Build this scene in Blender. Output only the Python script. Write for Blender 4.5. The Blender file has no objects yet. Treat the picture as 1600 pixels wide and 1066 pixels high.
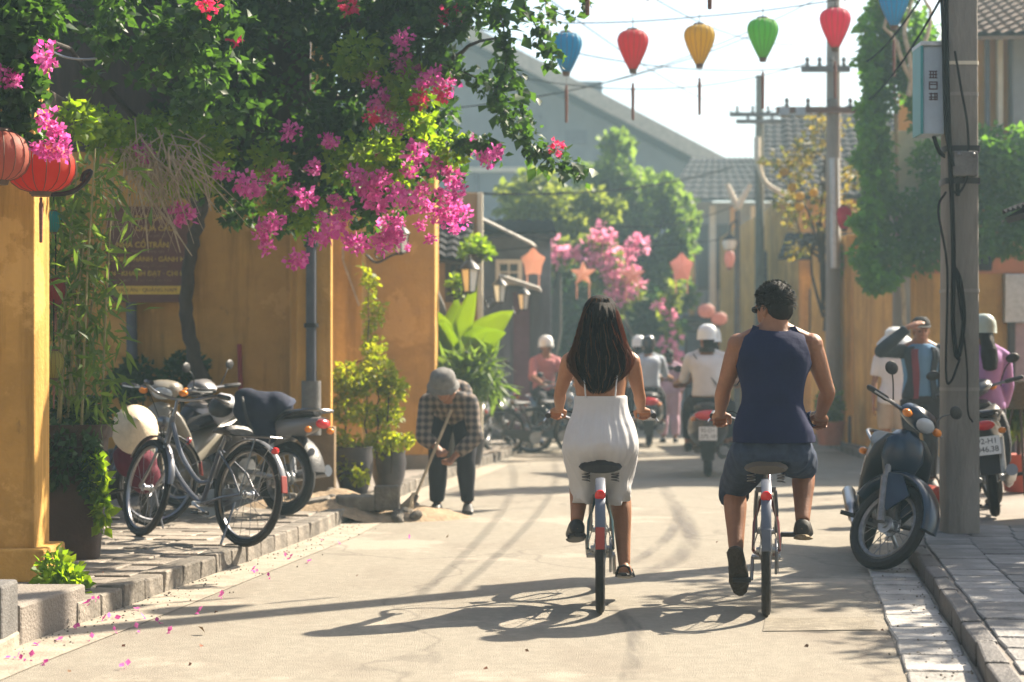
import bpy, bmesh, math, random
import numpy as np
from mathutils import Vector as V, Matrix, Quaternion, noise as mnoise

# ------------------------------------------------------------------ camera, sky, sun, exposure
sc = bpy.context.scene
COL = sc.collection
F, HY, EYE = 3000.0, 570.0, 1.26          # focal length in photo pixels, horizon row, eye height


def P(px, py, Y):
    return V(((px - 800) / F * Y, Y, EYE - (py - HY) / F * Y))


def G(px, py, z=0.0):
    Y = F * (EYE - z) / (py - HY)
    return V(((px - 800) / F * Y, Y, z))


cam_d = bpy.data.cameras.new('camera')
cam = bpy.data.objects.new('camera', cam_d)
COL.objects.link(cam)
cam.location = (0, 0, EYE)
cam.rotation_euler = (math.pi / 2, 0, 0)
cam_d.sensor_width = 36
cam_d.lens = 36 * F / 1600
cam_d.shift_y = (HY - 533) / 1600
cam_d.clip_end = 600
cam_d.dof.use_dof = True
cam_d.dof.focus_distance = 9.9
cam_d.dof.aperture_fstop = 2.5
sc.camera = cam

SUN_AZ, SUN_EL = math.radians(51), math.radians(42)
SUN = V((math.sin(SUN_AZ) * math.cos(SUN_EL), math.cos(SUN_AZ) * math.cos(SUN_EL), math.sin(SUN_EL)))
world = bpy.data.worlds.new('World')
sc.world = world
world.use_nodes = True
nt = world.node_tree
sky = nt.nodes.new('ShaderNodeTexSky')
sky.sky_type = 'NISHITA'
sky.sun_disc = False
sky.sun_elevation = SUN_EL
sky.sun_rotation = SUN_AZ
sky.air_density = 1.0
sky.dust_density = 3.0
sky.ozone_density = 1.0
nt.links.new(sky.outputs[0], nt.nodes['Background'].inputs[0])
nt.nodes['Background'].inputs[1].default_value = 0.068
sl = bpy.data.lights.new('sun', 'SUN')
sl.energy = 5.0
sl.angle = math.radians(0.6)
sl.color = (1.0, 0.87, 0.69)
sun = bpy.data.objects.new('sun', sl)
COL.objects.link(sun)
sun.rotation_euler = SUN.to_track_quat('Z', 'Y').to_euler()
sun.location = SUN * 40
sc.view_settings.view_transform = 'Standard'
sc.view_settings.look = 'None'
sc.view_settings.gamma = 1
sc.view_settings.exposure = 1.78
sc.view_settings.use_curve_mapping = False
sc.cycles.use_denoising = True
sc.cycles.max_bounces = 8
sc.cycles.transparent_max_bounces = 12
sc.cycles.volume_bounces = 1
sc.cycles.use_adaptive_sampling = True

HAZE = 0.0023
R = random.Random(7)
rng = np.random.default_rng(11)


# ------------------------------------------------------------------ materials
def srgb(r, g, b):
    f = lambda c: (c / 255 / 12.92) if c / 255 <= 0.04045 else ((c / 255 + 0.055) / 1.055) ** 2.4
    return (f(r), f(g), f(b))


MATS = {}


def mat(name, c, rough=0.7, metal=0.0, var=0.18, scale=6.0, bump=0.0, bscale=60.0, spec=0.4, c2=None, dirt=0.0, coat=0.0, stretch=None):
    """Principled material: colour mottled by two octaves of noise between c and c2, fine bump."""
    m = bpy.data.materials.new(name)
    m.use_nodes = True
    t = m.node_tree
    N, L = t.nodes, t.links
    b = N['Principled BSDF']
    b.inputs['Roughness'].default_value = rough
    b.inputs['Metallic'].default_value = metal
    b.inputs['Specular IOR Level'].default_value = spec
    b.inputs['Coat Weight'].default_value = coat
    tc = N.new('ShaderNodeTexCoord')
    src = tc.outputs['Object']
    if stretch:
        mp = N.new('ShaderNodeMapping')
        mp.inputs['Scale'].default_value = stretch
        L.new(src, mp.inputs['Vector'])
        src = mp.outputs[0]
    if var > 0 or c2:
        n = N.new('ShaderNodeTexNoise')
        n.inputs['Scale'].default_value = scale
        n.inputs['Detail'].default_value = 6
        n.inputs['Roughness'].default_value = 0.65
        L.new(src, n.inputs['Vector'])
        rp = N.new('ShaderNodeValToRGB')
        rp.color_ramp.elements[0].position = 0.3
        rp.color_ramp.elements[1].position = 0.7
        a = [x * (1 - var) for x in c]
        z = [min(1, x * (1 + var)) for x in c] if c2 is None else c2
        rp.color_ramp.elements[0].color = (*a, 1)
        rp.color_ramp.elements[1].color = (*z, 1)
        L.new(n.outputs['Fac'], rp.inputs['Fac'])
        out = rp.outputs['Color']
        if dirt > 0:
            n2 = N.new('ShaderNodeTexNoise')
            n2.inputs['Scale'].default_value = scale * 0.23
            n2.inputs['Detail'].default_value = 9
            n2.inputs['Roughness'].default_value = 0.7
            L.new(src, n2.inputs['Vector'])
            r2 = N.new('ShaderNodeValToRGB')
            r2.color_ramp.elements[0].position = 0.42
            r2.color_ramp.elements[1].position = 0.62
            L.new(n2.outputs['Fac'], r2.inputs['Fac'])
            mx = N.new('ShaderNodeMix')
            mx.data_type = 'RGBA'
            mx.inputs[6].default_value = (*[x * (1 - dirt) for x in c], 1)
            L.new(r2.outputs['Color'], mx.inputs[0])
            L.new(out, mx.inputs[7])
            out = mx.outputs[2]
        L.new(out, b.inputs['Base Color'])
    else:
        b.inputs['Base Color'].default_value = (*c, 1)
    if bump > 0:
        nb = N.new('ShaderNodeTexNoise')
        nb.inputs['Scale'].default_value = bscale
        nb.inputs['Detail'].default_value = 5
        L.new(src, nb.inputs['Vector'])
        bp = N.new('ShaderNodeBump')
        bp.inputs['Strength'].default_value = bump
        bp.inputs['Distance'].default_value = 0.02
        L.new(nb.outputs['Fac'], bp.inputs['Height'])
        L.new(bp.outputs[0], b.inputs['Normal'])
    MATS[name] = m
    return m


def leafmat(name, c, c2, trans=0.45, tc=None, rough=0.5):
    """Leaf: diffuse and gloss in front, light let through from behind; each leaf its own tint."""
    m = bpy.data.materials.new(name)
    m.use_nodes = True
    t = m.node_tree
    N, L = t.nodes, t.links
    N.remove(N['Principled BSDF'])
    out = N['Material Output']
    g = N.new('ShaderNodeNewGeometry')
    oi = N.new('ShaderNodeObjectInfo')
    ad = N.new('ShaderNodeMath')
    ad.operation = 'ADD'
    L.new(g.outputs['Random Per Island'], ad.inputs[0])
    L.new(oi.outputs['Random'], ad.inputs[1])
    fr = N.new('ShaderNodeMath')
    fr.operation = 'FRACT'
    L.new(ad.outputs[0], fr.inputs[0])
    rp = N.new('ShaderNodeValToRGB')
    rp.color_ramp.elements[0].color = (*c, 1)
    rp.color_ramp.elements[1].color = (*c2, 1)
    L.new(fr.outputs[0], rp.inputs['Fac'])
    d = N.new('ShaderNodeBsdfPrincipled')
    d.inputs['Roughness'].default_value = rough
    d.inputs['Specular IOR Level'].default_value = 0.35
    L.new(rp.outputs['Color'], d.inputs['Base Color'])
    tr = N.new('ShaderNodeBsdfTranslucent')
    mx = N.new('ShaderNodeMix')
    mx.data_type = 'RGBA'
    mx.blend_type = 'MULTIPLY'
    mx.inputs[0].default_value = 1.0
    tc = tc or (2.6, 2.3, 0.9)
    mx.inputs[7].default_value = (*tc, 1)
    L.new(rp.outputs['Color'], mx.inputs[6])
    L.new(mx.outputs[2], tr.inputs['Color'])
    ms = N.new('ShaderNodeMixShader')
    ms.inputs[0].default_value = trans
    L.new(d.outputs[0], ms.inputs[1])
    L.new(tr.outputs[0], ms.inputs[2])
    L.new(ms.outputs[0], out.inputs['Surface'])
    MATS[name] = m
    return m


# ------------------------------------------------------------------ mesh building
WS = bpy.data.scenes.new('workbench')     # bare scene in which remeshing and lettering are evaluated
FC = WS.collection


def evaluated(o):
    vl = WS.view_layers[0]
    vl.update()
    with bpy.context.temp_override(scene=WS, view_layer=vl):
        dg = bpy.context.evaluated_depsgraph_get()
        me = bpy.data.meshes.new_from_object(o.evaluated_get(dg))
    FC.objects.unlink(o)
    bpy.data.objects.remove(o)
    return me


def frame(d, up=V((0, 0, 1))):
    d = d.normalized()
    if abs(d.dot(up)) > 0.98:
        up = V((0, 1, 0)) if abs(d.y) < 0.9 else V((1, 0, 0))
    x = d.cross(up).normalized()
    y = x.cross(d).normalized()
    return x, y


class MB:
    """Collects boxes, tubes, lofts and lathes and links them as ONE mesh object."""

    def __init__(s):
        s.v, s.f, s.mi, s.k = [], [], [], 0

    def add(s, vs, fs):
        o = len(s.v)
        s.v += [tuple(v) for v in vs]
        s.f += [tuple(i + o for i in f) for f in fs]
        s.mi += [s.k] * len(fs)
        return s

    def box(s, c, d, M=None):
        x, y, z = d[0] / 2, d[1] / 2, d[2] / 2
        vs = [V((a * x, b * y, e * z)) for a in (-1, 1) for b in (-1, 1) for e in (-1, 1)]
        if M is not None:
            vs = [M @ v for v in vs]
        c = V(c)
        return s.add([v + c for v in vs], [(0, 1, 3, 2), (4, 6, 7, 5), (0, 4, 5, 1), (2, 3, 7, 6), (0, 2, 6, 4), (1, 5, 7, 3)])

    def beam(s, a, b, w, h, up=V((0, 0, 1))):
        a, b = V(a), V(b)
        x, y = frame(b - a, up)
        vs = []
        for p in (a, b):
            vs += [p - x * w / 2 - y * h / 2, p + x * w / 2 - y * h / 2, p + x * w / 2 + y * h / 2, p - x * w / 2 + y * h / 2]
        return s.add(vs, [(3, 2, 1, 0), (4, 5, 6, 7), (0, 1, 5, 4), (1, 2, 6, 5), (2, 3, 7, 6), (3, 0, 4, 7)])

    def loft(s, rings, n=12, caps=True, loop=False, e=1.0):
        """rings: (centre, xaxis, yaxis); e < 1 squares the section."""
        vs, fs = [], []
        for c, xa, ya in rings:
            for k in range(n):
                t = 2 * math.pi * k / n
                ct, st = math.cos(t), math.sin(t)
                if e != 1.0:
                    ct = math.copysign(abs(ct) ** e, ct)
                    st = math.copysign(abs(st) ** e, st)
                vs.append(V(c) + V(xa) * ct + V(ya) * st)
        m = len(rings)
        for i in range(m if loop else m - 1):
            for k in range(n):
                a, b = i * n + k, i * n + (k + 1) % n
                j = (i + 1) % m
                fs.append((a, b, j * n + (k + 1) % n, j * n + k))
        if caps and not loop:
            fs.append(tuple(range(n))[::-1])
            fs.append(tuple((m - 1) * n + k for k in range(n)))
        return s.add(vs, fs)

    def tube(s, pts, r, n=8, loop=False, caps=True, up=None, rnd=False, flat=1.0):
        pts = [V(p) for p in pts]
        m = len(pts)
        rs = [r] * m if isinstance(r, (int, float)) else list(r)
        if rnd and not loop:   # rounded ends
            d0 = (pts[0] - pts[1]).normalized()
            d1 = (pts[-1] - pts[-2]).normalized()
            pts = [pts[0] + d0 * rs[0] * 0.95, pts[0] + d0 * rs[0] * 0.6] + pts + [pts[-1] + d1 * rs[-1] * 0.6, pts[-1] + d1 * rs[-1] * 0.95]
            rs = [rs[0] * 0.3, rs[0] * 0.8] + rs + [rs[-1] * 0.8, rs[-1] * 0.3]
            m += 4
        rings = []
        x = None
        for i in range(m):
            if loop:
                d = pts[(i + 1) % m] - pts[i - 1]
            else:
                d = pts[min(i + 1, m - 1)] - pts[max(i - 1, 0)]
            if d.length < 1e-9:
                d = V((0, 0, 1))
            d.normalize()
            if up is not None:
                x, y = frame(d, V(up))
            elif x is None:
                x, y = frame(d)
            else:
                x = x - d * x.dot(d)
                x = x.normalized() if x.length > 1e-6 else frame(d)[0]
                y = d.cross(x)
            y = d.cross(x)
            rings.append((pts[i], x * rs[i], y * rs[i] * flat))
        return s.loft(rings, n, caps, loop)

    def lathe(s, prof, n=16, o=(0, 0, 0), M=None, sx=1.0, sy=1.0):
        M = M or Matrix.Identity(3)
        o = V(o)
        rings = [(o + M @ V((0, 0, z)), M @ V((r * sx, 0, 0)), M @ V((0, r * sy, 0))) for r, z in prof]
        return s.loft(rings, n, True)

    def poly(s, pts):
        return s.add(pts, [tuple(range(len(pts)))])

    def slab(s, pts, t):
        """flat outline (list of points) given thickness along the vector t"""
        n = len(pts)
        pts = [V(p) for p in pts]
        t = V(t)
        vs = pts + [p + t for p in pts]
        fs = [tuple(range(n))[::-1], tuple(range(n, 2 * n))] + [(i, (i + 1) % n, n + (i + 1) % n, n + i) for i in range(n)]
        return s.add(vs, fs)

    def ball(s, c, rx, ry=None, rz=None, n=12, m=8, M=None):
        ry = rx if ry is None else ry
        rz = rx if rz is None else rz
        M = M or Matrix.Identity(3)
        c = V(c)
        rings = []
        for i in range(m + 1):
            a = -math.pi / 2 + math.pi * i / m
            k = max(math.cos(a), 0.02)
            rings.append((c + M @ V((0, 0, rz * math.sin(a))), M @ V((rx * k, 0, 0)), M @ V((0, ry * k, 0))))
        return s.loft(rings, n, True)

    def xf(s, M, start=0):
        for i in range(start, len(s.v)):
            s.v[i] = tuple(M @ V(s.v[i]))
        return s

    def mesh(s, name, mats, smooth=True, ang=40):
        me = bpy.data.meshes.new(name)
        me.from_pydata(s.v, [], s.f)
        for m in (mats if isinstance(mats, (list, tuple)) else [mats]):
            me.materials.append(m)
        if s.k:
            me.polygons.foreach_set('material_index', s.mi)
        bm = bmesh.new()
        bm.from_mesh(me)
        bmesh.ops.recalc_face_normals(bm, faces=bm.faces)
        bm.to_mesh(me)
        bm.free()
        if smooth:
            me.polygons.foreach_set('use_smooth', [True] * len(me.polygons))
            me.set_sharp_from_angle(angle=math.radians(ang))
        me.update()
        return me

    def build(s, name, mats, parent=None, loc=None, rot=None, smooth=True, bev=0.0, ang=40):
        o = bpy.data.objects.new(name, s.mesh(name, mats, smooth, ang))
        return place(o, parent, loc, rot, bev)


def place(o, parent=None, loc=None, rot=None, bev=0.0):
    COL.objects.link(o)
    if parent is not None:
        o.parent = parent
    if loc is not None:
        o.location = loc
    if rot is not None:
        o.rotation_euler = rot
    if bev > 0:
        b = o.modifiers.new('bevel', 'BEVEL')
        b.width = bev
        b.segments = 2
        b.limit_method = 'ANGLE'
        b.angle_limit = math.radians(40)
        b.harden_normals = False
    return o


def vmove(o, fn):
    """o's vertices moved by fn(co, normals) -> co, all at once"""
    me = o.data
    n = len(me.vertices)
    co, no = np.empty(n * 3), np.empty(n * 3)
    me.vertices.foreach_get('co', co)
    me.vertices.foreach_get('normal', no)
    me.vertices.foreach_set('co', fn(co.reshape(-1, 3), no.reshape(-1, 3)).ravel())
    me.update()


def text_mesh(txt, h, m, depth=.002, align='CENTER'):
    """flat lettering as a mesh, x right, y up"""
    cu = bpy.data.curves.new('lettering', 'FONT')
    cu.body = txt
    cu.size = h * 1.4
    cu.align_x = align
    cu.align_y = 'CENTER'
    cu.extrude = depth
    o = bpy.data.objects.new('tmp', cu)
    FC.objects.link(o)
    me = evaluated(o)
    me.materials.clear()
    me.materials.append(m)
    me.name = 'lettering'
    return me


def inst(name, me, parent=None, loc=(0, 0, 0), rot=(0, 0, 0), scale=None):
    o = bpy.data.objects.new(name, me)
    place(o, parent, loc, rot)
    if scale is not None:
        o.scale = scale if isinstance(scale, (tuple, list)) else (scale,) * 3
    return o


def thing(name, loc=(0, 0, 0), rz=0.0):
    o = bpy.data.objects.new(name, None)
    o.empty_display_size = 0.1
    COL.objects.link(o)
    o.location = loc
    o.rotation_euler = (0, 0, rz)
    return o


def tag(o, label=None, cat=None, group=None, kind=None):
    if label:
        o['label'] = label
    if cat:
        o['category'] = cat
    if group:
        o['group'] = group
    if kind:
        o['kind'] = kind
    return o


CHILD = None


def copy_tree(o, parent=None):
    c = o.copy()
    COL.objects.link(c)
    c.parent = parent
    for ch in KIDS(o):
        copy_tree(ch, c)
    return c


def KIDS(o):
    return [x for x in COL.objects if x.parent == o]


def fuse(mb, voxel=0.008, smooth=4, noise_amp=0.0, noise_scale=8.0, fac=0.5):
    """Grow one continuous skin over overlapping closed shapes."""
    me = bpy.data.meshes.new('tmp')
    me.from_pydata(mb.v, [], mb.f)
    bm = bmesh.new()
    bm.from_mesh(me)
    bmesh.ops.recalc_face_normals(bm, faces=bm.faces)
    bm.to_mesh(me)
    bm.free()
    o = bpy.data.objects.new('tmp', me)
    FC.objects.link(o)
    r = o.modifiers.new('r', 'REMESH')
    r.mode = 'VOXEL'
    r.voxel_size = voxel
    if smooth:
        s = o.modifiers.new('s', 'SMOOTH')
        s.factor = fac
        s.iterations = smooth
    out = evaluated(o)
    bpy.data.meshes.remove(me)
    if noise_amp:
        n = len(out.vertices)
        co, no = np.empty(n * 3), np.empty(n * 3)
        out.vertices.foreach_get('co', co)
        out.vertices.foreach_get('normal', no)
        co, no = co.reshape(-1, 3), no.reshape(-1, 3)
        h = np.zeros(n)
        q = np.random.default_rng(int(noise_scale * 100) + n % 17)
        for k in range(9):   # summed folds in random directions
            d = q.normal(size=3)
            d *= noise_scale * (1.0 + .45 * k) / np.linalg.norm(d)
            h += np.sin(co @ d + q.uniform(0, 6.28) + 1.2 * np.sin(co @ np.roll(d, 1) * .7)) / (1 + .45 * k)
        co += no * (h * noise_amp * .32)[:, None]
        out.vertices.foreach_set('co', co.ravel())
    out.polygons.foreach_set('use_smooth', [True] * len(out.polygons))
    out.update()
    return out


def fused(mb, name, m, parent=None, **kw):
    me = fuse(mb, **kw)
    me.name = name
    me.materials.clear()
    me.materials.append(m)
    o = bpy.data.objects.new(name, me)
    return place(o, parent)


# ------------------------------------------------------------------ leaves
LEAF_V = np.array([(0, 0, 0), (-.36, .42, .10), (0, .5, 0), (.36, .42, .10), (0, 1, -.08)], float)
LEAF_F = np.array([(0, 3, 2), (0, 2, 1), (2, 3, 4), (1, 2, 4)])
BLADE_V = np.array([(0, 0, 0), (-.09, .35, .02), (0, .4, 0), (.09, .35, .02), (0, 1, -.25)], float)
FLOWER_V = np.array([(0, 0, 0), (-.42, .5, .12), (0, .55, .02), (.42, .5, .12), (0, 1, .12)], float)


def leaves_mesh(name, pos, size, m, shape=LEAF_V, out=None, flat=0.4, droop=0.0):
    """One mesh of small folded leaves at the given points; out: preferred direction per point."""
    pos = np.asarray(pos, float)
    n = len(pos)
    size = np.broadcast_to(np.asarray(size, float), (n,)) * rng.uniform(0.65, 1.25, n)
    d = rng.normal(size=(n, 3))
    if out is not None:
        d = d * 0.6 + np.asarray(out)
    d[:, 2] -= droop
    d /= np.linalg.norm(d, axis=1)[:, None] + 1e-9
    nr = rng.normal(size=(n, 3))
    nr[:, 2] += flat * 2
    x = np.cross(d, nr)
    x /= np.linalg.norm(x, axis=1)[:, None] + 1e-9
    z = np.cross(x, d)
    sv = shape
    vs = pos[:, None, :] + size[:, None, None] * (sv[None, :, 0, None] * x[:, None, :] + sv[None, :, 1, None] * d[:, None, :] + sv[None, :, 2, None] * z[:, None, :])
    fs = (LEAF_F[None] + (np.arange(n) * len(sv))[:, None, None]).reshape(-1, 3)
    me = bpy.data.meshes.new(name)
    vs = vs.reshape(-1, 3)
    me.vertices.add(len(vs))
    me.vertices.foreach_set('co', vs.ravel())
    me.loops.add(len(fs) * 3)
    me.loops.foreach_set('vertex_index', fs.ravel().astype(np.int32))
    me.polygons.add(len(fs))
    me.polygons.foreach_set('loop_start', np.arange(len(fs), dtype=np.int32) * 3)
    me.update(calc_edges=True)
    me.validate()
    me.materials.append(m)
    return me


def foliage(name, parent, pos, size, m, kind='stuff', **kw):
    o = bpy.data.objects.new(name, leaves_mesh(name, pos, size, m, **kw))
    place(o, parent)
    if kind:
        o['kind'] = kind
    return o


def clump_points(clumps, n, shell=0.75):
    """Points in a list of ellipsoids ((x,y,z),(rx,ry,rz)), weighted to their outer shell."""
    vol = np.array([c[1][0] * c[1][1] * c[1][2] for c in clumps]) ** 0.75
    idx = rng.choice(len(clumps), n, p=vol / vol.sum())
    C = np.array([c[0] for c in clumps], float)[idx]
    Rr = np.array([c[1] for c in clumps], float)[idx]
    d = rng.normal(size=(n, 3))
    d /= np.linalg.norm(d, axis=1)[:, None]
    r = shell + (1.08 - shell) * rng.random(n)
    inner = rng.random(n) < 0.3
    r = np.where(inner, rng.random(n) ** 0.4, r)
    return C + Rr * d * r[:, None], d


def jitter_clumps(c, rad, n, small, seed=0):
    """n small ellipsoids scattered through a big one"""
    q = random.Random(seed)
    o = []
    for _ in range(n):
        while True:
            p = [q.uniform(-1, 1) for _ in range(3)]
            if sum(x * x for x in p) < 1:
                break
        s = small * q.uniform(0.6, 1.35)
        o.append(((c[0] + rad[0] * p[0], c[1] + rad[1] * p[1], c[2] + rad[2] * p[2]), (s, s, s * 0.8)))
    return o


def branch(mb, pts, r0, r1, n=6, wob=0.02, sub=4, seed=1):
    q = random.Random(seed)
    pts = [V(p) for p in pts]
    o = []
    for i in range(len(pts) - 1):
        for k in range(sub):
            t = k / sub
            p = pts[i].lerp(pts[i + 1], t)
            if not (i == 0 and k == 0):
                p = p + V((q.uniform(-wob, wob), q.uniform(-wob, wob), q.uniform(-wob, wob)))
            o.append(p)
    o.append(pts[-1])
    m = len(o)
    mb.tube(o, [r0 + (r1 - r0) * i / (m - 1) for i in range(m)], n)
    return o


def smooth_path(pts, k=6):
    """Catmull-Rom through the points"""
    pts = [V(p) for p in pts]
    q = [pts[0] * 2 - pts[1]] + pts + [pts[-1] * 2 - pts[-2]]
    o = []
    for i in range(1, len(q) - 2):
        a, b, c, d = q[i - 1], q[i], q[i + 1], q[i + 2]
        for j in range(k):
            t = j / k
            o.append(0.5 * ((2 * b) + (c - a) * t + (2 * a - 5 * b + 4 * c - d) * t * t + (3 * b - a - 3 * c + d) * t ** 3))
    o.append(pts[-1])
    return o


def sag(a, b, s, n=14):
    a, b = V(a), V(b)
    return [a.lerp(b, i / n) - V((0, 0, s * 4 * (i / n) * (1 - i / n))) for i in range(n + 1)]
def plaster(name, c):
    """limewash: cloudy colour, dark rain streaks of uneven length, pale rubbed patches, scuffed spots"""
    m = mat(name, c, .9, var=.2, scale=1.4, bump=.35, bscale=34, spec=.15)
    t = m.node_tree
    N, L = t.nodes, t.links
    b = N['Principled BSDF']
    col = b.inputs['Base Color'].links[0].from_socket
    geo = N.new('ShaderNodeNewGeometry')
    for sc3, lo, hi, rgb, k in (((2.2, 2.2, .16), .50, .66, tuple(x * .38 for x in c), .85), ((.9, .9, .9), .57, .60, tuple(min(1, x * 1.25 + .03) for x in c), .55), ((5, 5, 3), .62, .70, (c[0] * .42, c[1] * .5, c[2] * .8), .7), ((.45, .45, .6), .50, .62, tuple(x * .62 for x in c), .6)):
        mp = N.new('ShaderNodeMapping')
        mp.inputs['Scale'].default_value = sc3
        mp.inputs['Location'].default_value = (sc3[0] * 3.1, sc3[2] * 7.7, 1.3)
        n = N.new('ShaderNodeTexNoise')
        n.inputs['Scale'].default_value = 1.6
        n.inputs['Detail'].default_value = 10
        n.inputs['Roughness'].default_value = .68
        r = N.new('ShaderNodeMapRange')
        r.inputs[1].default_value, r.inputs[2].default_value, r.inputs[4].default_value = lo, hi, k
        mx = N.new('ShaderNodeMix')
        mx.data_type = 'RGBA'
        mx.inputs[7].default_value = (*rgb, 1)
        L.new(geo.outputs['Position'], mp.inputs['Vector'])
        L.new(mp.outputs[0], n.inputs['Vector'])
        L.new(n.outputs['Fac'], r.inputs[0])
        L.new(r.outputs[0], mx.inputs[0])
        L.new(col, mx.inputs[6])
        col = mx.outputs[2]
    L.new(col, b.inputs['Base Color'])
    return m


# ------------------------------------------------------------------ palette
M = {}
M['road'] = mat('road_asphalt', (0.255, 0.232, 0.19), 0.9, var=0.22, scale=55, bump=0.5, bscale=150, dirt=0.16, spec=.2)
_t = M['road'].node_tree
_N, _L = _t.nodes, _t.links
_b = _N['Principled BSDF']
_col = _b.inputs['Base Color'].links[0].from_socket
_tc = _N.new('ShaderNodeTexCoord')


def road_layer(col, tex, sc3, lo, hi, rgb, k, sock='Fac', warp=0.0):
    mp = _N.new('ShaderNodeMapping')
    mp.inputs['Scale'].default_value = sc3
    _L.new(_tc.outputs['Object'], mp.inputs['Vector'])
    src = mp.outputs[0]
    if warp:
        nz = _N.new('ShaderNodeTexNoise')
        nz.inputs['Scale'].default_value = 3
        nz.inputs['Detail'].default_value = 6
        _L.new(src, nz.inputs['Vector'])
        va = _N.new('ShaderNodeVectorMath')
        va.operation = 'MULTIPLY_ADD'
        va.inputs[1].default_value = (warp,) * 3
        _L.new(nz.outputs['Color'], va.inputs[0])
        _L.new(src, va.inputs[2])
        src = va.outputs[0]
    n = _N.new(tex)
    n.inputs['Scale'].default_value = 1.0
    if tex == 'ShaderNodeTexNoise':
        n.inputs['Detail'].default_value = 10
        n.inputs['Roughness'].default_value = .7
    else:
        n.feature = 'DISTANCE_TO_EDGE'
    _L.new(src, n.inputs['Vector'])
    r = _N.new('ShaderNodeMapRange')
    r.inputs[1].default_value, r.inputs[2].default_value, r.inputs[3].default_value, r.inputs[4].default_value = lo, hi, (k if tex != 'ShaderNodeTexNoise' else 0), (0 if tex != 'ShaderNodeTexNoise' else k)
    _L.new(n.outputs[sock], r.inputs[0])
    mx = _N.new('ShaderNodeMix')
    mx.data_type = 'RGBA'
    mx.inputs[7].default_value = (*rgb, 1)
    _L.new(r.outputs[0], mx.inputs[0])
    _L.new(col, mx.inputs[6])
    return mx.outputs[2]


_col = road_layer(_col, 'ShaderNodeTexNoise', (.9, .35, 1), .50, .66, (.185, .16, .13), .8)        # worn lanes
_col = road_layer(_col, 'ShaderNodeTexNoise', (.5, .5, 1), .56, .60, (.34, .30, .245), .6)            # resurfaced patches
_col = road_layer(_col, 'ShaderNodeTexNoise', (4, 2.2, 1), .64, .72, (.13, .115, .10), .75)           # oil and grime spots
_col = road_layer(_col, 'ShaderNodeTexNoise', (38, 38, 1), .60, .72, (.12, .11, .10), .5)            # dark grit
_col = road_layer(_col, 'ShaderNodeTexVoronoi', (.32, .22, 1), .0, .010, (.12, .105, .09), .5, 'Distance', .5)   # cracks
_L.new(_col, _b.inputs['Base Color'])
M['ground'] = mat('ground_dirt', (0.20, 0.17, 0.13), 0.9, var=0.2, scale=1.5)
M['gutter'] = mat('gutter_concrete', (0.27, 0.235, 0.185), 0.8, var=0.3, scale=5, bump=0.4)
M['pave'] = mat('pavement_stone', (0.24, 0.21, 0.18), 0.75, var=0.25, scale=4, bump=0.5, dirt=0.3)
M['yellow'] = plaster('yellow_plaster', (0.50, 0.28, 0.075))
M['yellow2'] = plaster('ochre_plaster', (0.54, 0.30, 0.075))
M['plinth'] = mat('dark_plinth', (0.10, 0.095, 0.09), 0.8, var=0.2)
M['concrete'] = mat('old_concrete', (0.30, 0.275, 0.24), 0.85, var=0.18, scale=5, bump=0.5, bscale=40, dirt=0.35, stretch=(1, 1, 0.25))
M['darkconc'] = mat('dark_stone', (0.12, 0.115, 0.11), 0.8, var=0.3, scale=9, bump=0.5)
M['tile'] = mat('old_roof_tile', (0.045, 0.045, 0.047), 0.95, spec=.08, var=0.35, scale=6, bump=0.3)
M['wood'] = mat('dark_wood', (0.055, 0.04, 0.032), 0.6, var=0.35, scale=5, stretch=(4, 4, 0.6), bump=0.2)
M['bluewood'] = mat('grey_blue_boards', (0.10, 0.11, 0.13), 0.7, var=0.3, scale=4)
M['palewall'] = mat('pale_blue_wall', (0.22, 0.245, 0.26), 0.85, var=0.25, scale=0.5, dirt=0.35, stretch=(1, 1, .4))
M['greywall'] = mat('grey_wall', (0.26, 0.26, 0.26), 0.85, var=0.15, scale=1.5, dirt=0.3)
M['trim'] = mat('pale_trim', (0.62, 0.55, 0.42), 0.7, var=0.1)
M['glass'] = mat('window_glass', (0.05, 0.06, 0.07), 0.1, var=0.1, spec=0.6)
M['iron'] = mat('black_iron', (0.018, 0.018, 0.02), 0.45, metal=0.3, var=0.2)
M['black'] = mat('black_rubber', (0.018, 0.018, 0.019), 0.7, var=0.2)
M['cable'] = mat('black_cable', (0.012, 0.012, 0.013), 1.0, var=0, spec=0.0)
M['steel'] = mat('bright_steel', (0.62, 0.62, 0.64), 0.25, metal=1.0, var=0.06, scale=20)
M['dullsteel'] = mat('dull_steel', (0.40, 0.41, 0.42), 0.45, metal=0.9, var=0.2, scale=20)
M['white'] = mat('white_paint', (0.72, 0.71, 0.68), 0.4, var=0.06)
M['lampglass'] = mat('lamp_glass', (0.85, 0.80, 0.68), 0.35, var=0.05)
M['bark'] = mat('bark', (0.05, 0.042, 0.036), 0.9, var=0.35, scale=14, bump=0.7, bscale=40, stretch=(1, 1, 0.3))
M['palebark'] = mat('pale_dry_wood', (0.38, 0.30, 0.20), 0.9, var=0.3, scale=12, bump=0.4)
M['tin'] = mat('corrugated_tin', (0.45, 0.47, 0.48), 0.5, metal=0.4, var=0.2, scale=3, dirt=0.3)


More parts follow.
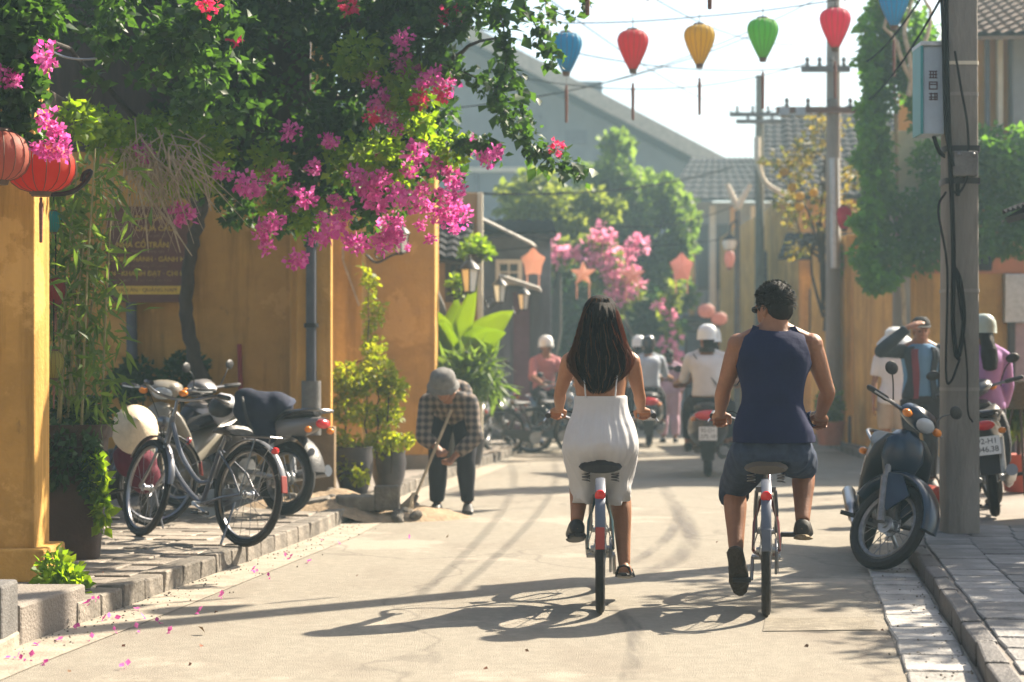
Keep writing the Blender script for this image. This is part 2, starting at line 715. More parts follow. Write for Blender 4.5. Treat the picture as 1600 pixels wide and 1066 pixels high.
def randmat(m, lo, hi):
    """Lets pieces that share a mesh differ a little in tone from one to the next."""
    t = m.node_tree
    b = t.nodes['Principled BSDF']
    src = b.inputs['Base Color'].links[0].from_socket
    oi = t.nodes.new('ShaderNodeObjectInfo')
    mr = t.nodes.new('ShaderNodeMapRange')
    mr.inputs[3].default_value = lo
    mr.inputs[4].default_value = hi
    t.links.new(oi.outputs['Random'], mr.inputs[0])
    hs = t.nodes.new('ShaderNodeHueSaturation')
    t.links.new(mr.outputs[0], hs.inputs['Value'])
    t.links.new(src, hs.inputs['Color'])
    t.links.new(hs.outputs[0], b.inputs['Base Color'])
    return m


M['kerb'] = randmat(mat('kerb_stone', (0.19, 0.168, 0.14), 0.85, var=0.3, scale=9, bump=0.7, bscale=35, dirt=0.4), 0.75, 1.25)
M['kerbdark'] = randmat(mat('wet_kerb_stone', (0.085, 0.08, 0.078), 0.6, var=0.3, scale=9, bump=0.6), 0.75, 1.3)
M['slab'] = randmat(mat('paving_slab', (0.21, 0.205, 0.20), 0.6, var=0.3, scale=7, bump=0.6, bscale=45, dirt=0.3), 0.65, 1.3)
M['slabw'] = randmat(mat('worn_gutter_slab', (0.36, 0.345, 0.32), 0.6, var=0.25, scale=7, bump=0.6, bscale=35, dirt=0.4), 0.75, 1.15)
M['slabl'] = randmat(mat('left_paving_slab', (0.26, 0.225, 0.185), 0.75, var=0.28, scale=7, bump=0.6, bscale=45, dirt=0.35), 0.7, 1.25)

# ------------------------------------------------------------------ ground, road, pavements
PZ = 0.105
KL = [(-2.6, 4.0), (-2.42, 7.0), (-2.27, 8.2), (-2.08, 9.45), (-1.45, 14), (-1.0, 18.9), (-.17, 25.2), (.2, 28), (.9, 32), (2.0, 38), (3.2, 45), (4.6, 55), (5.2, 60)]
KR = [(1.35, 4.0), (1.77, 7.0), (1.9, 7.8), (2.6, 12.6), (3.25, 15.5), (4.25, 20.5), (4.62, 23.5), (4.78, 28), (4.95, 32), (5.3, 38), (5.75, 45), (6.35, 55), (6.6, 60)]


def kx(K, y):
    for (x0, y0), (x1, y1) in zip(K, K[1:]):
        if y0 <= y <= y1:
            return x0 + (x1 - x0) * (y - y0) / (y1 - y0)
    return K[-1][0]


g = MB()
for i in range(8):
    for j in range(8):
        x, y = -110 + 27.5 * i, -110 + 27.5 * j
        g.poly([(x, y, -.03), (x + 27.5, y, -.03), (x + 27.5, y + 27.5, -.03), (x, y + 27.5, -.03)])
tag(g.build('ground', M['ground'], smooth=False), kind='structure')

r = MB()
ys = [4 + .5 * i for i in range(113)]
for y0, y1 in zip(ys, ys[1:]):
    r.poly([(kx(KL, y0) - .05, y0, 0), (kx(KR, y0) + .05, y0, 0), (kx(KR, y1) + .05, y1, 0), (kx(KL, y1) - .05, y1, 0)])
r.poly([(-2.65, -12, 0), (1.4, -12, 0), (1.4, 4, 0), (-2.65, 4, 0)])
road = tag(r.build('road', M['road'], smooth=False), kind='structure')


def strip(K, dx0, dx1, z, y0, y1, st=.25):
    m = MB()
    y = y0
    while y < y1:
        m.poly([(kx(K, y) + dx0, y, z), (kx(K, y) + dx1, y, z), (kx(K, y + st) + dx1, y + st, z), (kx(K, y + st) + dx0, y + st, z)])
        y += st
    return m


tag(strip(KL, .0, .30, .004, 4, 24).build('gutter', M['gutter'], smooth=False), kind='structure')

# dark tyre rubber curving over the road
tm_mat = mat('tyre_rubber_mark', (0.10, 0.09, 0.085), 0.8, var=0.2)
tn = tm_mat.node_tree
ns = tn.nodes.new('ShaderNodeTexNoise')
ns.inputs['Scale'].default_value = 5
ns.inputs['Detail'].default_value = 8
mr = tn.nodes.new('ShaderNodeMapRange')
mr.inputs[1].default_value = .35
mr.inputs[2].default_value = .7
mr.inputs[3].default_value = 0.0
mr.inputs[4].default_value = 0.62
uv = tn.nodes.new('ShaderNodeAttribute')
uv.attribute_name = 'edge'
mu = tn.nodes.new('ShaderNodeMath')
mu.operation = 'MULTIPLY'
tn.links.new(ns.outputs['Fac'], mr.inputs[0])
tn.links.new(mr.outputs[0], mu.inputs[0])
tn.links.new(uv.outputs['Fac'], mu.inputs[1])
tn.links.new(mu.outputs[0], tn.nodes['Principled BSDF'].inputs['Alpha'])


def tyre_mark(pix, w, z):
    pts = smooth_path([G(*p, z) for p in pix], 8)
    vs, fs, ed = [], [], []
    for i, p in enumerate(pts):
        d = (pts[min(i + 1, len(pts) - 1)] - pts[max(i - 1, 0)]).normalized()
        x = V((d.y, -d.x, 0))
        e = math.sin(math.pi * i / (len(pts) - 1)) ** .5
        for k, q in ((-1, 0), (-.4, e), (.4, e), (1, 0)):
            vs.append(p + x * k * w)
            ed.append(q)
    for i in range(len(pts) - 1):
        for k in range(3):
            a = i * 4 + k
            fs.append((a, a + 1, a + 5, a + 4))
    me = bpy.data.meshes.new('tyre_mark')
    me.from_pydata([tuple(v) for v in vs], [], fs)
    at = me.attributes.new('edge', 'FLOAT', 'POINT')
    at.data.foreach_set('value', ed)
    me.materials.append(tm_mat)
    o = bpy.data.objects.new('tyre_mark', me)
    place(o, road)


tyre_mark([(980, 1066), (992, 1020), (992, 985), (965, 955), (900, 925)], .05, .005)
tyre_mark([(1000, 900), (1062, 870), (1080, 835), (1060, 795), (1035, 760)], .09, .007)
tyre_mark([(940, 900), (1010, 865), (1050, 830), (1062, 795)], .06, .009)


# a cut and refilled rectangle in the asphalt
a_, b_, c_, d_ = G(1192, 986, .004), G(1372, 984, .004), G(1362, 964, .004), G(1196, 966, .004)
MB().poly([a_, b_, c_, d_]).build('repair_patch', mat('patched_asphalt', (.245, .22, .178), .95, var=.3, scale=30, bump=.5, bscale=120, dirt=.3, spec=.1), road, smooth=False)
gt = MB()
for k in range(300):
    y_ = R.uniform(8.3, 17)
    x_ = kx(KL, y_) + abs(R.gauss(.02, .14))
    gt.ball((x_, y_, .006), R.uniform(.002, .007), n=5, m=3)
for k in range(140):
    y_ = R.uniform(7.6, 14)
    gt.ball((kx(KR, y_) - .02 - abs(R.gauss(.02, .12)), y_, .016), R.uniform(.002, .007), n=5, m=3)
tag(gt.build('grit', M['kerb']), kind='stuff')


# pavements: a slab body, kerb stones, paving stones picked out near by
def pavement(K, xo, y0, y1, side):
    m = MB()
    y = y0
    while y < y1:
        yn = min(y + .5, y1)
        a, b = kx(K, y) + side * .05, kx(K, yn) + side * .05
        z = PZ - .012
        m.poly([(a, y, z), (xo, y, z), (xo, yn, z), (b, yn, z)])
        m.poly([(a, y, -.03), (a, y, z), (b, yn, z), (b, yn, -.03)])
        y = yn
    m.poly([(kx(K, y0), y0, -.03), (xo, y0, -.03), (xo, y0, PZ - .012), (kx(K, y0), y0, PZ - .012)])
    return tag(m.build('pavement', M['pave'], smooth=False), kind='structure')


pav_l = pavement(KL, -9, 8.95, 60, -1)
pav_r = pavement(KR, 14, 4.0, 60, 1)


def kerb(K, side, par, y0, y1, mt, L, w):
    y = y0
    mes = []
    for k in range(5):   # five stones of uneven outline, shared
        b = MB()
        q = random.Random(k)
        b.box((0, 0, 0), (w, L - .014, PZ + .045))
        b.v = [(x + q.uniform(-.008, .008), yy + q.uniform(-.01, .01), z + q.uniform(-.006, .006)) for x, yy, z in b.v]
        mes.append(b.mesh('kerb_stone', mt, smooth=False))
    while y < y1:
        x0, x1 = kx(K, y), kx(K, y + L)
        o = inst('kerb_stone', R.choice(mes), par, ((x0 + x1) / 2 + side * w / 2, y + L / 2, (PZ - .03) / 2 - .002 + R.uniform(-.006, .006)), (R.uniform(-.012, .012), R.uniform(-.03, .03), -math.atan2(x1 - x0, L) + R.uniform(-.02, .02)))
        b = o.modifiers.new('bevel', 'BEVEL')
        b.width = .012
        b.segments = 2
        y += L
    return


kerb(KL, -1, pav_l, 9.3, 30, M['kerb'], .33, .15)
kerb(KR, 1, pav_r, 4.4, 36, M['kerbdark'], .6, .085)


def slab_meshes(name, w, d, h, mt, n=4, seed=0):
    o = []
    for k in range(n):
        q = random.Random(seed + k)
        bm = bmesh.new()
        b = MB().box((0, 0, 0), (w, d, h))
        b.v = [(x + q.uniform(-.008, .008), y + q.uniform(-.008, .008), z) for x, y, z in b.v]
        me = b.mesh(name, mt, smooth=False)
        bm.from_mesh(me)
        bmesh.ops.bevel(bm, geom=[e for e in bm.edges], offset=.006, segments=1, affect='EDGES')
        bm.to_mesh(me)
        bm.free()
        o.append(me)
    return o


SL = slab_meshes('paving_slab', .29, .29, .05, M['slab'])
row, cnt = 0, 0
y = 6.6
ux = .125
while y < 13.6:
    x = kx(KR, y + .15) + .085 + .17
    while x < kx(KR, y) + 2.9 and cnt < 285 and x / (y + .15) < .285:
        inst('paving_slab', R.choice(SL), pav_r, (x + (row % 2) * .0, y + .15, PZ - .022 + R.uniform(-.003, .004)), (R.uniform(-.012, .012), R.uniform(-.012, .012), -.13 + R.choice((0, math.pi / 2)) + R.uniform(-.015, .015)))
        x += .30
        cnt += 1
    y += .30
    row += 1
SLW = slab_meshes('gutter_slab', .275, .42, .03, M['slabw'], seed=9)
gr = tag(strip(KR, -.30, .0, .003, 5.0, 13.0).build('gutter', M['gutter'], smooth=False), kind='structure')
y = 5.2
while y < 12.3:
    inst('gutter_slab', R.choice(SLW), gr, (kx(KR, y + .2) - .155, y + .21, .0 + R.uniform(-.002, .003)), (0, 0, -.14 + R.uniform(-.02, .02)))
    y += .435
SLL = slab_meshes('paving_slab', .385, .285, .05, M['slabl'], seed=20)
y, row, cnt = 9.35, 0, 0
while y < 15.6:
    x = kx(KL, y + .15) - .15 - .21 - (row % 2) * .19
    while x > kx(KL, y) - 2.6 and cnt < 240 and x / y > -.30:
        inst('paving_slab', R.choice(SLL), pav_l, (x, y + .15, PZ - .022 + R.uniform(-.004, .005)), (R.uniform(-.012, .012), R.uniform(-.012, .012), -.13 + R.uniform(-.02, .02)))
        x -= .40
        cnt += 1
    y += .30
    row += 1


# ------------------------------------------------------------------ roofs of half round tiles
def tile_roof(name, a, b, c, d, mt, parent, pitch=.16, rowlen=.25):
    """a-b is the eave, d-c the ridge; corrugated courses that step down towards the eave"""
    a, b, c, d = map(V, (a, b, c, d))
    nx = max(4, int((b - a).length / pitch))
    ny = max(3, int(((d - a).length + (c - b).length) / 2 / rowlen))
    nrm = (b - a).cross(d - a).normalized()
    if nrm.z < 0:
        nrm = -nrm
    vs, fs = [], []
    W = nx * 4 + 1
    for j in range(ny):
        for e in (0, 1):
            t = (j + e) / ny
            for i in range(W):
                s = i / (W - 1)
                p = a.lerp(b, s).lerp(d.lerp(c, s), t)
                h = .035 * (1 if i % 4 == 2 else (.55 if i % 2 else 0)) + (.035 if e == 0 else 0)
                vs.append(p + nrm * h)
        for i in range(W - 1):
            k = j * 2 * W + i
            fs.append((k, k + 1, k + W + 1, k + W))
            if j:
                fs.append((k - W, k - W + 1, k + 1, k))
    m = MB()
    m.add(vs, fs)
    # underside boards
    m.add([a - nrm * .05, b - nrm * .05, c - nrm * .05, d - nrm * .05, a + nrm * .0, b + nrm * .0, c, d], [(0, 1, 2, 3), (0, 1, 5, 4), (1, 2, 6, 5), (3, 0, 4, 7)])
    o = m.build(name, mt, parent, smooth=False)
    o['kind'] = 'stuff'
    return o


def wall(name, mt, parent, x0, x1, y0, y1, z0, z1, bev=0.012):
    return MB().box(((x0 + x1) / 2, (y0 + y1) / 2, (z0 + z1) / 2), (x1 - x0, y1 - y0, z1 - z0)).build(name, mt, parent, smooth=False, bev=bev)


def window(par, x, y, z, w, h, frame_m=None, rows=2, cols=2):
    """window on a wall that faces the camera, centre (x,z), wall face at y"""
    fm = frame_m or M['wood']
    m = MB()
    t = .07
    for sx in (-1, 1):
        m.box((x + sx * (w / 2 - t / 2), y - .02, z), (t, .09, h))
    for sz in (-1, 1):
        m.box((x, y - .018, z + sz * (h / 2 - t / 2)), (w - 2 * t, .085, t))
    for k in range(1, cols):
        m.box((x - w / 2 + w * k / cols, y - .012, z), (.035, .05, h - 2 * t))
    for k in range(1, rows):
        m.box((x, y - .010, z - h / 2 + h * k / rows), (w - 2 * t, .04, .03))
    f = m.build('window', fm, par, smooth=False)
    MB().box((x, y - .002, z), (w - t, .02, h - t)).build('pane', M['glass'], f, smooth=False)
    return f


def door(par, x, y, z0, w, h, mt, n=4, fm=None):
    m = MB()
    for sx in (-1, 1):
        m.box((x + sx * (w / 2 + .04), y - .02, z0 + h / 2), (.08, .12, h))
    m.box((x, y - .022, z0 + h + .04), (w + .16, .12, .08))
    d = m.build('door', fm or M['wood'], par, smooth=False)
    me = MB().box((0, 0, 0), (w / n - .012, .045, h - .01)).mesh('plank', mt, smooth=False)
    for k in range(n):
        inst('plank', me, d, (x - w / 2 + w * (k + .5) / n, y - .01, z0 + h / 2))
    return d


# ------------------------------------------------------------------ left side buildings
hA = tag(thing('house', (-3.5, 17.7, PZ)), 'ochre yellow house with red plaque on its shaded wall behind the parked bicycles', 'house')
hA.location = (0, 0, 0)
wall('wall', M['yellow'], hA, -6.5, -1.78, 17.6, 17.9, 0, 5.2)
wall('corner_pillar', M['yellow'], hA, -1.88, -1.575, 16.72, 16.86, 0, 4.6)
wall('pillar_back', M['yellow'], hA, -1.95, -1.70, 16.86, 17.6, 0, 4.5)
wall('pillar_base', mat('stained_base', (.22, .15, .08), .9, var=.3, scale=4, dirt=.4, bump=.4), hA, -1.90, -1.545, 16.70, 16.88, 0, .72)
wall('wall_base', M['plinth'], hA, -6.5, -1.9, 17.57, 17.6, 0, .35)
tile_roof('roof', (-6.6, 17.1, 4.5), (-1.3, 17.1, 4.5), (-1.3, 20, 5.9), (-6.6, 20, 5.9), M['tile'], hA)

hB = tag(thing('house'), 'yellow house front with a climbing vine and a black wall lamp beyond the corner pillar', 'house')
wall('wall', M['yellow'], hB, -3.6, -.86, 21.5, 22.5, 0, 3.6)
wall('pilaster', M['yellow2'], hB, -1.98, -1.63, 20.9, 21.5, 0, 3.5)
wall('wall_base', M['concrete'], hB, -1.63, -.84, 21.47, 21.5, 0, .25)
MB().tube([(-1.84, 21.0, 2.9), (-1.84, 20.87, 2.4), (-1.66, 20.85, 1.9)], .012, 5).build('hanging_rope', M['palebark'], hB)
tile_roof('roof', (-3.8, 21.2, 3.45), (-.7, 21.2, 3.45), (-.7, 22.6, 4.0), (-3.8, 22.6, 4.0), M['tile'], hB)

hC = tag(thing('house'), 'narrow tan house with a small curved tiled eave behind the banana plant', 'house')
wall('wall', mat('tan_plaster', (.40, .25, .11), .85, var=.15, scale=2, dirt=.3), hC, -2.2, -.45, 25.0, 28.4, 0, 3.5)
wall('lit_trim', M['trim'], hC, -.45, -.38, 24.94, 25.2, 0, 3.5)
window(hC, -.72, 25.0, 2.35, .3, .55)
tile_roof('eave', (-1.15, 23.9, 2.62), (-.52, 23.9, 2.52), (-.5, 25.0, 3.1), (-1.15, 25.0, 3.15), M['tile'], hC, .13, .2)
e = MB()
e.tube(smooth_path([(-.95, 24.2, 2.6), (-1.02, 24.1, 2.3), (-.9, 24.3, 1.95), (-.95, 24.9, 1.9)], 5), .07, 6)
e.build('eave_bracket', M['darkconc'], hC)

hD = tag(thing('house'), 'dark blue grey shop house under two pale sloping awnings', 'house')
wall('wall', M['bluewood'], hD, -1.2, .62, 30.4, 33.5, 0, 3.3)
me = MB().box((0, 0, 0), (.15, .05, 2.3)).mesh('plank', randmat(mat('shop_boards', (.10, .10, .12), .7, var=.3, scale=4, stretch=(5, 5, .5)), .6, 1.4), smooth=False)
for k in range(7):
    inst('plank', me, hD, (-.42 + .16 * k, 30.36, 1.3))
MB().box((.15, 30.32, 1.3), (.26, .05, 2.2)).build('door_panel', mat('plum_door', (.12, .055, .08), .6, var=.2), hD, smooth=False)
window(hD, -.05, 30.36, 2.72, .42, .4, M['trim'])


def awning(par, a, b, drop, out, mt, n=9):
    """sheet awning: a-b fixed edge, falls and stands out by (out, drop)"""
    a, b, out = V(a), V(b), V(out)
    m = MB()
    k = n * 2
    top = []
    for e in (0, 1):
        for i in range(k + 1):
            p = a.lerp(b, i / k) + out * e - V((0, 0, drop * e)) + V((0, 0, .015 if i % 2 else 0))
            top.append(p)
    t = V((0, 0, .02))
    q = len(top)
    vs = top + [p - t for p in top]
    fs = []
    for i in range(k):
        fs.append((i, i + 1, k + 1 + i + 1, k + 1 + i))
        fs.append((q + i, q + k + 1 + i, q + k + 2 + i, q + i + 1))
        fs.append((k + 1 + i, k + 2 + i, q + k + 2 + i, q + k + 1 + i))
    m.add(vs, fs)
    o = m.build('awning', mt, par, smooth=False)
    MB().tube([b - V((0, 0, .5)), b + out * .9 - V((0, 0, drop * .95 + .03))], .012, 5).build('awning_strut', M['iron'], o)
    return o


awning(hD, (-.55, 29.0, 3.52), (-.45, 30.4, 3.55), .42, (.85, 0, 0), mat('white_awning', (.66, .62, .55), .6, var=.1, dirt=.2))
awning(hD, (-.20, 28.9, 2.62), (-.15, 30.4, 2.62), .20, (.62, 0, 0), mat('grey_awning', (.60, .57, .52), .6, var=.1, dirt=.2))
tile_roof('roof', (-1.3, 30.0, 3.3), (.7, 30.0, 3.3), (.7, 33.5, 3.75), (-1.3, 33.5, 3.75), M['tile'], hD)

hE = tag(thing('house'), 'leaf covered blue grey house with open ground floor behind the far bougainvillea', 'house')
wall('wall', M['bluewood'], hE, .0, 2.35, 39.5, 46, 0, 3.3)
wall('wall', M['palewall'], hE, 2.35, 3.0, 43, 50, 0, 3.4)
for k in range(3):
    door(hE, .5 + k * .75, 39.5, .1, .55, 2.2, M['bluewood'], 3)
tile_roof('roof', (-.1, 39, 3.3), (2.6, 39, 3.3), (2.6, 45, 4.3), (-.1, 45, 4.3), M['tile'], hE)

# the large gabled building that closes the street, far away
hG = tag(thing('building'), 'big pale gable building with a long sloping roof rising above the far trees', 'building')
Yg = 62
ap, ev, lv = P(728, 60, Yg), P(1128, 268, Yg), P(500, 190, Yg)
m = MB()
m.slab([(lv.x, Yg, 0), (ev.x - .3, Yg, 0), (ev.x - .3, Yg, ev.z - .2), (ap.x, Yg, ap.z - .3), (lv.x, Yg, lv.z - .2)], (0, 14, 0))
m.build('wall', M['palewall'], hG, smooth=False)
for a_, b_, nm in ((ap, ev, 'roof'), (ap, lv, 'roof')):
    d = (b_ - a_).normalized()
    e_ = b_ + d * .5
    tile_roof(nm, e_ + V((0, -1.2, 0)), e_ + V((0, 14, 0)), a_ + V((0, 14, 0)), a_ + V((0, -1.2, 0)), M['tile'], hG, .5, .8)
for k, s in ((0, 1), (1, -1)):
    pass
MB().beam(ap + V((0, -1.25, .05)), ev + V((.45, -1.25, -.2)), .12, .45).build('bargeboard', mat('bargeboard_paint', (.42, .36, .28), .7, var=.2), hG, smooth=False)
c1 = P(905, 128, Yg)
MB().box((c1.x, Yg + 3, c1.z - .5), (1.7, 1.5, 1.7)).build('roof_hut', M['palewall'], hG, smooth=False)
for k, (x0_, z0_) in enumerate(((770, 150), (830, 190), (900, 215), (960, 232))):
    c_ = P(x0_, z0_, Yg)
    MB().box((c_.x, Yg - .05, c_.z), (.7, .14, .45)).build('vent', M['bluewood'], hG, smooth=False)
MB().box((P(800, 0, Yg).x, Yg - .06, 7.55), (8.5, .16, .16)).build('ledge', M['trim'], hG, smooth=False)
for px_ in (745, 875, 1005):
    MB().tube([(P(px_, 0, Yg).x, Yg - .1, .1), (P(px_, 0, Yg).x, Yg - .1, 7.4)], .07, 8).build('downpipe', M['bluewood'], hG)
window(hG, P(980, 300, Yg).x, Yg, 5.2, 1.1, 1.5)
window(hG, P(860, 300, Yg).x, Yg, 5.6, 1.1, 1.5)
# lower building in front of it with a dark hipped eave
hH = tag(thing('building'), 'grey two storey building with a dark overhanging eave at the end of the street', 'building')
wall('wall', M['greywall'], hH, 5.0, 7.9, 56, 60, 0, 6.0)
for k in range(4):
    wall('wall_strip', M['trim'] if k % 2 else M['yellow2'], hH, 5.15 + k * .6, 5.33 + k * .6, 55.93, 56, 2.7, 5.9)
window(hH, 5.55, 56, 4.4, .33, 1.9)
window(hH, 6.15, 56, 4.4, .33, 1.9)
tile_roof('roof', (4.4, 55.0, 6.0), (8.6, 55.0, 6.0), (7.6, 58, 7.5), (5.4, 58, 7.5), M['tile'], hH, .3, .4)
wall('balcony', M['wood'], hH, 4.9, 7.6, 55.2, 56, 2.5, 2.68)
door(hH, 5.5, 56, .1, .8, 2.1, M['bluewood'], 4)

# ------------------------------------------------------------------ right side buildings
hR3 = tag(thing('house'), 'ochre house with dark tiled eave beyond the double armed power pole', 'house')
wall('wall', M['yellow2'], hR3, 5.95, 10, 43, 55, 0, 4.9)
wall('pilaster', M['yellow2'], hR3, 5.78, 6.05, 42.8, 43, 0, 4.6)
tile_roof('roof', (5.3, 42.2, 4.9), (10, 42.2, 4.9), (10, 46.5, 7.2), (5.9, 46.5, 7.2), M['tile'], hR3, .22, .3)
tile_roof('lower_eave', (5.5, 41.6, 3.05), (8.2, 41.6, 3.05), (8.2, 43, 3.8), (5.5, 43, 3.8), M['tile'], hR3, .2, .25)
window(hR3, 6.6, 43, 4.2, .6, .8)
door(hR3, 6.7, 43, .12, .8, 2.1, M['wood'], 4)

hR2 = tag(thing('house'), 'orange yellow house front with dark shutters behind the concrete pole', 'house')
wall('wall', M['yellow2'], hR2, 5.45, 9, 36.5, 41, 0, 4.4)
tile_roof('eave', (4.95, 35.7, 3.25), (8.5, 35.7, 3.25), (8.5, 36.5, 3.75), (5.2, 36.5, 3.75), M['tile'], hR2, .18, .22)
tile_roof('roof', (5.2, 35.9, 4.4), (9, 35.9, 4.4), (9, 40, 6.5), (5.6, 40, 6.5), M['tile'], hR2, .2, .28)
window(hR2, 5.85, 36.5, 2.3, .4, .8)
MB().box((5.75, 36.2, 1.75), (.35, .3, .22)).build('window_box', M['darkconc'], hR2, smooth=False)

hR1 = tag(thing('house'), 'long yellow walled house whose upper floor is hung with green ivy', 'house')
wall('wall', M['yellow2'], hR1, 4.98, 7.5, 28.6, 32, 0, 3.2)
wall('wall', M['yellow2'], hR1, 5.05, 13, 24.4, 28.6, 0, 2.9)
wall('upper_wall', mat('upper_ochre', (.52, .25, .05), .9, var=.15, scale=1.2, dirt=.25), hR1, 5.75, 13, 24.45, 28.6, 2.9, 5.5)
wall('bay', M['trim'], hR1, 4.6, 5.25, 23.3, 24.4, 2.6, 4.1)
MB().tube([(4.72, 23.3, .1), (4.74, 23.35, 2.65)], [.12, .105], 10).build('bay_post', M['concrete'], hR1)
wall('wall_base', M['plinth'], hR1, 5.0, 5.9, 28.56, 28.6, 0, .5)
bm_ = MB().box((0, 0, 0), (.125, .05, 2.45)).mesh('board', randmat(mat('yellow_boards', (.56, .28, .07), .7, var=.25, scale=3, stretch=(6, 6, .5), bump=.3), .75, 1.2), smooth=False)
hb = wall('gate', M['yellow2'], hR1, 5.02, 5.98, 28.5, 28.56, .5, 2.98, 0)
for k in range(7):
    inst('board', bm_, hb, (5.10 + .135 * k, 28.46, 1.76))
wall('wall_band', mat('salmon_band', (.55, .20, .09), .85, var=.2, scale=2, dirt=.2), hR1, 5.05, 9, 24.36, 24.4, 2.42, 2.75, 0)
wall('grey_wall', M['greywall'], hR1, 6.32, 13, 24.2, 24.45, 2.95, 5.5)
wall('pipe_cover', M['trim'], hR1, 6.15, 6.22, 24.3, 24.4, 2.95, 5.4)
MB().tube([(6.03, 24.35, 2.7), (6.03, 24.35, 5.6)], .035, 8).build('downpipe', M['bluewood'], hR1)
tile_roof('roof', (5.7, 23.6, 5.3), (9, 23.6, 5.35), (9, 27, 6.6), (5.9, 27, 6.6), mat('brown_tile', (.16, .11, .08), .85, var=.4, scale=4), hR1)
MB().box((6.38, 24.33, 2.1), (.30, .12, .62)).build('meter_box', M['dullsteel'], hR1, smooth=False, bev=.01)
MB().box((5.92, 24.2, 2.58), (.2, .35, .18), Matrix.Rotation(.4, 3, 'X')).build('spotlight', M['iron'], hR1, smooth=False, bev=.02)
door(hR1, 6.75, 24.4, .12, .75, 1.9, mat('pink_door', (.45, .28, .26), .7, var=.2), 4)

hR0 = tag(thing('house'), 'near right house of which only the dark carved eave end shows at the edge', 'house')
wall('wall', M['yellow2'], hR0, 4.75, 9, 13.5, 15.3, 0, 3.4)
tile_roof('eave', (3.9, 13.2, 2.42), (3.9, 15.2, 2.42), (4.8, 15.2, 2.95), (4.8, 13.2, 2.95), M['tile'], hR0, .14, .2)
e = MB()
e.tube(smooth_path([(4.75, 14.6, 1.95), (4.35, 14.6, 2.05), (4.15, 14.6, 2.28), (3.95, 14.6, 2.33)], 6), [.09] * 7 + [.075] * 6 + [.05] * 6, 8)
e.build('bracket', M['yellow2'], hR0)
e = MB()
for k in range(5):
    e.ball((3.92 + .06 * k, 13.15, 2.44 + .05 * k + .03 * (k % 2)), .075, .09, .075, 8, 6)
e.build('eave_ornament', M['darkconc'], hR0)

# the street goes on behind the viewer: unseen house rows, added to shut off the sky there
for nm, x0, x1, y0, y1, hh, lab in (('l', -9, -3.1, -24, 7.2, 6.5, 'unseen grey row house added on the left, behind the viewer'), ('r', 3.6, 9, -24, 6.2, 6.0, 'unseen grey row house added on the right, behind the viewer'), ('e', -9, 9, -30, -24.2, 9.0, 'unseen tall house added to close the street behind the viewer')):
    hX = tag(thing('house'), lab, 'house')
    wall('wall', M['greywall'], hX, x0, x1, y0, y1, -.02, hh)
    tile_roof('roof', (x0 - .3, y0, hh), (x0 - .3, y1, hh), ((x0 + x1) / 2, y1, hh + 1.5), ((x0 + x1) / 2, y0, hh + 1.5), M['tile'], hX, .6, .8)
    tile_roof('roof', (x1 + .3, y0, hh), (x1 + .3, y1, hh), ((x0 + x1) / 2, y1, hh + 1.5), ((x0 + x1) / 2, y0, hh + 1.5), M['tile'], hX, .6, .8)
# ------------------------------------------------------------------ vehicles
M['tyre'] = mat('tyre_rubber', (0.016, 0.016, 0.017), 0.75, var=0.25, scale=30, bump=0.3)
M['chrome'] = mat('chrome', (0.20, 0.20, 0.21), 0.32, metal=1.0, var=0.04)
M['redlens'] = mat('red_lens', (0.55, 0.012, 0.012), 0.2, var=0.05, coat=0.5)
M['amber'] = mat('amber_lens', (0.70, 0.22, 0.02), 0.2, var=0.05)
M['lens'] = mat('clear_lens', (0.38, 0.42, 0.46), 0.12, var=0.05, coat=0.6)
M['vinyl'] = mat('black_vinyl', (0.022, 0.022, 0.024), 0.5, var=0.2, scale=12, bump=0.2)
M['engine'] = mat('engine_alloy', (0.22, 0.22, 0.22), 0.5, metal=0.7, var=0.3, scale=18)
M['plate'] = mat('number_plate', (0.75, 0.75, 0.73), 0.5, var=0.05)
M['platechar'] = mat('plate_ink', (0.03, 0.03, 0.03), 0.6, var=0)


def paint(name, c, rough=0.35):
    return mat(name, c, rough, var=0.1, scale=5, coat=0.4, dirt=0.15)


_W = {}


def wheel_meshes(r, tr, key, spoke_n=18, rim_m=None):
    k = (r, tr, key)
    if k in _W:
        return _W[k]
    ring = lambda rad, n=40: [V((0, rad * math.cos(2 * math.pi * i / n), rad * math.sin(2 * math.pi * i / n))) for i in range(n)]
    ty = MB().tube(ring(r - tr), tr, 8, loop=True).mesh('tyre', M['tyre'])
    ri = MB().tube(ring(r - tr * 2.15), tr * .62, 6, loop=True, flat=.8).mesh('rim', rim_m or M['chrome'])
    sp = MB()
    hub_r = .028 if tr < .03 else .055
    for i in range(spoke_n):
        a = 2 * math.pi * i / spoke_n
        b = a + (.35 if i % 2 else -.35)
        sx = .03 if i % 4 < 2 else -.03
        sp.tube([(sx, hub_r * math.cos(b), hub_r * math.sin(b)), (0, (r - 2.2 * tr) * math.cos(a), (r - 2.2 * tr) * math.sin(a))], .0016 if tr < .03 else .0028, 4, caps=False)
    spm = sp.mesh('spokes', M['chrome'])
    hb = MB()
    hb.lathe([(.0, -.05), (hub_r * .5, -.05), (hub_r * .5, -.035), (hub_r, -.032), (hub_r, -.026), (hub_r * .6, -.022), (hub_r * .6, .022), (hub_r, .026), (hub_r, .032), (hub_r * .5, .035), (hub_r * .5, .05), (0, .05)], 14, M=Matrix.Rotation(math.pi / 2, 3, 'Y'))
    hbm = hb.mesh('hub', M['dullsteel'])
    _W[k] = (ty, ri, spm, hbm)
    return _W[k]


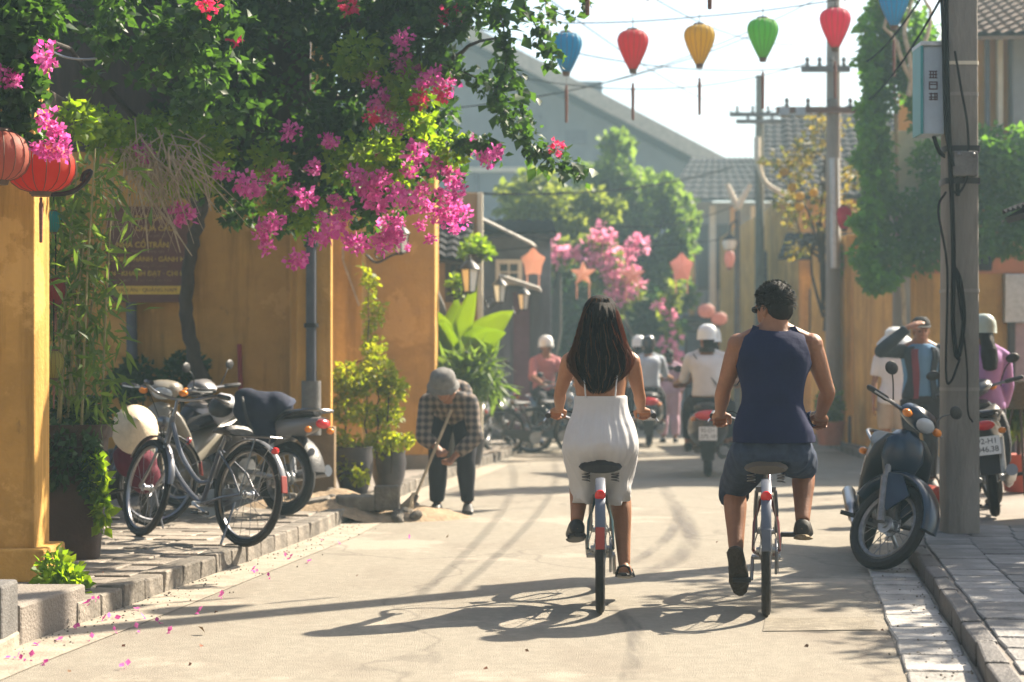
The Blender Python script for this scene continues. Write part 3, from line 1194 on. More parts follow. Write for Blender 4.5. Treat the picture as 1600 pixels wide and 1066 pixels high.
def add_wheel(par, c, r, tr, key, Mx=None, name='wheel', spoke_n=18, rim_m=None):
    ty, ri, sp, hb = wheel_meshes(r, tr, key, spoke_n, rim_m)
    w = bpy.data.objects.new(name, ty)
    place(w, par)
    m4 = Matrix.Translation(V(c))
    if Mx is not None:
        m4 = Mx @ m4
    w.matrix_local = m4
    inst('rim', ri, w)
    s = inst('spokes', sp, w)
    s['kind'] = 'stuff'
    inst('hub', hb, w)
    return w


def steer_matrix(p, ang, rake=math.radians(24)):
    ax = V((0, -math.sin(rake), math.cos(rake)))
    return Matrix.Translation(V(p)) @ Matrix.Rotation(ang, 4, ax) @ Matrix.Translation(-V(p))


GUARD = mat('dull_mudguard', (.10, .115, .15), .45, metal=.2, var=.2)


def bicycle(label, group, loc, rz, lean=0.0, body=None, crank=0.8, steer=0.0, rack=False, basket=False, guard=None, r=.33, saddle_m=None, double_tube=True, stand=True, reflector_white=False):
    body = body or paint('bicycle_paint', (.03, .05, .07))
    guard = guard or body
    root = thing('bicycle', loc, rz)
    root.rotation_euler = (0, lean, rz)
    tag(root, label, 'bicycle', group)
    ra, bb, fa = V((0, 0, r)), V((0, .46, .25)), V((0, 1.07, r))
    hb_, ht_ = V((0, .90, .60)), V((0, .845, .80))
    st_ = V((0, .31, .63))
    S = steer_matrix(ht_, steer)
    f = MB()
    f.tube([bb, st_], .016, 8)
    if double_tube:
        f.tube(smooth_path([ht_ - V((0, .0, .03)), (0, .72, .56), (0, .52, .40), (0, .385, .40)], 5), .016, 8)
        f.tube(smooth_path([hb_, (0, .76, .44), (0, .6, .32), bb], 5), .018, 8)
    else:
        f.tube([ht_ - V((0, .0, .03)), st_], .015, 8)
        f.tube([hb_, bb], .018, 8)
    f.tube([hb_, ht_ + V((0, -.005, .02))], .02, 8)
    for s in (-1, 1):
        f.tube([(s * .02, .46, .25), (s * .06, .2, r - .03), (s * .065, 0, r)], .009, 6)
        f.tube([(s * .015, .31, .60), (s * .06, .10, .46), (s * .065, 0, r)], .008, 6)
    fo = fused_simple(f, 'frame', body, root)
    for s in (-1, 1):
        pass
    # fork, front wheel and handlebar turn together
    k = MB()
    for s in (-1, 1):
        k.tube(smooth_path([(s * .05, .905, .57), (s * .058, .96, .45), (s * .055, 1.07, r)], 5), .011, 6)
    k.beam((-.055, .903, .575), (.055, .903, .575), .03, .03)
    k.tube([(0, .90, .58), (0, .83, .86)], .014, 8)
    k.xf(S)
    k.build('fork', M['chrome'], root)['kind'] = 'stuff'
    add_wheel(root, ra, r, .0235, 'b')
    add_wheel(root, fa, r, .0235, 'b', S)
    h = MB()
    h.tube([(0, .835, .84), (0, .825, .93)], .012, 8)
    h.tube(smooth_path([(-.285, .66, .985), (-.27, .78, 1.0), (-.15, .86, .955), (0, .84, .93), (.15, .86, .955), (.27, .78, 1.0), (.285, .66, .985)], 6), .011, 8)
    h.xf(S)
    hh = h.build('handlebar', M['chrome'], root)
    for s in (-1, 1):
        gp = MB().tube([(s * .286, .645, .984), (s * .273, .765, 1.0)], .016, 8).xf(S)
        gp.build('grip', M['vinyl'], hh)
        bl = MB().tube(smooth_path([(s * .265, .80, .985), (s * .30, .76, .965), (s * .31, .68, .95)], 4), .006, 5).xf(S)
        bl.build('brake_lever', M['chrome'], hh)
    cb = MB()
    for s in (-1, 1):
        cb.tube(smooth_path([(s * .265, .80, .985), (s * .16, .98, .99), (s * .03, 1.0, .80), (0, .93, .6)], 6), .003, 4)
    cb.xf(S)
    cbo = cb.build('brake_cable', M['cable'], root)
    cbo['kind'] = 'stuff'
    # saddle
    sd = MB()
    sd.loft([((0, .12, .725), (.0975, 0, 0), (0, 0, .022)), ((0, .14, .735), (.1125, 0, 0), (0, 0, .035)), ((0, .20, .735), (.105, 0, 0), (0, 0, .035)), ((0, .27, .732), (.065, 0, 0), (0, 0, .028)), ((0, .34, .732), (.035, 0, 0), (0, 0, .022)), ((0, .395, .727), (.015, 0, 0), (0, 0, .012))], 14)
    so = sd.build('saddle', saddle_m or M['vinyl'], root)
    MB().tube([(0, .315, .61), (0, .27, .70)], .0125, 8).build('seat_post', M['chrome'], root)
    sp = MB()
    for s in (-1, 1):
        sp.tube(smooth_path([(s * .075 + .02 * math.cos(a), .15 + .02 * math.sin(a), .66 + .045 * a / 20) for a in [x * .7 for x in range(28)]], 2), .0035, 4)
    o = sp.build('saddle_spring', M['chrome'], so)
    o['kind'] = 'stuff'
    # mudguards
    for c, a0, a1, MX in ((ra, math.radians(15), math.radians(160), None), (fa, math.radians(35), math.radians(175), S)):
        mg = MB()
        rings = []
        n = 16
        for i in range(n + 1):
            a = a0 + (a1 - a0) * i / n
            d = V((0, math.cos(a), math.sin(a)))
            rings.append((c + d * (r + .022), V((.025, 0, 0)), d * .007))
        mg.loft(rings, 8)
        if MX is not None:
            mg.xf(MX)
        mo = mg.build('mudguard', guard if MX is None else M['chrome'], root)
        if MX is None:
            rf = MB()
            rf.lathe([(0.0, 0), (.027, 0), (.027, .012), (.02, .018), (0, .02)], 14, (0, -.225, .615), Matrix.Rotation(math.radians(105), 3, 'X'))
            rf.build('rear_reflector', M['redlens'], mo)
            MB().box((0, -.342, .41), (.045, .010, .11), Matrix.Rotation(-.2, 3, 'X')).build('mud_flap', GUARD if reflector_white else mat('flap_red', (.30, .05, .04), .6), mo, bev=.004)
    st = MB()
    for s in (-1, 1):
        st.tube([(s * .068, 0, r), (s * .034, -.2, r + .285)], .003, 4)
        st.tube([(s * .068, 0, r), (s * .034, -.31, r + .14)], .003, 4)
    o = st.build('mudguard_stay', M['chrome'], root)
    o['kind'] = 'stuff'
    # drive
    ch = MB()
    ch.slab([(.045, .55, .25), (.045, .46 + .09 * .7, .25 + .075), (.045, .44, .35), (.045, .02, r + .05), (.045, -.05, r), (.045, .02, r - .045), (.045, .44, .16), (.045, .53, .18)], (.014, 0, 0))
    ch.build('chain_guard', guard, root, bev=.004)
    ck = MB()
    dv = V((0, math.sin(crank), math.cos(crank))) * .155
    pr, pl = bb + dv + V((.075, 0, 0)), bb - dv + V((-.075, 0, 0))
    ck.tube([bb + V((.07, 0, 0)), pr], .009, 6)
    ck.tube([bb + V((-.07, 0, 0)), pl], .009, 6)
    ck.tube([bb - V((.075, 0, 0)), bb + V((.075, 0, 0))], .016, 8)
    ck.lathe([(.0, .062), (.085, .062), (.085, .066), (0, .066)], 20, bb, Matrix.Rotation(math.pi / 2, 3, 'Y'))
    ck.build('crank', M['dullsteel'], root)['kind'] = 'stuff'
    for q, s in ((pr, 1), (pl, -1)):
        MB().box(q + V((s * .05, 0, 0)), (.095, .075, .022)).build('pedal', M['vinyl'], root, bev=.004)
    if rack:
        k = MB()
        for s in (-1, 1):
            k.tube([(s * .06, .16, .70), (s * .06, -.24, .70)], .006, 5)
            k.tube([(s * .06, -.1, .70), (s * .07, 0, r)], .005, 5)
        for i in range(4):
            k.tube([(-.06, -.22 + .12 * i, .70), (.06, -.22 + .12 * i, .70)], .005, 5)
        k.build('rack', M['chrome'], root)['kind'] = 'stuff'
    if basket:
        k = MB()
        for j in range(6):
            z = .68 + .045 * j
            w, d = .13 + .009 * j, .10 + .006 * j
            k.tube([(x, .98 + .08 + y, z) for x, y in ((-w, -d), (w, -d), (w, d), (-w, d))], .003, 4, loop=True)
        for i in range(22):
            a = 2 * math.pi * i / 22
            cx, cy = math.cos(a), math.sin(a)
            e = max(abs(cx), abs(cy))
            k.tube([(.13 * cx / e, 1.06 + .10 * cy / e, .68), (.175 * cx / e, 1.06 + .13 * cy / e, .905)], .0025, 4)
        for i in range(6):
            k.tube([(-.13, .97 + .036 * i, .68), (.13, .97 + .036 * i, .68)], .0025, 4)
        k.xf(S)
        k.build('basket', M['dullsteel'], root)['kind'] = 'stuff'
    if stand:
        MB().tube([(-.06, .05, .28), (-.17, .02, .01)], .008, 6).build('kickstand', M['chrome'], root)
    hl = MB()
    hl.lathe([(0, -.05), (.03, -.045), (.042, 0), (.042, .015), (0, .02)], 12, (0, .98, .78), Matrix.Rotation(-math.pi / 2, 3, 'X'))
    hl.xf(S)
    hl.build('headlamp', M['chrome'], root)
    return root


def fused_simple(mb, name, m, par):
    o = mb.build(name, m, par)
    o['kind'] = 'stuff'
    return o


def underbone(label, group, loc, rz, lean=0.0, steer=0.0, body=None, dark=None, seat_m=None, front_guard=None, mirrors=True, number=True, apron=None, rim_m=None):
    """small step through motorbike; origin under the rear wheel, forward +Y"""
    body = body or paint('moped_paint', (.02, .05, .10))
    dark = dark or M['vinyl']
    root = thing('motorbike', loc, rz)
    root.rotation_euler = (0, lean, rz)
    tag(root, label, 'motorbike', group)
    r, tr = .285, .036
    hd = V((0, .99, .80))
    S = steer_matrix(hd, steer)
    add_wheel(root, (0, 0, r), r, tr + .004, 'm' + str(bool(rim_m)), None, spoke_n=20, rim_m=rim_m)
    add_wheel(root, (0, 1.22, r), r, tr, 'm' + str(bool(rim_m)), S, spoke_n=20, rim_m=rim_m)
    k = MB()
    for s in (-1, 1):
        k.tube([(s * .075, .985, .78), (s * .075, 1.09, .52)], .021, 8)
        k.tube([(s * .075, 1.07, .55), (s * .075, 1.22, r)], .026, 8)
    k.beam((-.09, 1.01, .74), (.09, 1.01, .74), .05, .04)
    k.xf(S)
    k.build('front_fork', M['engine'], root)['kind'] = 'stuff'
    mg = MB()
    rings = []
    for i in range(15):
        a = math.radians(12 + 150 * i / 14)
        d = V((0, math.cos(a), math.sin(a)))
        w = .068 + .016 * math.sin(math.pi * i / 14)
        rings.append((V((0, 1.22, r)) + d * (r + .035), V((w, 0, 0)), d * .03))
    mg.loft(rings, 12)
    for s in (-1, 1):
        mg.slab([(s * .07, 1.33, .50), (s * .07, 1.20, .60), (s * .07, 1.08, .58), (s * .07, 1.13, .42), (s * .07, 1.22, .36)], (s * .012, 0, 0))
    mg.xf(S)
    mg.build('front_mudguard', front_guard or body, root)
    # leg shield with swept wings
    ls = MB()
    prof = [(.88, .76, .09, .11), (1.02, .81, .13, .075), (1.03, .74, .185, .06), (.98, .64, .205, .05), (.91, .50, .205, .04), (.84, .37, .18, .035), (.77, .27, .12, .03)]
    ls.loft([((0, y, z), (w, 0, 0), (0, d, d * .45)) for y, z, w, d in prof], 20, e=.62)
    ls.build('leg_shield', apron or dark, root, ang=60)
    fc = MB()
    fc.loft([((0, 1.02, .86), (.07, 0, 0), (0, .05, .02)), ((0, 1.085, .80), (.12, 0, 0), (0, .05, .025)), ((0, 1.105, .70), (.13, 0, 0), (0, .04, .02)), ((0, 1.07, .58), (.085, 0, 0), (0, .04, .02)), ((0, 1.0, .50), (.03, 0, 0), (0, .03, .01))], 16)
    fc.build('front_cowl', body, root, ang=60)
    # handlebar cover and headlight
    hc = MB()
    hc.loft([((0, .90, .985), (.07, 0, 0), (0, .02, .03)), ((0, .95, .99), (.125, 0, 0), (0, .03, .055)), ((0, 1.03, .97), (.12, 0, 0), (0, .03, .065)), ((0, 1.08, .945), (.085, 0, 0), (0, .02, .05))], 16, e=.85)
    hc.xf(S)
    hco = hc.build('handlebar_cover', body, root, ang=60)
    MB().ball((0, 1.085, .945), .078, .03, .048, 14, 8, Matrix.Rotation(-.25, 3, 'X')).xf(S).build('headlight', M['lens'], hco)
    hb = MB().tube(smooth_path([(-.335, .86, .985), (-.2, .93, .975), (0, .97, .965), (.2, .93, .975), (.335, .86, .985)], 5), .012, 8)
    hb.xf(S)
    hbo = hb.build('handlebar', M['chrome'], root)
    for s in (-1, 1):
        MB().tube([(s * .345, .855, .985), (s * .235, .915, .978)], .018, 8, rnd=True).xf(S).build('grip', M['vinyl'], hbo)
        MB().tube([(s * .20, .97, .975), (s * .27, .955, .97), (s * .34, .91, .975)], .006, 5).xf(S).build('brake_lever', M['dullsteel'], hbo)
        MB().ball((s * .15, 1.05, .955), .035, .03, .025, 10, 6).xf(S).build('indicator', M['amber'], hco)
        if mirrors:
            mi = MB()
            mi.tube(smooth_path([(s * .20, .94, .99), (s * .25, .92, 1.08), (s * .31, .93, 1.13)], 5), .005, 5)
            mi.ball((s * .33, .93, 1.15), .058, .015, .04, 12, 8)
            mi.xf(S)
            mi.build('mirror', M['vinyl'], root)
    # body
    bd = MB()
    bd.loft([((0, .80, .40), (.07, 0, 0), (0, .03, .06)), ((0, .66, .44), (.10, 0, 0), (0, .03, .07)), ((0, .50, .53), (.125, 0, 0), (0, .02, .10)), ((0, .25, .60), (.135, 0, 0), (0, 0, .12)), ((0, .0, .66), (.125, 0, 0), (0, 0, .10)), ((0, -.22, .70), (.10, 0, 0), (0, 0, .06)), ((0, -.34, .73), (.06, 0, 0), (0, 0, .03))], 16, e=.85)
    bd.build('body_cowl', body, root, ang=60)
    se = MB()
    se.loft([((0, .58, .67), (.07, 0, 0), (0, 0, .025)), ((0, .45, .715), (.115, 0, 0), (0, 0, .045)), ((0, .22, .735), (.13, 0, 0), (0, 0, .05)), ((0, .0, .765), (.12, 0, 0), (0, 0, .05)), ((0, -.22, .79), (.09, 0, 0), (0, 0, .035)), ((0, -.28, .79), (.05, 0, 0), (0, 0, .02))], 16, e=.85)
    se.build('seat', seat_m or M['vinyl'], root, ang=60)
    en = MB()
    en.loft([((0, .44, .33), (.10, 0, 0), (0, .0, .10)), ((0, .62, .33), (.13, 0, 0), (0, 0, .11)), ((0, .80, .34), (.08, 0, 0), (0, 0, .075)), ((0, .93, .37), (.07, 0, 0), (0, 0, .065))], 12, e=.8)
    en.build('engine', M['engine'], root)
    MB().tube(smooth_path([(.09, .75, .27), (.13, .55, .20), (.14, .3, .23), (.15, .1, .30), (.155, -.28, .36)], 6), [.018] * 12 + [.03] * 4 + [.046] * 9, 10).build('exhaust', M['chrome'], root)
    sw = MB()
    for s in (-1, 1):
        sw.tube([(s * .08, .45, .33), (s * .085, 0, r)], .02, 8)
        sw.tube([(s * .10, .03, .32), (s * .11, .10, .60)], .024, 8)
    sw.build('swing_arm', M['dullsteel'], root)['kind'] = 'stuff'
    for s in (-1, 1):
        MB().tube([(s * .07, .62, .26), (s * .25, .63, .27)], .016, 6).build('footrest', M['vinyl'], root)
    rg = MB()
    rings = []
    for i in range(10):
        a = math.radians(70 + 100 * i / 9)
        d = V((0, math.cos(a), math.sin(a)))
        rings.append((V((0, 0, r)) + d * (r + .05), V((.075, 0, 0)), d * .012))
    rg.loft(rings, 10)
    rgo = rg.build('rear_mudguard', M['vinyl'], root)
    MB().ball((0, -.345, .71), .075, .035, .038, 12, 8).build('taillight', M['redlens'], root)
    for s in (-1, 1):
        MB().ball((s * .12, -.31, .66), .03, .03, .025, 10, 6).build('indicator', M['amber'], root)
    if number:
        npm = Matrix.Rotation(math.radians(-15), 3, 'X')
        n_ = MB().box((0, -.385, .56), (.19, .008, .14), npm).build('number_plate', M['plate'], root, smooth=False)
        for row, tx in enumerate(('92-H1', '046.38')):
            d = inst('plate_digits', text_mesh(tx, .042, M['platechar'], .001), n_)
            d.matrix_local = Matrix.Translation(V((0, -.385, .56)) + npm @ V((0, -.0055, .032 - .062 * row))) @ npm.to_4x4() @ Matrix.Rotation(math.pi / 2, 4, 'X')
            d['kind'] = 'stuff'
    gb = MB().tube(smooth_path([(-.10, .02, .74), (-.13, -.2, .80), (-.08, -.36, .81), (.08, -.36, .81), (.13, -.2, .80), (.10, .02, .74)], 4), .012, 6)
    gb.build('grab_rail', M['chrome'], root)
    MB().tube([(-.10, .42, .22), (-.24, .38, .015)], .012, 6).build('side_stand', M['dullsteel'], root)
    return root


def scooter(label, group, loc, rz, body, seat_m=None, accent=None):
    """wide bodied city scooter, origin under the rear wheel"""
    root = thing('scooter', loc, rz)
    tag(root, label, 'scooter', group)
    r, tr = .235, .05
    rm = M['engine']
    add_wheel(root, (0, 0, r), r, tr, 's', None, spoke_n=8, rim_m=rm)
    add_wheel(root, (0, 1.24, r), r, tr, 's', None, spoke_n=8, rim_m=rm)
    b = MB()
    b.loft([((0, .62, .40), (.15, 0, 0), (0, .02, .12)), ((0, .45, .48), (.19, 0, 0), (0, 0, .18)), ((0, .2, .54), (.225, 0, 0), (0, 0, .21)), ((0, -.05, .56), (.23, 0, 0), (0, 0, .20)), ((0, -.24, .57), (.19, 0, 0), (0, 0, .17)), ((0, -.36, .58), (.13, 0, 0), (0, 0, .12)), ((0, -.41, .59), (.06, 0, 0), (0, 0, .06))], 20, e=.85)
    b.build('body', body, root, ang=60)
    b = MB()
    b.loft([((0, .55, .68), (.10, 0, 0), (0, .01, .05)), ((0, .35, .75), (.155, 0, 0), (0, 0, .06)), ((0, .1, .77), (.165, 0, 0), (0, 0, .055)), ((0, -.2, .79), (.14, 0, 0), (0, 0, .055)), ((0, -.34, .79), (.07, 0, 0), (0, 0, .03))], 18, e=.85)
    b.build('seat', seat_m or M['vinyl'], root, ang=60)
    MB().loft([((0, .5, .28), (.17, 0, 0), (0, 0, .04)), ((0, .98, .27), (.19, 0, 0), (0, 0, .04))], 12, e=.5).build('floor_board', body, root)
    MB().loft([((0, .94, .26), (.17, 0, 0), (0, .05, 0)), ((0, 1.0, .45), (.23, 0, 0), (0, .055, .01)), ((0, 1.03, .70), (.22, 0, 0), (0, .06, .01)), ((0, .99, .90), (.12, 0, 0), (0, .06, .01))], 18, e=.8).build('leg_shield', body, root, ang=60)
    MB().loft([((0, .90, 1.0), (.12, 0, 0), (0, .02, .05)), ((0, 1.02, 1.0), (.13, 0, 0), (0, .02, .07)), ((0, 1.10, .97), (.08, 0, 0), (0, .02, .05))], 14, e=.85).build('handlebar_cover', body, root, ang=60)
    hb = MB().tube(smooth_path([(-.35, .86, 1.03), (-.2, .94, 1.01), (.2, .94, 1.01), (.35, .86, 1.03)], 5), .014, 8).build('handlebar', M['vinyl'], root)
    for s in (-1, 1):
        m = MB()
        m.tube(smooth_path([(s * .2, .95, 1.03), (s * .27, .94, 1.14), (s * .33, .95, 1.19)], 4), .006, 5)
        m.ball((s * .34, .95, 1.21), .06, .015, .042, 12, 8)
        m.build('mirror', M['vinyl'], root)
        MB().ball((s * .16, -.29, .66), .035, .05, .028, 10, 6).build('indicator', M['amber'], root)
    MB().ball((0, -.385, .70), .15, .06, .06, 14, 8).build('taillight', M['redlens'], root)
    n_ = MB().box((0, -.445, .50), (.20, .008, .15)).build('number_plate', M['plate'], root, smooth=False)
    for row, tx in enumerate(('92-D1', '275.10')):
        d = inst('plate_digits', text_mesh(tx, .045, M['platechar'], .001), n_, (0, -.4515, .533 - .066 * row), (math.pi / 2, 0, 0))
        d['kind'] = 'stuff'
    MB().slab([(-.09, -.40, .44), (.09, -.40, .44), (.07, -.33, .20), (-.07, -.33, .20)], (0, .015, 0)).build('rear_mud_flap', M['vinyl'], root)
    MB().tube(smooth_path([(.14, .3, .24), (.17, .1, .25), (.18, -.3, .31)], 5), [.03] * 4 + [.055] * 7, 10).build('exhaust', M['engine'], root)
    MB().loft([((0, 1.24, .235), (.07, 0, 0), (0, .01, .29)), ((0, 1.24, .236), (.071, 0, 0), (0, .01, .291))], 14) 
    return root


BG = 'bicycles ridden down the street'
bike_w = bicycle('dark green bicycle under the long haired woman in the white dress', BG, (0.448, 9.74, 0), -.05, 0, paint('teal_frame', (.02, .06, .065)), crank=math.radians(135), guard=GUARD, stand=False)
bike_m = bicycle('dark red bicycle ridden by the man in the navy tank top', BG, (1.276, 9.64, 0), -.13, 0, paint('maroon_frame', (.13, .015, .012)), crank=math.radians(45), guard=GUARD, stand=False, reflector_white=True, saddle_m=mat('brown_saddle', (.09, .07, .05), .5, var=.2))

# parked beside the road on the left
def at_ground(px, py, z=PZ):
    return G(px, py, z)


BP = 'bicycles parked on the left pavement'
# silver bicycle: rear wheel right (px 378), front wheel left (px 250)
rw = G(381, 855, PZ)
silver = bicycle('silver grey step through bicycle parked under the bougainvillea', BP, rw, math.radians(47), math.radians(6), paint('silver_frame', (.085, .09, .11), .3), crank=1.2, steer=math.radians(-12), rack=True, guard=paint('silver_guard', (.14, .145, .16), .3))
dark_b = bicycle('black bicycle half hidden behind the tall planter', BP, V((-2.55, 13.7, PZ)), math.radians(128), math.radians(-7), paint('black_frame', (.02, .02, .022)), crank=.4, steer=.2, basket=False)
MG = 'motorbikes parked on the left pavement'
moped = underbone('cream white moped standing behind the silver bicycle', MG, V((-2.22, 15.3, PZ)), math.radians(160), math.radians(4), steer=math.radians(20), body=paint('cream_paint', (.24, .22, .18)), mirrors=False, apron=paint('cream_apron', (.24, .22, .18)), seat_m=M['vinyl'])
sport = underbone('grey motorbike with red tail lamp under a navy bag by the corner pillar', MG, V((-1.74, 14.7, PZ)), math.radians(52), math.radians(5), steer=.3, body=paint('white_red_paint', (.17, .165, .17)), dark=paint('navy_fairing', (.03, .035, .05)), seat_m=M['vinyl'], number=False)
# blue moped leaning at the right kerb, front wheel towards us
fw = G(1378, 893, 0)
RZ = math.radians(180 - 6)
root_b = underbone('dark blue moped leaning on its stand in front of the concrete pole', 'motorbikes parked at the right kerb', (0, 0, 0), RZ, 0, steer=math.radians(42), rim_m=M['engine'], body=paint('deep_blue_paint', (.004, .020, .046), .3), dark=paint('dark_navy_panel', (.007, .010, .016), .35), apron=paint('dark_navy_apron', (.006, .011, .019), .35))
LEAN = math.radians(13)
root_b.rotation_euler = (0, -LEAN, RZ)
off = Matrix.Rotation(RZ, 3, 'Z') @ Matrix.Rotation(-LEAN, 3, 'Y') @ V((-.03, 1.19, 0))
root_b.location = fw - off
root_b.location.z = 0.0
bike_p = underbone('silver and black motorbike with number plate parked behind the concrete pole', 'motorbikes parked at the right kerb', G(1556, 808, PZ), math.radians(-13), math.radians(-7), steer=.25, body=paint('graphite_paint', (.10, .11, .12), .3), dark=M['vinyl'])
pillion_sc = scooter('brown scooter carrying a rider in a white helmet and white shirt', 'scooters riding away', V((1106 - 800, 0, 0)) * (21.6 / 3000) + V((0, 21.6, 0)), -.1, paint('brown_scooter_paint', (.045, .032, .03), .3))
far_sc = scooter('dark scooter far down the street under a rider in a pale blue shirt', 'scooters riding away', V(((1014 - 800) * 29.5 / 3000, 29.5, 0)), -.08, paint('dark_scooter_paint', (.03, .035, .04), .3))

FG = 'bikes parked far down on the left'
fb = bicycle('black bicycle in the far row by the dark shop house', FG, V((-.14, 26.6, 0.0)), math.radians(-75), 0.08, paint('far_black_frame', (.02, .02, .022)), basket=True)
fb2 = bicycle('second far black bicycle, nearer the road', FG, V((.28, 27.4, 0.0)), math.radians(-80), .08, paint('far_blue_frame', (.02, .04, .06)), basket=True)
fm = underbone('far parked motorbike with amber lamps behind the black bicycles', FG, V((-.05, 28.3, PZ)), math.radians(165), .1, body=paint('far_grey_paint', (.20, .21, .22)))
fm2 = underbone('far blue motorbike standing behind the riding woman', FG, V((.5, 28.8, 0)), math.radians(200), .1, body=paint('far_blue_paint', (.05, .12, .22)))
# ------------------------------------------------------------------ people
def skinmat(name, c):
    m = mat(name, c, 0.5, var=0.18, scale=14, bump=0.12, bscale=90, dirt=.18)
    b = m.node_tree.nodes['Principled BSDF']
    b.inputs['Subsurface Weight'].default_value = 0.15
    b.inputs['Subsurface Radius'].default_value = (0.02, 0.008, 0.004)
    b.inputs['Subsurface Scale'].default_value = 0.5
    return m


SKIN = skinmat('skin_tan', (0.33, 0.155, 0.082))
SKIN2 = skinmat('skin_brown', (0.27, 0.125, 0.068))
HAIRM = mat('black_hair', (0.008, 0.006, 0.005), 0.6, var=0.4, scale=40, spec=0.18, stretch=(6, 6, .4), bump=.5, bscale=60)


def cloth(name, c, c2=None, trans=0.0, scale=5, var=.12):
    m = mat(name, c, 0.85, var=var, scale=scale, c2=c2, bump=0.35, bscale=14, spec=0.2)
    if trans:
        t = m.node_tree
        b = t.nodes['Principled BSDF']
        tr = t.nodes.new('ShaderNodeBsdfTranslucent')
        tr.inputs['Color'].default_value = (*[min(1, x * 1.1) for x in c], 1)
        ms = t.nodes.new('ShaderNodeMixShader')
        ms.inputs[0].default_value = trans
        t.links.new(b.outputs[0], ms.inputs[1])
        t.links.new(tr.outputs[0], ms.inputs[2])
        t.links.new(ms.outputs[0], t.nodes['Material Output'].inputs['Surface'])
    return m


def crom(rows, k=4):
    """Catmull-Rom through rows of numbers"""
    a = np.array(rows, float)
    q = np.vstack([2 * a[0] - a[1], a, 2 * a[-1] - a[-2]])
    o = []
    for i in range(1, len(q) - 2):
        p0, p1, p2, p3 = q[i - 1:i + 3]
        for j in range(k):
            t = j / k
            o.append(0.5 * (2 * p1 + (p2 - p0) * t + (2 * p0 - 5 * p1 + 4 * p2 - p3) * t * t + (p3 - p0 - 3 * p2 + 3 * p1) * t ** 3))
    o.append(a[-1])
    return np.array(o)


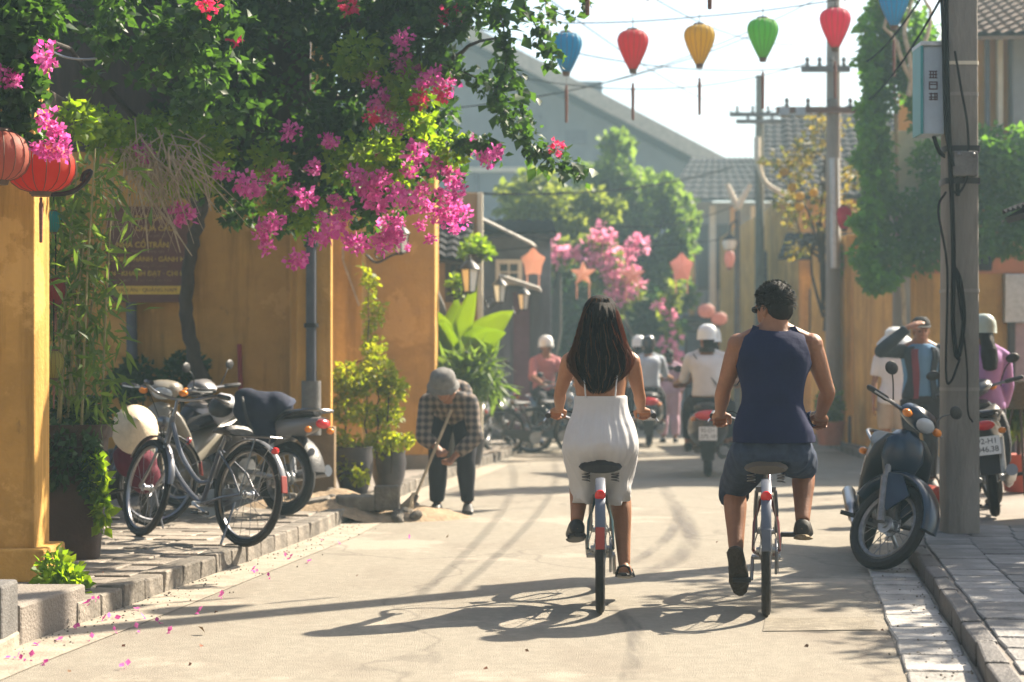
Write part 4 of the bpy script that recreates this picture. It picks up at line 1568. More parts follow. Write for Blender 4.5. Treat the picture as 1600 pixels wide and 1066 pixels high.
class Fig:
    """Joints in metres, local to the figure's ground point, facing +Y, x to its right."""

    def __init__(s, J, sc_=1.0, female=False):
        s.J = {k: V(v) for k, v in J.items()}
        s.s, s.f = sc_, female
        j = s.J
        s.right = (j['shR'] - j['shL']).normalized()
        s.hright = (j['hipR'] - j['hipL']).normalized()
        spine = j['neck'] - j['pelvis']
        s.up = spine.normalized()
        s.fwd = s.up.cross(s.right).normalized()
        k = sc_
        w = (.165, .172, .122, .132, .150, .140, .072, .052) if female else (.156, .162, .144, .154, .176, .160, .082, .060)
        d = (.110, .122, .098, .106, .112, .092, .066, .056) if female else (.110, .122, .112, .120, .125, .100, .072, .062)
        p, n = j['pelvis'], j['neck']
        ts = (-.13, .0, .33, .55, .76, .90, 1.0, 1.16)
        bow = j.get('bow', V((0, 0, 0)))
        rows = []
        for t, a, b in zip(ts, w, d):
            c = p.lerp(n, t) + bow * (4 * max(t, 0) * (1 - min(t, 1)))
            rows.append((*c, a * k, b * k, t))
        s.rows = crom(rows, 4)
        hd = j['head']
        s.hf = j['face'].normalized() if 'face' in j else s.fwd
        s.hu = j['hup'].normalized() if 'hup' in j else V((0, 0, 1))
        s.hr = s.hf.cross(s.hu).normalized()
        s.hu = s.hr.cross(s.hf).normalized()
        s.HM = Matrix((s.hr, s.hf, s.hu)).transposed()

    def torso(s, mb, t0=-1, t1=9, add=0.0, addx=None, wid=None):
        rings = []
        for x, y, z, a, b, t in s.rows:
            if t0 <= t <= t1:
                q = min(1, max(0, t))
                r = s.hright.lerp(s.right, q).normalized()
                f = s.up.cross(r).normalized()
                ax = add if addx is None else addx
                if wid:
                    a2, b2 = wid(t, a, b)
                else:
                    a2, b2 = a + ax, b + add
                rings.append((V((x, y, z)), r * a2, f * b2))
        mb.loft(rings, 24, e=.9)

    def limb(s, mb, pts, rad, t0=0.0, t1=1.0, add=0.0, n=14, k=5):
        rows = crom([(*V(p), r) for p, r in zip(pts, rad)], k)
        L = np.concatenate([[0], np.cumsum(np.linalg.norm(np.diff(rows[:, :3], axis=0), axis=1))])
        L /= L[-1]
        q = [(r, l) for r, l in zip(rows, L) if t0 - 1e-6 <= l <= t1 + 1e-6]
        mb.tube([r[:3] for r, _ in q], [r[3] + add for r, _ in q], n)

    def leg(s, mb, S, t0=0, t1=1, add=0.0, addk=None):
        j, k = s.J, s.s
        h, kn, an = j['hip' + S], j['kn' + S], j['an' + S]
        d2 = (an - kn)
        side = d2.cross(s.hright).normalized()
        back = -side if side.dot(kn - (h + an) / 2) > 0 else side
        pts = [h, h.lerp(kn, .35), h.lerp(kn, .75), kn, kn + d2 * .3 + back * .012, kn + d2 * .65, an]
        m = 1.0 if s.f else 1.08
        rad = [.088, .082, .064, .054, .056, .044, .034]
        s.limb(mb, pts, [r * k * m for r in rad], t0, t1, add)

    def arm(s, mb, S, t0=0, t1=1, add=0.0):
        j, k = s.J, s.s
        a, e, w = j['sh' + S], j['el' + S], j['wr' + S]
        m = .84 if s.f else 1.0
        pts = [a - (e - a).normalized() * .02, a.lerp(e, .18), a.lerp(e, .5), a.lerp(e, .85), e, e.lerp(w, .3), e.lerp(w, .7), w]
        rad = [.050, .055, .049, .041, .039, .041, .033, .026]
        s.limb(mb, pts, [r * k * m for r in rad], t0, t1, add)

    def hand(s, mb, S, d, nrm, curl=60, thumb=None):
        """d: towards the knuckles; nrm: where the palm faces"""
        k = s.s * (.92 if s.f else 1.04)
        w = s.J['wr' + S]
        d, nrm = V(d).normalized(), V(nrm)
        nrm = (nrm - d * nrm.dot(d)).normalized()
        x = d.cross(nrm)
        inner = -1 if S == 'R' else 1
        th = x * (1 if x.dot(s.right * inner) > 0 else -1) if thumb is None else V(thumb)
        th = (th - d * th.dot(d) - nrm * th.dot(nrm)).normalized()
        mb.loft([(w - d * .01, th * .026 * k, nrm * .020 * k), (w + d * .03 * k, th * .036 * k, nrm * .018 * k), (w + d * .07 * k, th * .041 * k, nrm * .016 * k), (w + d * .092 * k, th * .040 * k, nrm * .013 * k)], 12, e=.75)
        for i, (L, r) in enumerate(((.070, .0093), (.078, .0097), (.073, .0092), (.058, .0080))):
            p = w + d * .088 * k + th * (.030 - .020 * i) * k
            q = d.copy()
            pts = [p - d * .02 * k]
            for seg, frac in enumerate((.45, .32, .23)):
                a = math.radians(curl * (.75, 1.1, .8)[seg])
                q = (q * math.cos(a) + (nrm if seg == 0 else nn) * math.sin(a)).normalized()
                ax = d.cross(nrm)
                nn = ax.cross(q).normalized()
                if nn.dot(nrm) < 0 and seg == 0:
                    nn = -nn
                pts.append(pts[-1] + q * L * frac * k + (d * .02 * k if seg == 0 else V((0, 0, 0))))
            mb.tube(pts, [r * k, r * k, r * .95 * k, r * .8 * k], 8, rnd=True)
        p = w + d * .022 * k + th * .030 * k
        q = (d * .75 + th * .65 + nrm * .35).normalized()
        q2 = (d * .85 + th * .05 + nrm * .6).normalized()
        mb.tube([p - th * .012, p + q * .030 * k, p + q * .030 * k + q2 * .028 * k, p + q * .030 * k + q2 * .05 * k], [.013 * k, .0125 * k, .011 * k, .009 * k], 8, rnd=True)

    def foot(s, mb, S, add=0.0, cut=None):
        j, k = s.J, s.s
        an, to = j['an' + S], j['to' + S]
        d = (to - an)
        dn = d.normalized()
        up = j.get('fup' + S, V((0, 0, 1)))
        up = (up - dn * up.dot(dn)).normalized()
        x = dn.cross(up)
        # heel, instep, ball, toes
        mb.loft([(an - dn * .055 * k - up * .045 * k, x * (.022 * k + add), up * (.02 * k + add)),
                 (an - dn * .035 * k - up * .035 * k, x * (.033 * k + add), up * (.036 * k + add)),
                 (an + dn * .03 * k - up * .028 * k, x * (.036 * k + add), up * (.044 * k + add)),
                 (an + dn * .09 * k - up * .042 * k, x * (.042 * k + add), up * (.032 * k + add)),
                 (an + dn * .14 * k - up * .052 * k, x * (.045 * k + add), up * (.022 * k + add)),
                 (an + dn * .185 * k - up * .058 * k, x * (.034 * k + add), up * (.014 * k + add))], 14)

    def headshape(s, mb):
        k = s.s * (.96 if s.f else 1.0)
        h, A = s.J['head'], s.HM
        q = lambda x, y, z: h + A @ V((x, y, z)) * k
        B = lambda x, y, z, a, b, c: mb.ball(q(x, y, z), a * k, b * k, c * k, 16, 10, A)
        B(0, -.012, .022, .077, .096, .094)      # skull
        B(0, .022, -.035, .062, .072, .082)      # face
        B(0, .045, -.088, .038, .040, .032)      # chin
        B(0, .088, -.025, .013, .020, .030)      # nose
        B(0, .096, -.038, .016, .013, .011)      # nose tip
        B(0, .082, -.068, .024, .014, .012)      # lips
        B(.03, .070, .012, .026, .018, .010)     # brows
        B(-.03, .070, .012, .026, .018, .010)
        for e in (-1, 1):
            B(e * .079, -.008, -.018, .009, .022, .034)
        n = s.J['neck']
        hb = q(0, -.02, -.06)
        r = (.047 if s.f else .060) * s.s
        mb.tube([n - s.up * .05, n.lerp(hb, .5), hb], [r * 1.2, r, r * 1.0], 14)

    def face(s, par):
        k = s.s * (.96 if s.f else 1.0)
        h, A = s.J['head'], s.HM
        q = lambda x, y, z: h + A @ V((x, y, z)) * k
        for e in (-1, 1):
            MB().ball(q(e * .031, .078, -.008), .013 * k, .009 * k, .008 * k, 10, 6, A).build('eye', mat('eye', (.04, .03, .025), .2, var=0), par)
        MB().ball(q(0, .088, -.068), .023 * k, .010 * k, .007 * k, 10, 6, A).build('lips', mat('lips', (.36, .13, .10), .5, var=0), par)

    def body(s, name, label, group, loc, rz, skin, hands=(), shoes=True, voxel=.008, extra=None):
        mb = MB()
        s.torso(mb)
        for S in 'LR':
            s.leg(mb, S)
            s.arm(mb, S)
            mb.ball(s.J['sh' + S], .058 * s.s * (.85 if s.f else 1.05), n=12, m=8)
            s.foot(mb, S)
        # trapezius joins shoulders to neck
        for S in 'LR':
            mb.tube([s.J['sh' + S] + s.up * .012, s.J['neck'].lerp(s.J['sh' + S], .45) + s.up * .018, s.J['neck'] + s.up * .03], [.042 * s.s, .048 * s.s, .05 * s.s], 10)
        for h in hands:
            s.hand(mb, *h)
        s.headshape(mb)
        if extra:
            extra(mb)
        o = fused(mb, name, skin, None, voxel=voxel, smooth=3)
        o.location = loc
        o.rotation_euler = (0, 0, rz)
        tag(o, label, 'person', group)
        return o

    def wear(s, name, par, m, fn, voxel=.01, smooth=5, amp=.006, scale=7):
        mb = MB()
        fn(mb)
        return fused(mb, name, m, par, voxel=voxel, smooth=smooth, noise_amp=amp, noise_scale=scale)

    def fitted(s, name, par, m, mask, add=.012, amp=.006, scale=8, relax=6, thick=.004):
        """a garment cut from the body's own surface and let out"""
        bm = bmesh.new()
        bm.from_mesh(par.data)
        bm.verts.ensure_lookup_table()
        bmesh.ops.delete(bm, geom=[v for v in bm.verts if not mask(v.co)], context='VERTS')
        for _ in range(relax):
            bmesh.ops.smooth_vert(bm, verts=bm.verts, factor=.5, use_axis_x=True, use_axis_y=True, use_axis_z=True)
        bm.normal_update()
        me = bpy.data.meshes.new(name)
        bm.to_mesh(me)
        bm.free()
        me.materials.clear()
        me.materials.append(m)
        o = bpy.data.objects.new(name, me)
        place(o, par)

        def let(co, no):
            q = np.random.default_rng(int(scale * 10))
            h = np.zeros(len(co))
            for k in range(9):
                d = q.normal(size=3)
                d *= scale * (1 + .45 * k) / np.linalg.norm(d)
                h += np.sin(co @ d + q.uniform(0, 6.28) + 1.2 * np.sin(co @ np.roll(d, 1) * .7)) / (1 + .45 * k)
            a0 = add(co) if callable(add) else add
            return co + no * (a0 + amp * .32 * h)[:, None]
        vmove(o, let)
        me.polygons.foreach_set('use_smooth', [True] * len(me.polygons))
        so = o.modifiers.new('thickness', 'SOLIDIFY')
        so.thickness = thick
        so.offset = 0
        return o

    def hair_cap(s, mb, add=.012, back=0.0, low=-.04):
        k = s.s * (.96 if s.f else 1.0)
        h, A = s.J['head'], s.HM
        q = lambda x, y, z: h + A @ V((x, y, z)) * k
        mb.ball(q(0, -.018, .036), (.077 + add) * k, (.090 + add) * k, (.088 + add) * k, 18, 12, A)
        mb.ball(q(0, -.05, low + .02), (.070 + add) * k, (.060 + add) * k, (.06 + add) * k, 16, 10, A)

    def helmet(s, par, m, strap=True):
        h, A = s.J['head'], s.HM
        k = s.s
        o = MB()
        prof = [(.0, .148), (.05, .143), (.09, .118), (.115, .075), (.122, .03), (.123, -.02), (.128, -.032), (.118, -.03), (.0, -.02)]
        o.lathe([(r * k, z * k) for r, z in prof], 20, h + A @ V((0, -.015, .03)) * k, A, .92, 1.08)
        hm = o.build('helmet', m, par)
        v = MB()
        v.loft([(h + A @ V((0, .085, .02)) * k, A @ V((.09, 0, 0)), A @ V((0, .03, 0))), (h + A @ V((0, .165, .008)) * k, A @ V((.055, 0, 0)), A @ V((0, .02, 0)))], 10)
        v.build('visor', M['vinyl'], hm)
        return hm


# ---------------- the woman in the white dress (origin under her rear wheel)
jw = dict(pelvis=(0, .26, .83), neck=(0, .33, 1.335), head=(0, .375, 1.49), face=(.10, 1, -.05), bow=(0, -.02, 0),
          shL=(-.163, .335, 1.275), shR=(.163, .335, 1.275), elL=(-.215, .42, 1.11), elR=(.205, .42, 1.10),
          wrL=(-.222, .58, 1.02), wrR=(.215, .58, 1.02), hipL=(-.092, .27, .80), hipR=(.092, .27, .80),
          knL=(-.108, .62, .64), knR=(.105, .60, .60), anL=(-.125, .33, .435), anR=(.125, .47, .205), toL=(-.14, .50, .40), toR=(.135, .65, .175))
fw_ = Fig(jw, .97, True)
RZW = -.05
woman = fw_.body('person', 'long haired woman in a white sleeveless dress riding the dark green bicycle', 'riders on bicycles', (0.448, 9.74, 0), RZW, SKIN,
                 hands=(('L', (-.25, .9, -.12), (0, -.1, -1), 62), ('R', (.25, .9, -.12), (0, -.1, -1), 62)), voxel=.006)


def dress(mb):
    rows = crom([(1.095, .281, .134, .116), (1.05, .276, .137, .118), (1.0, .270, .150, .124), (.95, .262, .170, .140), (.885, .252, .193, .158), (.82, .262, .203, .180),
                 (.74, .33, .192, .205), (.66, .40, .174, .230), (.59, .425, .160, .225), (.55, .43, .150, .215)], 4)
    mb.loft([((0, y, z), V((a, 0, 0)), V((0, b, 0))) for z, y, a, b in rows], 40, e=.92)


DRESS = cloth('white_dress_cloth', (.56, .56, .57), trans=.16, var=.05)
dr = fw_.wear('dress', woman, DRESS, dress, voxel=.007, amp=.010, scale=9, smooth=2)


def drape(co, no):
    x, y, z = co[:, 0], co[:, 1], co[:, 2]
    low = np.clip((.86 - z) / .25, 0, 1)
    back = np.clip((.36 - y) / .12, 0, 1)
    co[:, 1] += .10 * low * back * np.exp(-(x / .055) ** 2)                     # falls in between the thighs
    g = np.clip((1.07 - z) / .12, 0, 1) * np.clip((z - .55) / .2, .25, 1)
    ph = np.arctan2(x, .30 - y)
    co += no * (g * .0019 * (np.sin(ph * 30 + 1.1 * np.sin(z * 9)) + .8 * np.sin(ph * 17 + 2 * np.sin(z * 5))))[:, None]   # gathers under the band
    f = np.clip((.70 - z) / .15, 0, 1)
    co[:, 2] -= f * (.018 * np.sin(ph * 5 + .6) + .01 * np.sin(ph * 11))          # uneven hem
    co[:, 0] += f * .008 * np.sin(z * 55 + y * 20)
    return co


vmove(dr, drape)
for s in (-1, 1):
    MB().tube(smooth_path([(s * .076, .168, 1.09), (s * .085, .182, 1.19), (s * .105, .235, 1.30), (s * .10, .35, 1.325)], 5), .004, 6).build('strap', DRESS, woman)
MB().loft([(V((0, .280, 1.072)), V((.138, 0, 0)), V((0, .120, 0))), (V((0, .281, 1.097)), V((.135, 0, 0)), V((0, .117, 0)))], 32, e=.92).build('top_band', DRESS, woman)


def wlong(mb):
    fw_.hair_cap(mb, .024)
    rows = [(0, .355, 1.585, .076, .10), (0, .33, 1.52, .094, .112), (0, .30, 1.44, .110, .10), (0, .28, 1.37, .130, .095), (.002, .262, 1.30, .150, .085), (-.002, .242, 1.235, .138, .07), (-.006, .222, 1.19, .100, .055), (-.010, .202, 1.155, .060, .045), (-.012, .192, 1.135, .03, .03)]
    r = crom(rows, 4)
    mb.loft([(q[:3], V((q[3], 0, 0)), V((0, q[4], 0))) for q in r], 24)


HAIRW = mat('dark_brown_hair', (0.011, 0.0065, 0.0055), 0.5, var=0.4, scale=30, spec=0.07, stretch=(8, 8, .5), bump=.6, bscale=40)
hairw = fw_.wear('hair', woman, HAIRW, wlong, voxel=.008, smooth=6, amp=.004, scale=14)


def locks(co, no):
    z = co[:, 2]
    ph = np.arctan2(co[:, 0], .33 - co[:, 1])
    return co + no * (np.clip((1.60 - z) / .08, 0, 1) * .0026 * (np.sin(ph * 17 + 3.2 * np.sin(z * 9)) + .6 * np.sin(ph * 31 + 3 * np.sin(z * 6 + 1))))[:, None]


vmove(hairw, locks)
STR = leafmat('hair_strand', (0.055, 0.029, 0.016), (0.11, 0.058, 0.030), .6, (3.8, 2.9, 2.0), .4)  # brighter outer strands: the sun's rim light put into their colour
ha = MB()
hd_ = MB()
q = random.Random(3)
rows = crom([(0, .345, 1.605, .045, .06), (0, .33, 1.53, .090, .10), (0, .30, 1.44, .112, .105), (0, .28, 1.37, .133, .10), (.002, .262, 1.30, .153, .09), (-.002, .242, 1.235, .144, .075), (-.006, .222, 1.19, .108, .06), (-.010, .202, 1.145, .068, .045), (-.012, .192, 1.11, .03, .03)], 3)
for i in range(1500):
    a = q.uniform(0, 2 * math.pi)
    if i % 3 == 0:
        a = q.choice((0, math.pi)) + q.gauss(0, .35)
    fly = q.random() < .07
    k = q.uniform(1.05, 1.22) if fly else q.uniform(.95, 1.06)
    ph, am = q.uniform(0, 6), q.uniform(.003, .010) * (1.8 if fly else 1)
    n0, n1 = q.randint(0, 5), q.randint(15, len(rows))
    pts = []
    for t in range(n0, n1):
        x, y, z, rx, ry = rows[t]
        g = am * (.35 + .65 * t / len(rows))
        kk = k if not fly else 1 + (k - 1) * t / len(rows)
        pts.append((x + math.cos(a) * rx * kk + g * math.sin(z * 34 + ph), y - math.sin(a) * ry * kk + g * math.cos(z * 29 + ph), z + q.uniform(-.004, .004)))
    (ha if (abs(math.cos(a)) > .80 and k > .985) or fly else hd_).tube(pts, [.0019] * (len(pts) - 1) + [.0005], 3, caps=False)
ho = ha.build('hair_strands', STR, hairw)
ho['kind'] = 'stuff'
ho = hd_.build('hair_strands', HAIRW, hairw)
ho['kind'] = 'stuff'
# shoes
SHOE = mat('black_shoe', (.02, .02, .02), .5, var=.2)


def sandal(F_, S, par, m, name='sandal'):
    j = F_.J
    an, to = j['an' + S], j['to' + S]
    dn = (to - an).normalized()
    up = V((0, 0, 1))
    up = (up - dn * up.dot(dn)).normalized()
    x = dn.cross(up)
    b = MB()
    c = an - up * .066 * F_.s
    b.loft([(c - dn * .075, x * .02, up * .009), (c - dn * .05, x * .036, up * .012), (c + dn * .05, x * .036, up * .010), (c + dn * .13, x * .046, up * .010), (c + dn * .20, x * .03, up * .008)], 12, e=.8)
    o = b.build(name, m, par)
    st = MB()
    for p, wd in ((.13, .05), (-.045, .04)):
        cc = an + dn * p - up * .045
        st.tube([cc + x * wd - up * .02, cc + x * wd * .7 + up * .02, cc + up * .03, cc - x * wd * .7 + up * .02, cc - x * wd - up * .02], .007, 6)
    st.build('sandal_strap', m, o)['kind'] = 'stuff'
    return o


sandal(fw_, 'R', woman, SHOE)


def shoe(F_, S, par, m, sole=None, add=.009):
    mb = MB()
    F_.foot(mb, S, add)
    o = fused(mb, 'shoe', m, par, voxel=.007, smooth=3)
    j = F_.J
    an, to = j['an' + S], j['to' + S]
    dn = (to - an).normalized()
    up = j.get('fup' + S, V((0, 0, 1)))
    up = (up - dn * up.dot(dn)).normalized()
    x = dn.cross(up)
    c = an - up * (.082 * F_.s)
    b = MB()
    b.loft([(c - dn * .085, x * .022, up * .010), (c - dn * .06, x * .040, up * .013), (c + dn * .03, x * .038, up * .012), (c + dn * .12, x * .052, up * .011), (c + dn * .19, x * .036, up * .009), (c + dn * .21, x * .015, up * .007)], 14, e=.85)
    b.build('sole', sole or SHOE, o)
    return o


shoe(fw_, 'L', woman, SHOE)

# ---------------- the man in the navy tank top
jm = dict(pelvis=(.03, .27, .83), neck=(.045, .33, 1.430), head=(.035, .355, 1.557), face=(-.72, .70, -.06), bow=(0, -.03, 0),
          shL=(-.142, .34, 1.362), shR=(.234, .34, 1.362), elL=(-.222, .40, 1.125), elR=(.318, .40, 1.12),
          wrL=(-.243, .555, 1.0), wrR=(.285, .56, .99), hipL=(-.07, .28, .80), hipR=(.13, .28, .80),
          knL=(-.165, .64, .60), knR=(.20, .67, .715), anL=(-.155, .39, .275), anR=(.19, .45, .44), toL=(-.125, .50, .06), toR=(.20, .64, .415))
jm['fupL'] = (0, .75, .55)
fm_ = Fig(jm, 1.02, False)
man = fm_.body('person', 'dark haired man in a navy tank top and denim shorts riding the dark red bicycle', 'riders on bicycles', (1.276, 9.64, 0), -.13, SKIN2,
               hands=(('L', (-.05, .9, -.2), (.1, -.1, -1), 62), ('R', (.05, .9, -.2), (-.1, -.1, -1), 62)), voxel=.006)
NAVY = cloth('navy_jersey', (.007, .0105, .046), var=.15)


def vest_mask(p):
    x, z = p.x - .042, p.z
    if z < .85 or z > 1.453 or p.y > .62:
        return False
    if abs(x) > .215:
        return False
    if z > 1.14:
        lim = float(np.interp(z, (1.14, 1.21, 1.28, 1.34, 1.39, 1.43, 1.455), (.215, .193, .174, .158, .143, .122, .100)))
        if abs(x) > lim:
            return False
    if z > 1.38 and abs(x) < .062:
        return z < 1.424
    return True


fm_.fitted('tank_top', man, NAVY, vest_mask, add=lambda c: .014 + .030 * np.clip((1.06 - c[:, 2]) / .14, 0, 1), amp=.026, scale=8, relax=8)
DENIM = cloth('denim_shorts', (.020, .030, .058), c2=(.040, .056, .095), scale=14)


def shorts(mb):
    fm_.torso(mb, -.16, .16, add=.016)
    for S in 'LR':
        fm_.leg(mb, S, 0, .60 if S == 'L' else .50, add=.019)
        h = fm_.J['hip' + S]
        mb.ball(h + V((0, -.03, .01)), .108, .112, .108)


fm_.wear('shorts', man, DENIM, shorts, voxel=.008, amp=.013, scale=11, smooth=4)


def mhair(mb):
    h, A = fm_.J['head'], fm_.HM
    mb.ball(h + A @ V((0, -.018, .036)), .090, .103, .100, 18, 12, A)
    mb.ball(h + A @ V((0, -.055, -.02)), .076, .060, .062, 16, 10, A)
    h, A = fm_.J['head'], fm_.HM
    qq = random.Random(5)
    mb.ball(h + A @ V((0, .035, .075)), .070, .055, .050, 14, 8, A)


hm_ = fm_.wear('hair', man, HAIRM, mhair, voxel=.006, smooth=3, amp=.007, scale=38)
hs = MB()
qq = random.Random(8)
h, A = fm_.J['head'], fm_.HM
for i in range(900):
    d = V((qq.gauss(0, 1), qq.gauss(0, 1), qq.gauss(.4, .8))).normalized()
    if d.z < -.35 or (d.y > .55 and d.z < .25):
        continue
    p = h + A @ V((d.x * .09, d.y * .104 - .018, d.z * .104 + .03))
    t = (A @ d + V((qq.uniform(-.8, .8), qq.uniform(-.8, .8), qq.uniform(-.5, .5)))).normalized()
    hs.tube([p, p + t * .012, p + t * .020 + V((0, 0, -.004))], [.0022, .0016, .0006], 3, caps=False)
o = hs.build('hair_strands', HAIRM, hm_)
o['kind'] = 'stuff'
sg = MB()
for e in (-1, 1):
    sg.ball(h + A @ V((e * .033, .092, -.004)) * 1.02, .028, .009, .019, 12, 8, A)
    sg.tube([h + A @ V((e * .062, .088, .0)), h + A @ V((e * .083, .0, .004)), h + A @ V((e * .082, -.02, -.012))], .0035, 5)
sg.tube([h + A @ V((-.012, .10, .0)), h + A @ V((.012, .10, .0))], .003, 5)
sg.build('sunglasses', SHOE, man)['kind'] = 'stuff'
BROWN = mat('dark_brown_sneaker', (.035, .03, .026), .7, var=.3)
SOLE = mat('tan_rubber_sole', (.20, .15, .085), .8, var=.25, scale=20, bump=.5)
shoe(fm_, 'L', man, BROWN, mat('dark_rubber_sole', (.055, .042, .03), .8, var=.3, scale=30, bump=.8))
shoe(fm_, 'R', man, BROWN, SOLE)

# ---------------- the bent sweeper with a broom
SW = G(706, 803, 0)
js = dict(pelvis=(0, -.10, .86), neck=(.0, .31, 1.01), head=(.03, .42, 1.085), face=(0, .85, -.55), bow=(0, 0, .05),
          shL=(-.18, .28, .955), shR=(.18, .28, .955), elL=(-.23, .34, .66), elR=(.20, .38, .66), wrL=(-.06, .42, .50), wrR=(.08, .42, .58),
          hipL=(-.11, -.10, .82), hipR=(.11, -.10, .82), knL=(-.125, .02, .45), knR=(.12, .02, .45), anL=(-.13, -.05, .08), anR=(.13, -.05, .08), toL=(-.15, .13, .07), toR=(.15, .13, .07))
js['hup'] = (0, .65, .75)
fs_ = Fig(js, .97, False)
sweep = fs_.body('person', 'bent over street sweeper in a plaid shirt and grey cloth hat by the rubble', None, SW, math.radians(180 - 4), SKIN2,
                 hands=(('L', (.45, .5, -.6), (.3, .3, .3), 60), ('R', (-.4, .4, -.7), (-.3, .4, .2), 60)), voxel=.009)
PLAID = mat('plaid_shirt', (.10, .085, .075), .9, var=.1, bump=.3, bscale=14)
t = PLAID.node_tree
bs = t.nodes['Principled BSDF']
tc_ = t.nodes.new('ShaderNodeTexCoord')
fac = []
for ax, sc2 in (('BANDS_DIRECTION_X', 'X'), ('z', 'Z')):
    w = t.nodes.new('ShaderNodeTexWave')
    w.bands_direction = sc2
    w.inputs['Scale'].default_value = 5.5
    w.inputs['Distortion'].default_value = .6
    t.links.new(tc_.outputs['Object'], w.inputs['Vector'])
    fac.append(w)
ma = t.nodes.new('ShaderNodeMath')
ma.operation = 'ADD'
t.links.new(fac[0].outputs['Fac'], ma.inputs[0])
t.links.new(fac[1].outputs['Fac'], ma.inputs[1])
rp = t.nodes.new('ShaderNodeValToRGB')
rp.color_ramp.elements[0].position = .25
rp.color_ramp.elements[0].color = (.045, .042, .045, 1)
rp.color_ramp.elements[1].position = .85
rp.color_ramp.elements[1].color = (.21, .165, .13, 1)
mh = t.nodes.new('ShaderNodeMath')
mh.operation = 'MULTIPLY'
mh.inputs[1].default_value = .5
t.links.new(ma.outputs[0], mh.inputs[0])
t.links.new(mh.outputs[0], rp.inputs['Fac'])
t.links.new(rp.outputs[0], bs.inputs['Base Color'])


def shirt_fn(F_, t0=.0, t1=.97, sleeve=1.0, add=.016, sadd=.016):
    def fn(mb):
        F_.torso(mb, t0, t1, add=add)
        for S in 'LR':
            F_.arm(mb, S, 0, sleeve, add=sadd)
            mb.ball(F_.J['sh' + S], .068 * F_.s * (.88 if F_.f else 1.05), n=12, m=8)
            mb.tube([F_.J['sh' + S] + F_.up * .012, F_.J['neck'].lerp(F_.J['sh' + S], .45) + F_.up * .02, F_.J['neck'] - F_.up * .005], [.052 * F_.s, .058 * F_.s, .058 * F_.s], 10)
    return fn


def trouser_fn(F_, leg=.97, add=.018, top=.14):
    def fn(mb):
        F_.torso(mb, -.16, top, add=.014)
        for S in 'LR':
            F_.leg(mb, S, 0, leg, add=add)
    return fn


fs_.wear('shirt', sweep, PLAID, shirt_fn(fs_, -.05, .97, .93, .03, .022), voxel=.012, amp=.012, scale=9)
DARKT = cloth('dark_trousers', (.022, .022, .028))
fs_.wear('trousers', sweep, DARKT, trouser_fn(fs_, .97, .022, .1), voxel=.011, amp=.01, scale=9)
for S in 'LR':
    shoe(fs_, S, sweep, SHOE)
hd, A = fs_.J['head'], fs_.HM
ht2 = MB()
ht2.lathe([(0, .125), (.06, .12), (.10, .085), (.112, .03), (.112, .005), (.135, -.02), (.137, -.03), (.10, -.005), (0, 0)], 20, hd + A @ V((0, -.01, .02)), A)
ht2.loft([(hd + A @ V((0, -.03, .03)), A @ V((.105, 0, 0)), A @ V((0, .10, 0))), (hd + A @ V((0, -.05, -.07)), A @ V((.10, 0, 0)), A @ V((0, .085, 0))), (hd + A @ V((0, -.06, -.14)), A @ V((.12, 0, 0)), A @ V((0, .07, 0)))], 18)
ht2.build('cloth_hat', cloth('grey_cloth_hat', (.13, .13, .125), c2=(.20, .19, .18), scale=18), sweep)['kind'] = 'stuff'
# broom: held, so a thing of its own
c_, s_ = math.cos(math.radians(176)), math.sin(math.radians(176))
Rm = Matrix.Rotation(math.radians(176), 3, 'Z')
g1, g2 = SW + Rm @ V((.09, .46, .57)), SW + Rm @ V((-.06, .46, .49))
bt = G(650, 790, .10)
bt.y = SW.y - .75
bt = V((P(648, 778, SW.y - .55).x, SW.y - .55, .17))
broom = tag(thing('broom', (bt.x, bt.y, 0)), 'long handled straw broom held by the bent sweeper', 'broom')
dv = (bt - g1).normalized()
MB().tube([g1 - dv * .35 - bt * V((1, 1, 0)).length * 0 - V((bt.x, bt.y, 0)), bt - V((bt.x, bt.y, 0))], .013, 8).build('handle', M['palebark'], broom)
br = MB()
for i in range(60):
    a = V((R.uniform(-.02, .02), R.uniform(-.02, .02), bt.z + R.uniform(0, .05)))
    b2 = a + dv * R.uniform(.22, .36) + V((R.uniform(-.09, .09), R.uniform(-.09, .09), R.uniform(-.04, .0)))
    b2.z = max(b2.z, .005)
    br.tube([a, a.lerp(b2, .5) + V((0, 0, .01)), b2], [.004, .003, .0015], 4, caps=False)
br.build('bristles', M['palebark'], broom)['kind'] = 'stuff'
MB().tube([V((0, 0, bt.z)) - dv * .03, V((0, 0, bt.z)) + dv * .04], .026, 8).build('binding', M['wood'], broom)


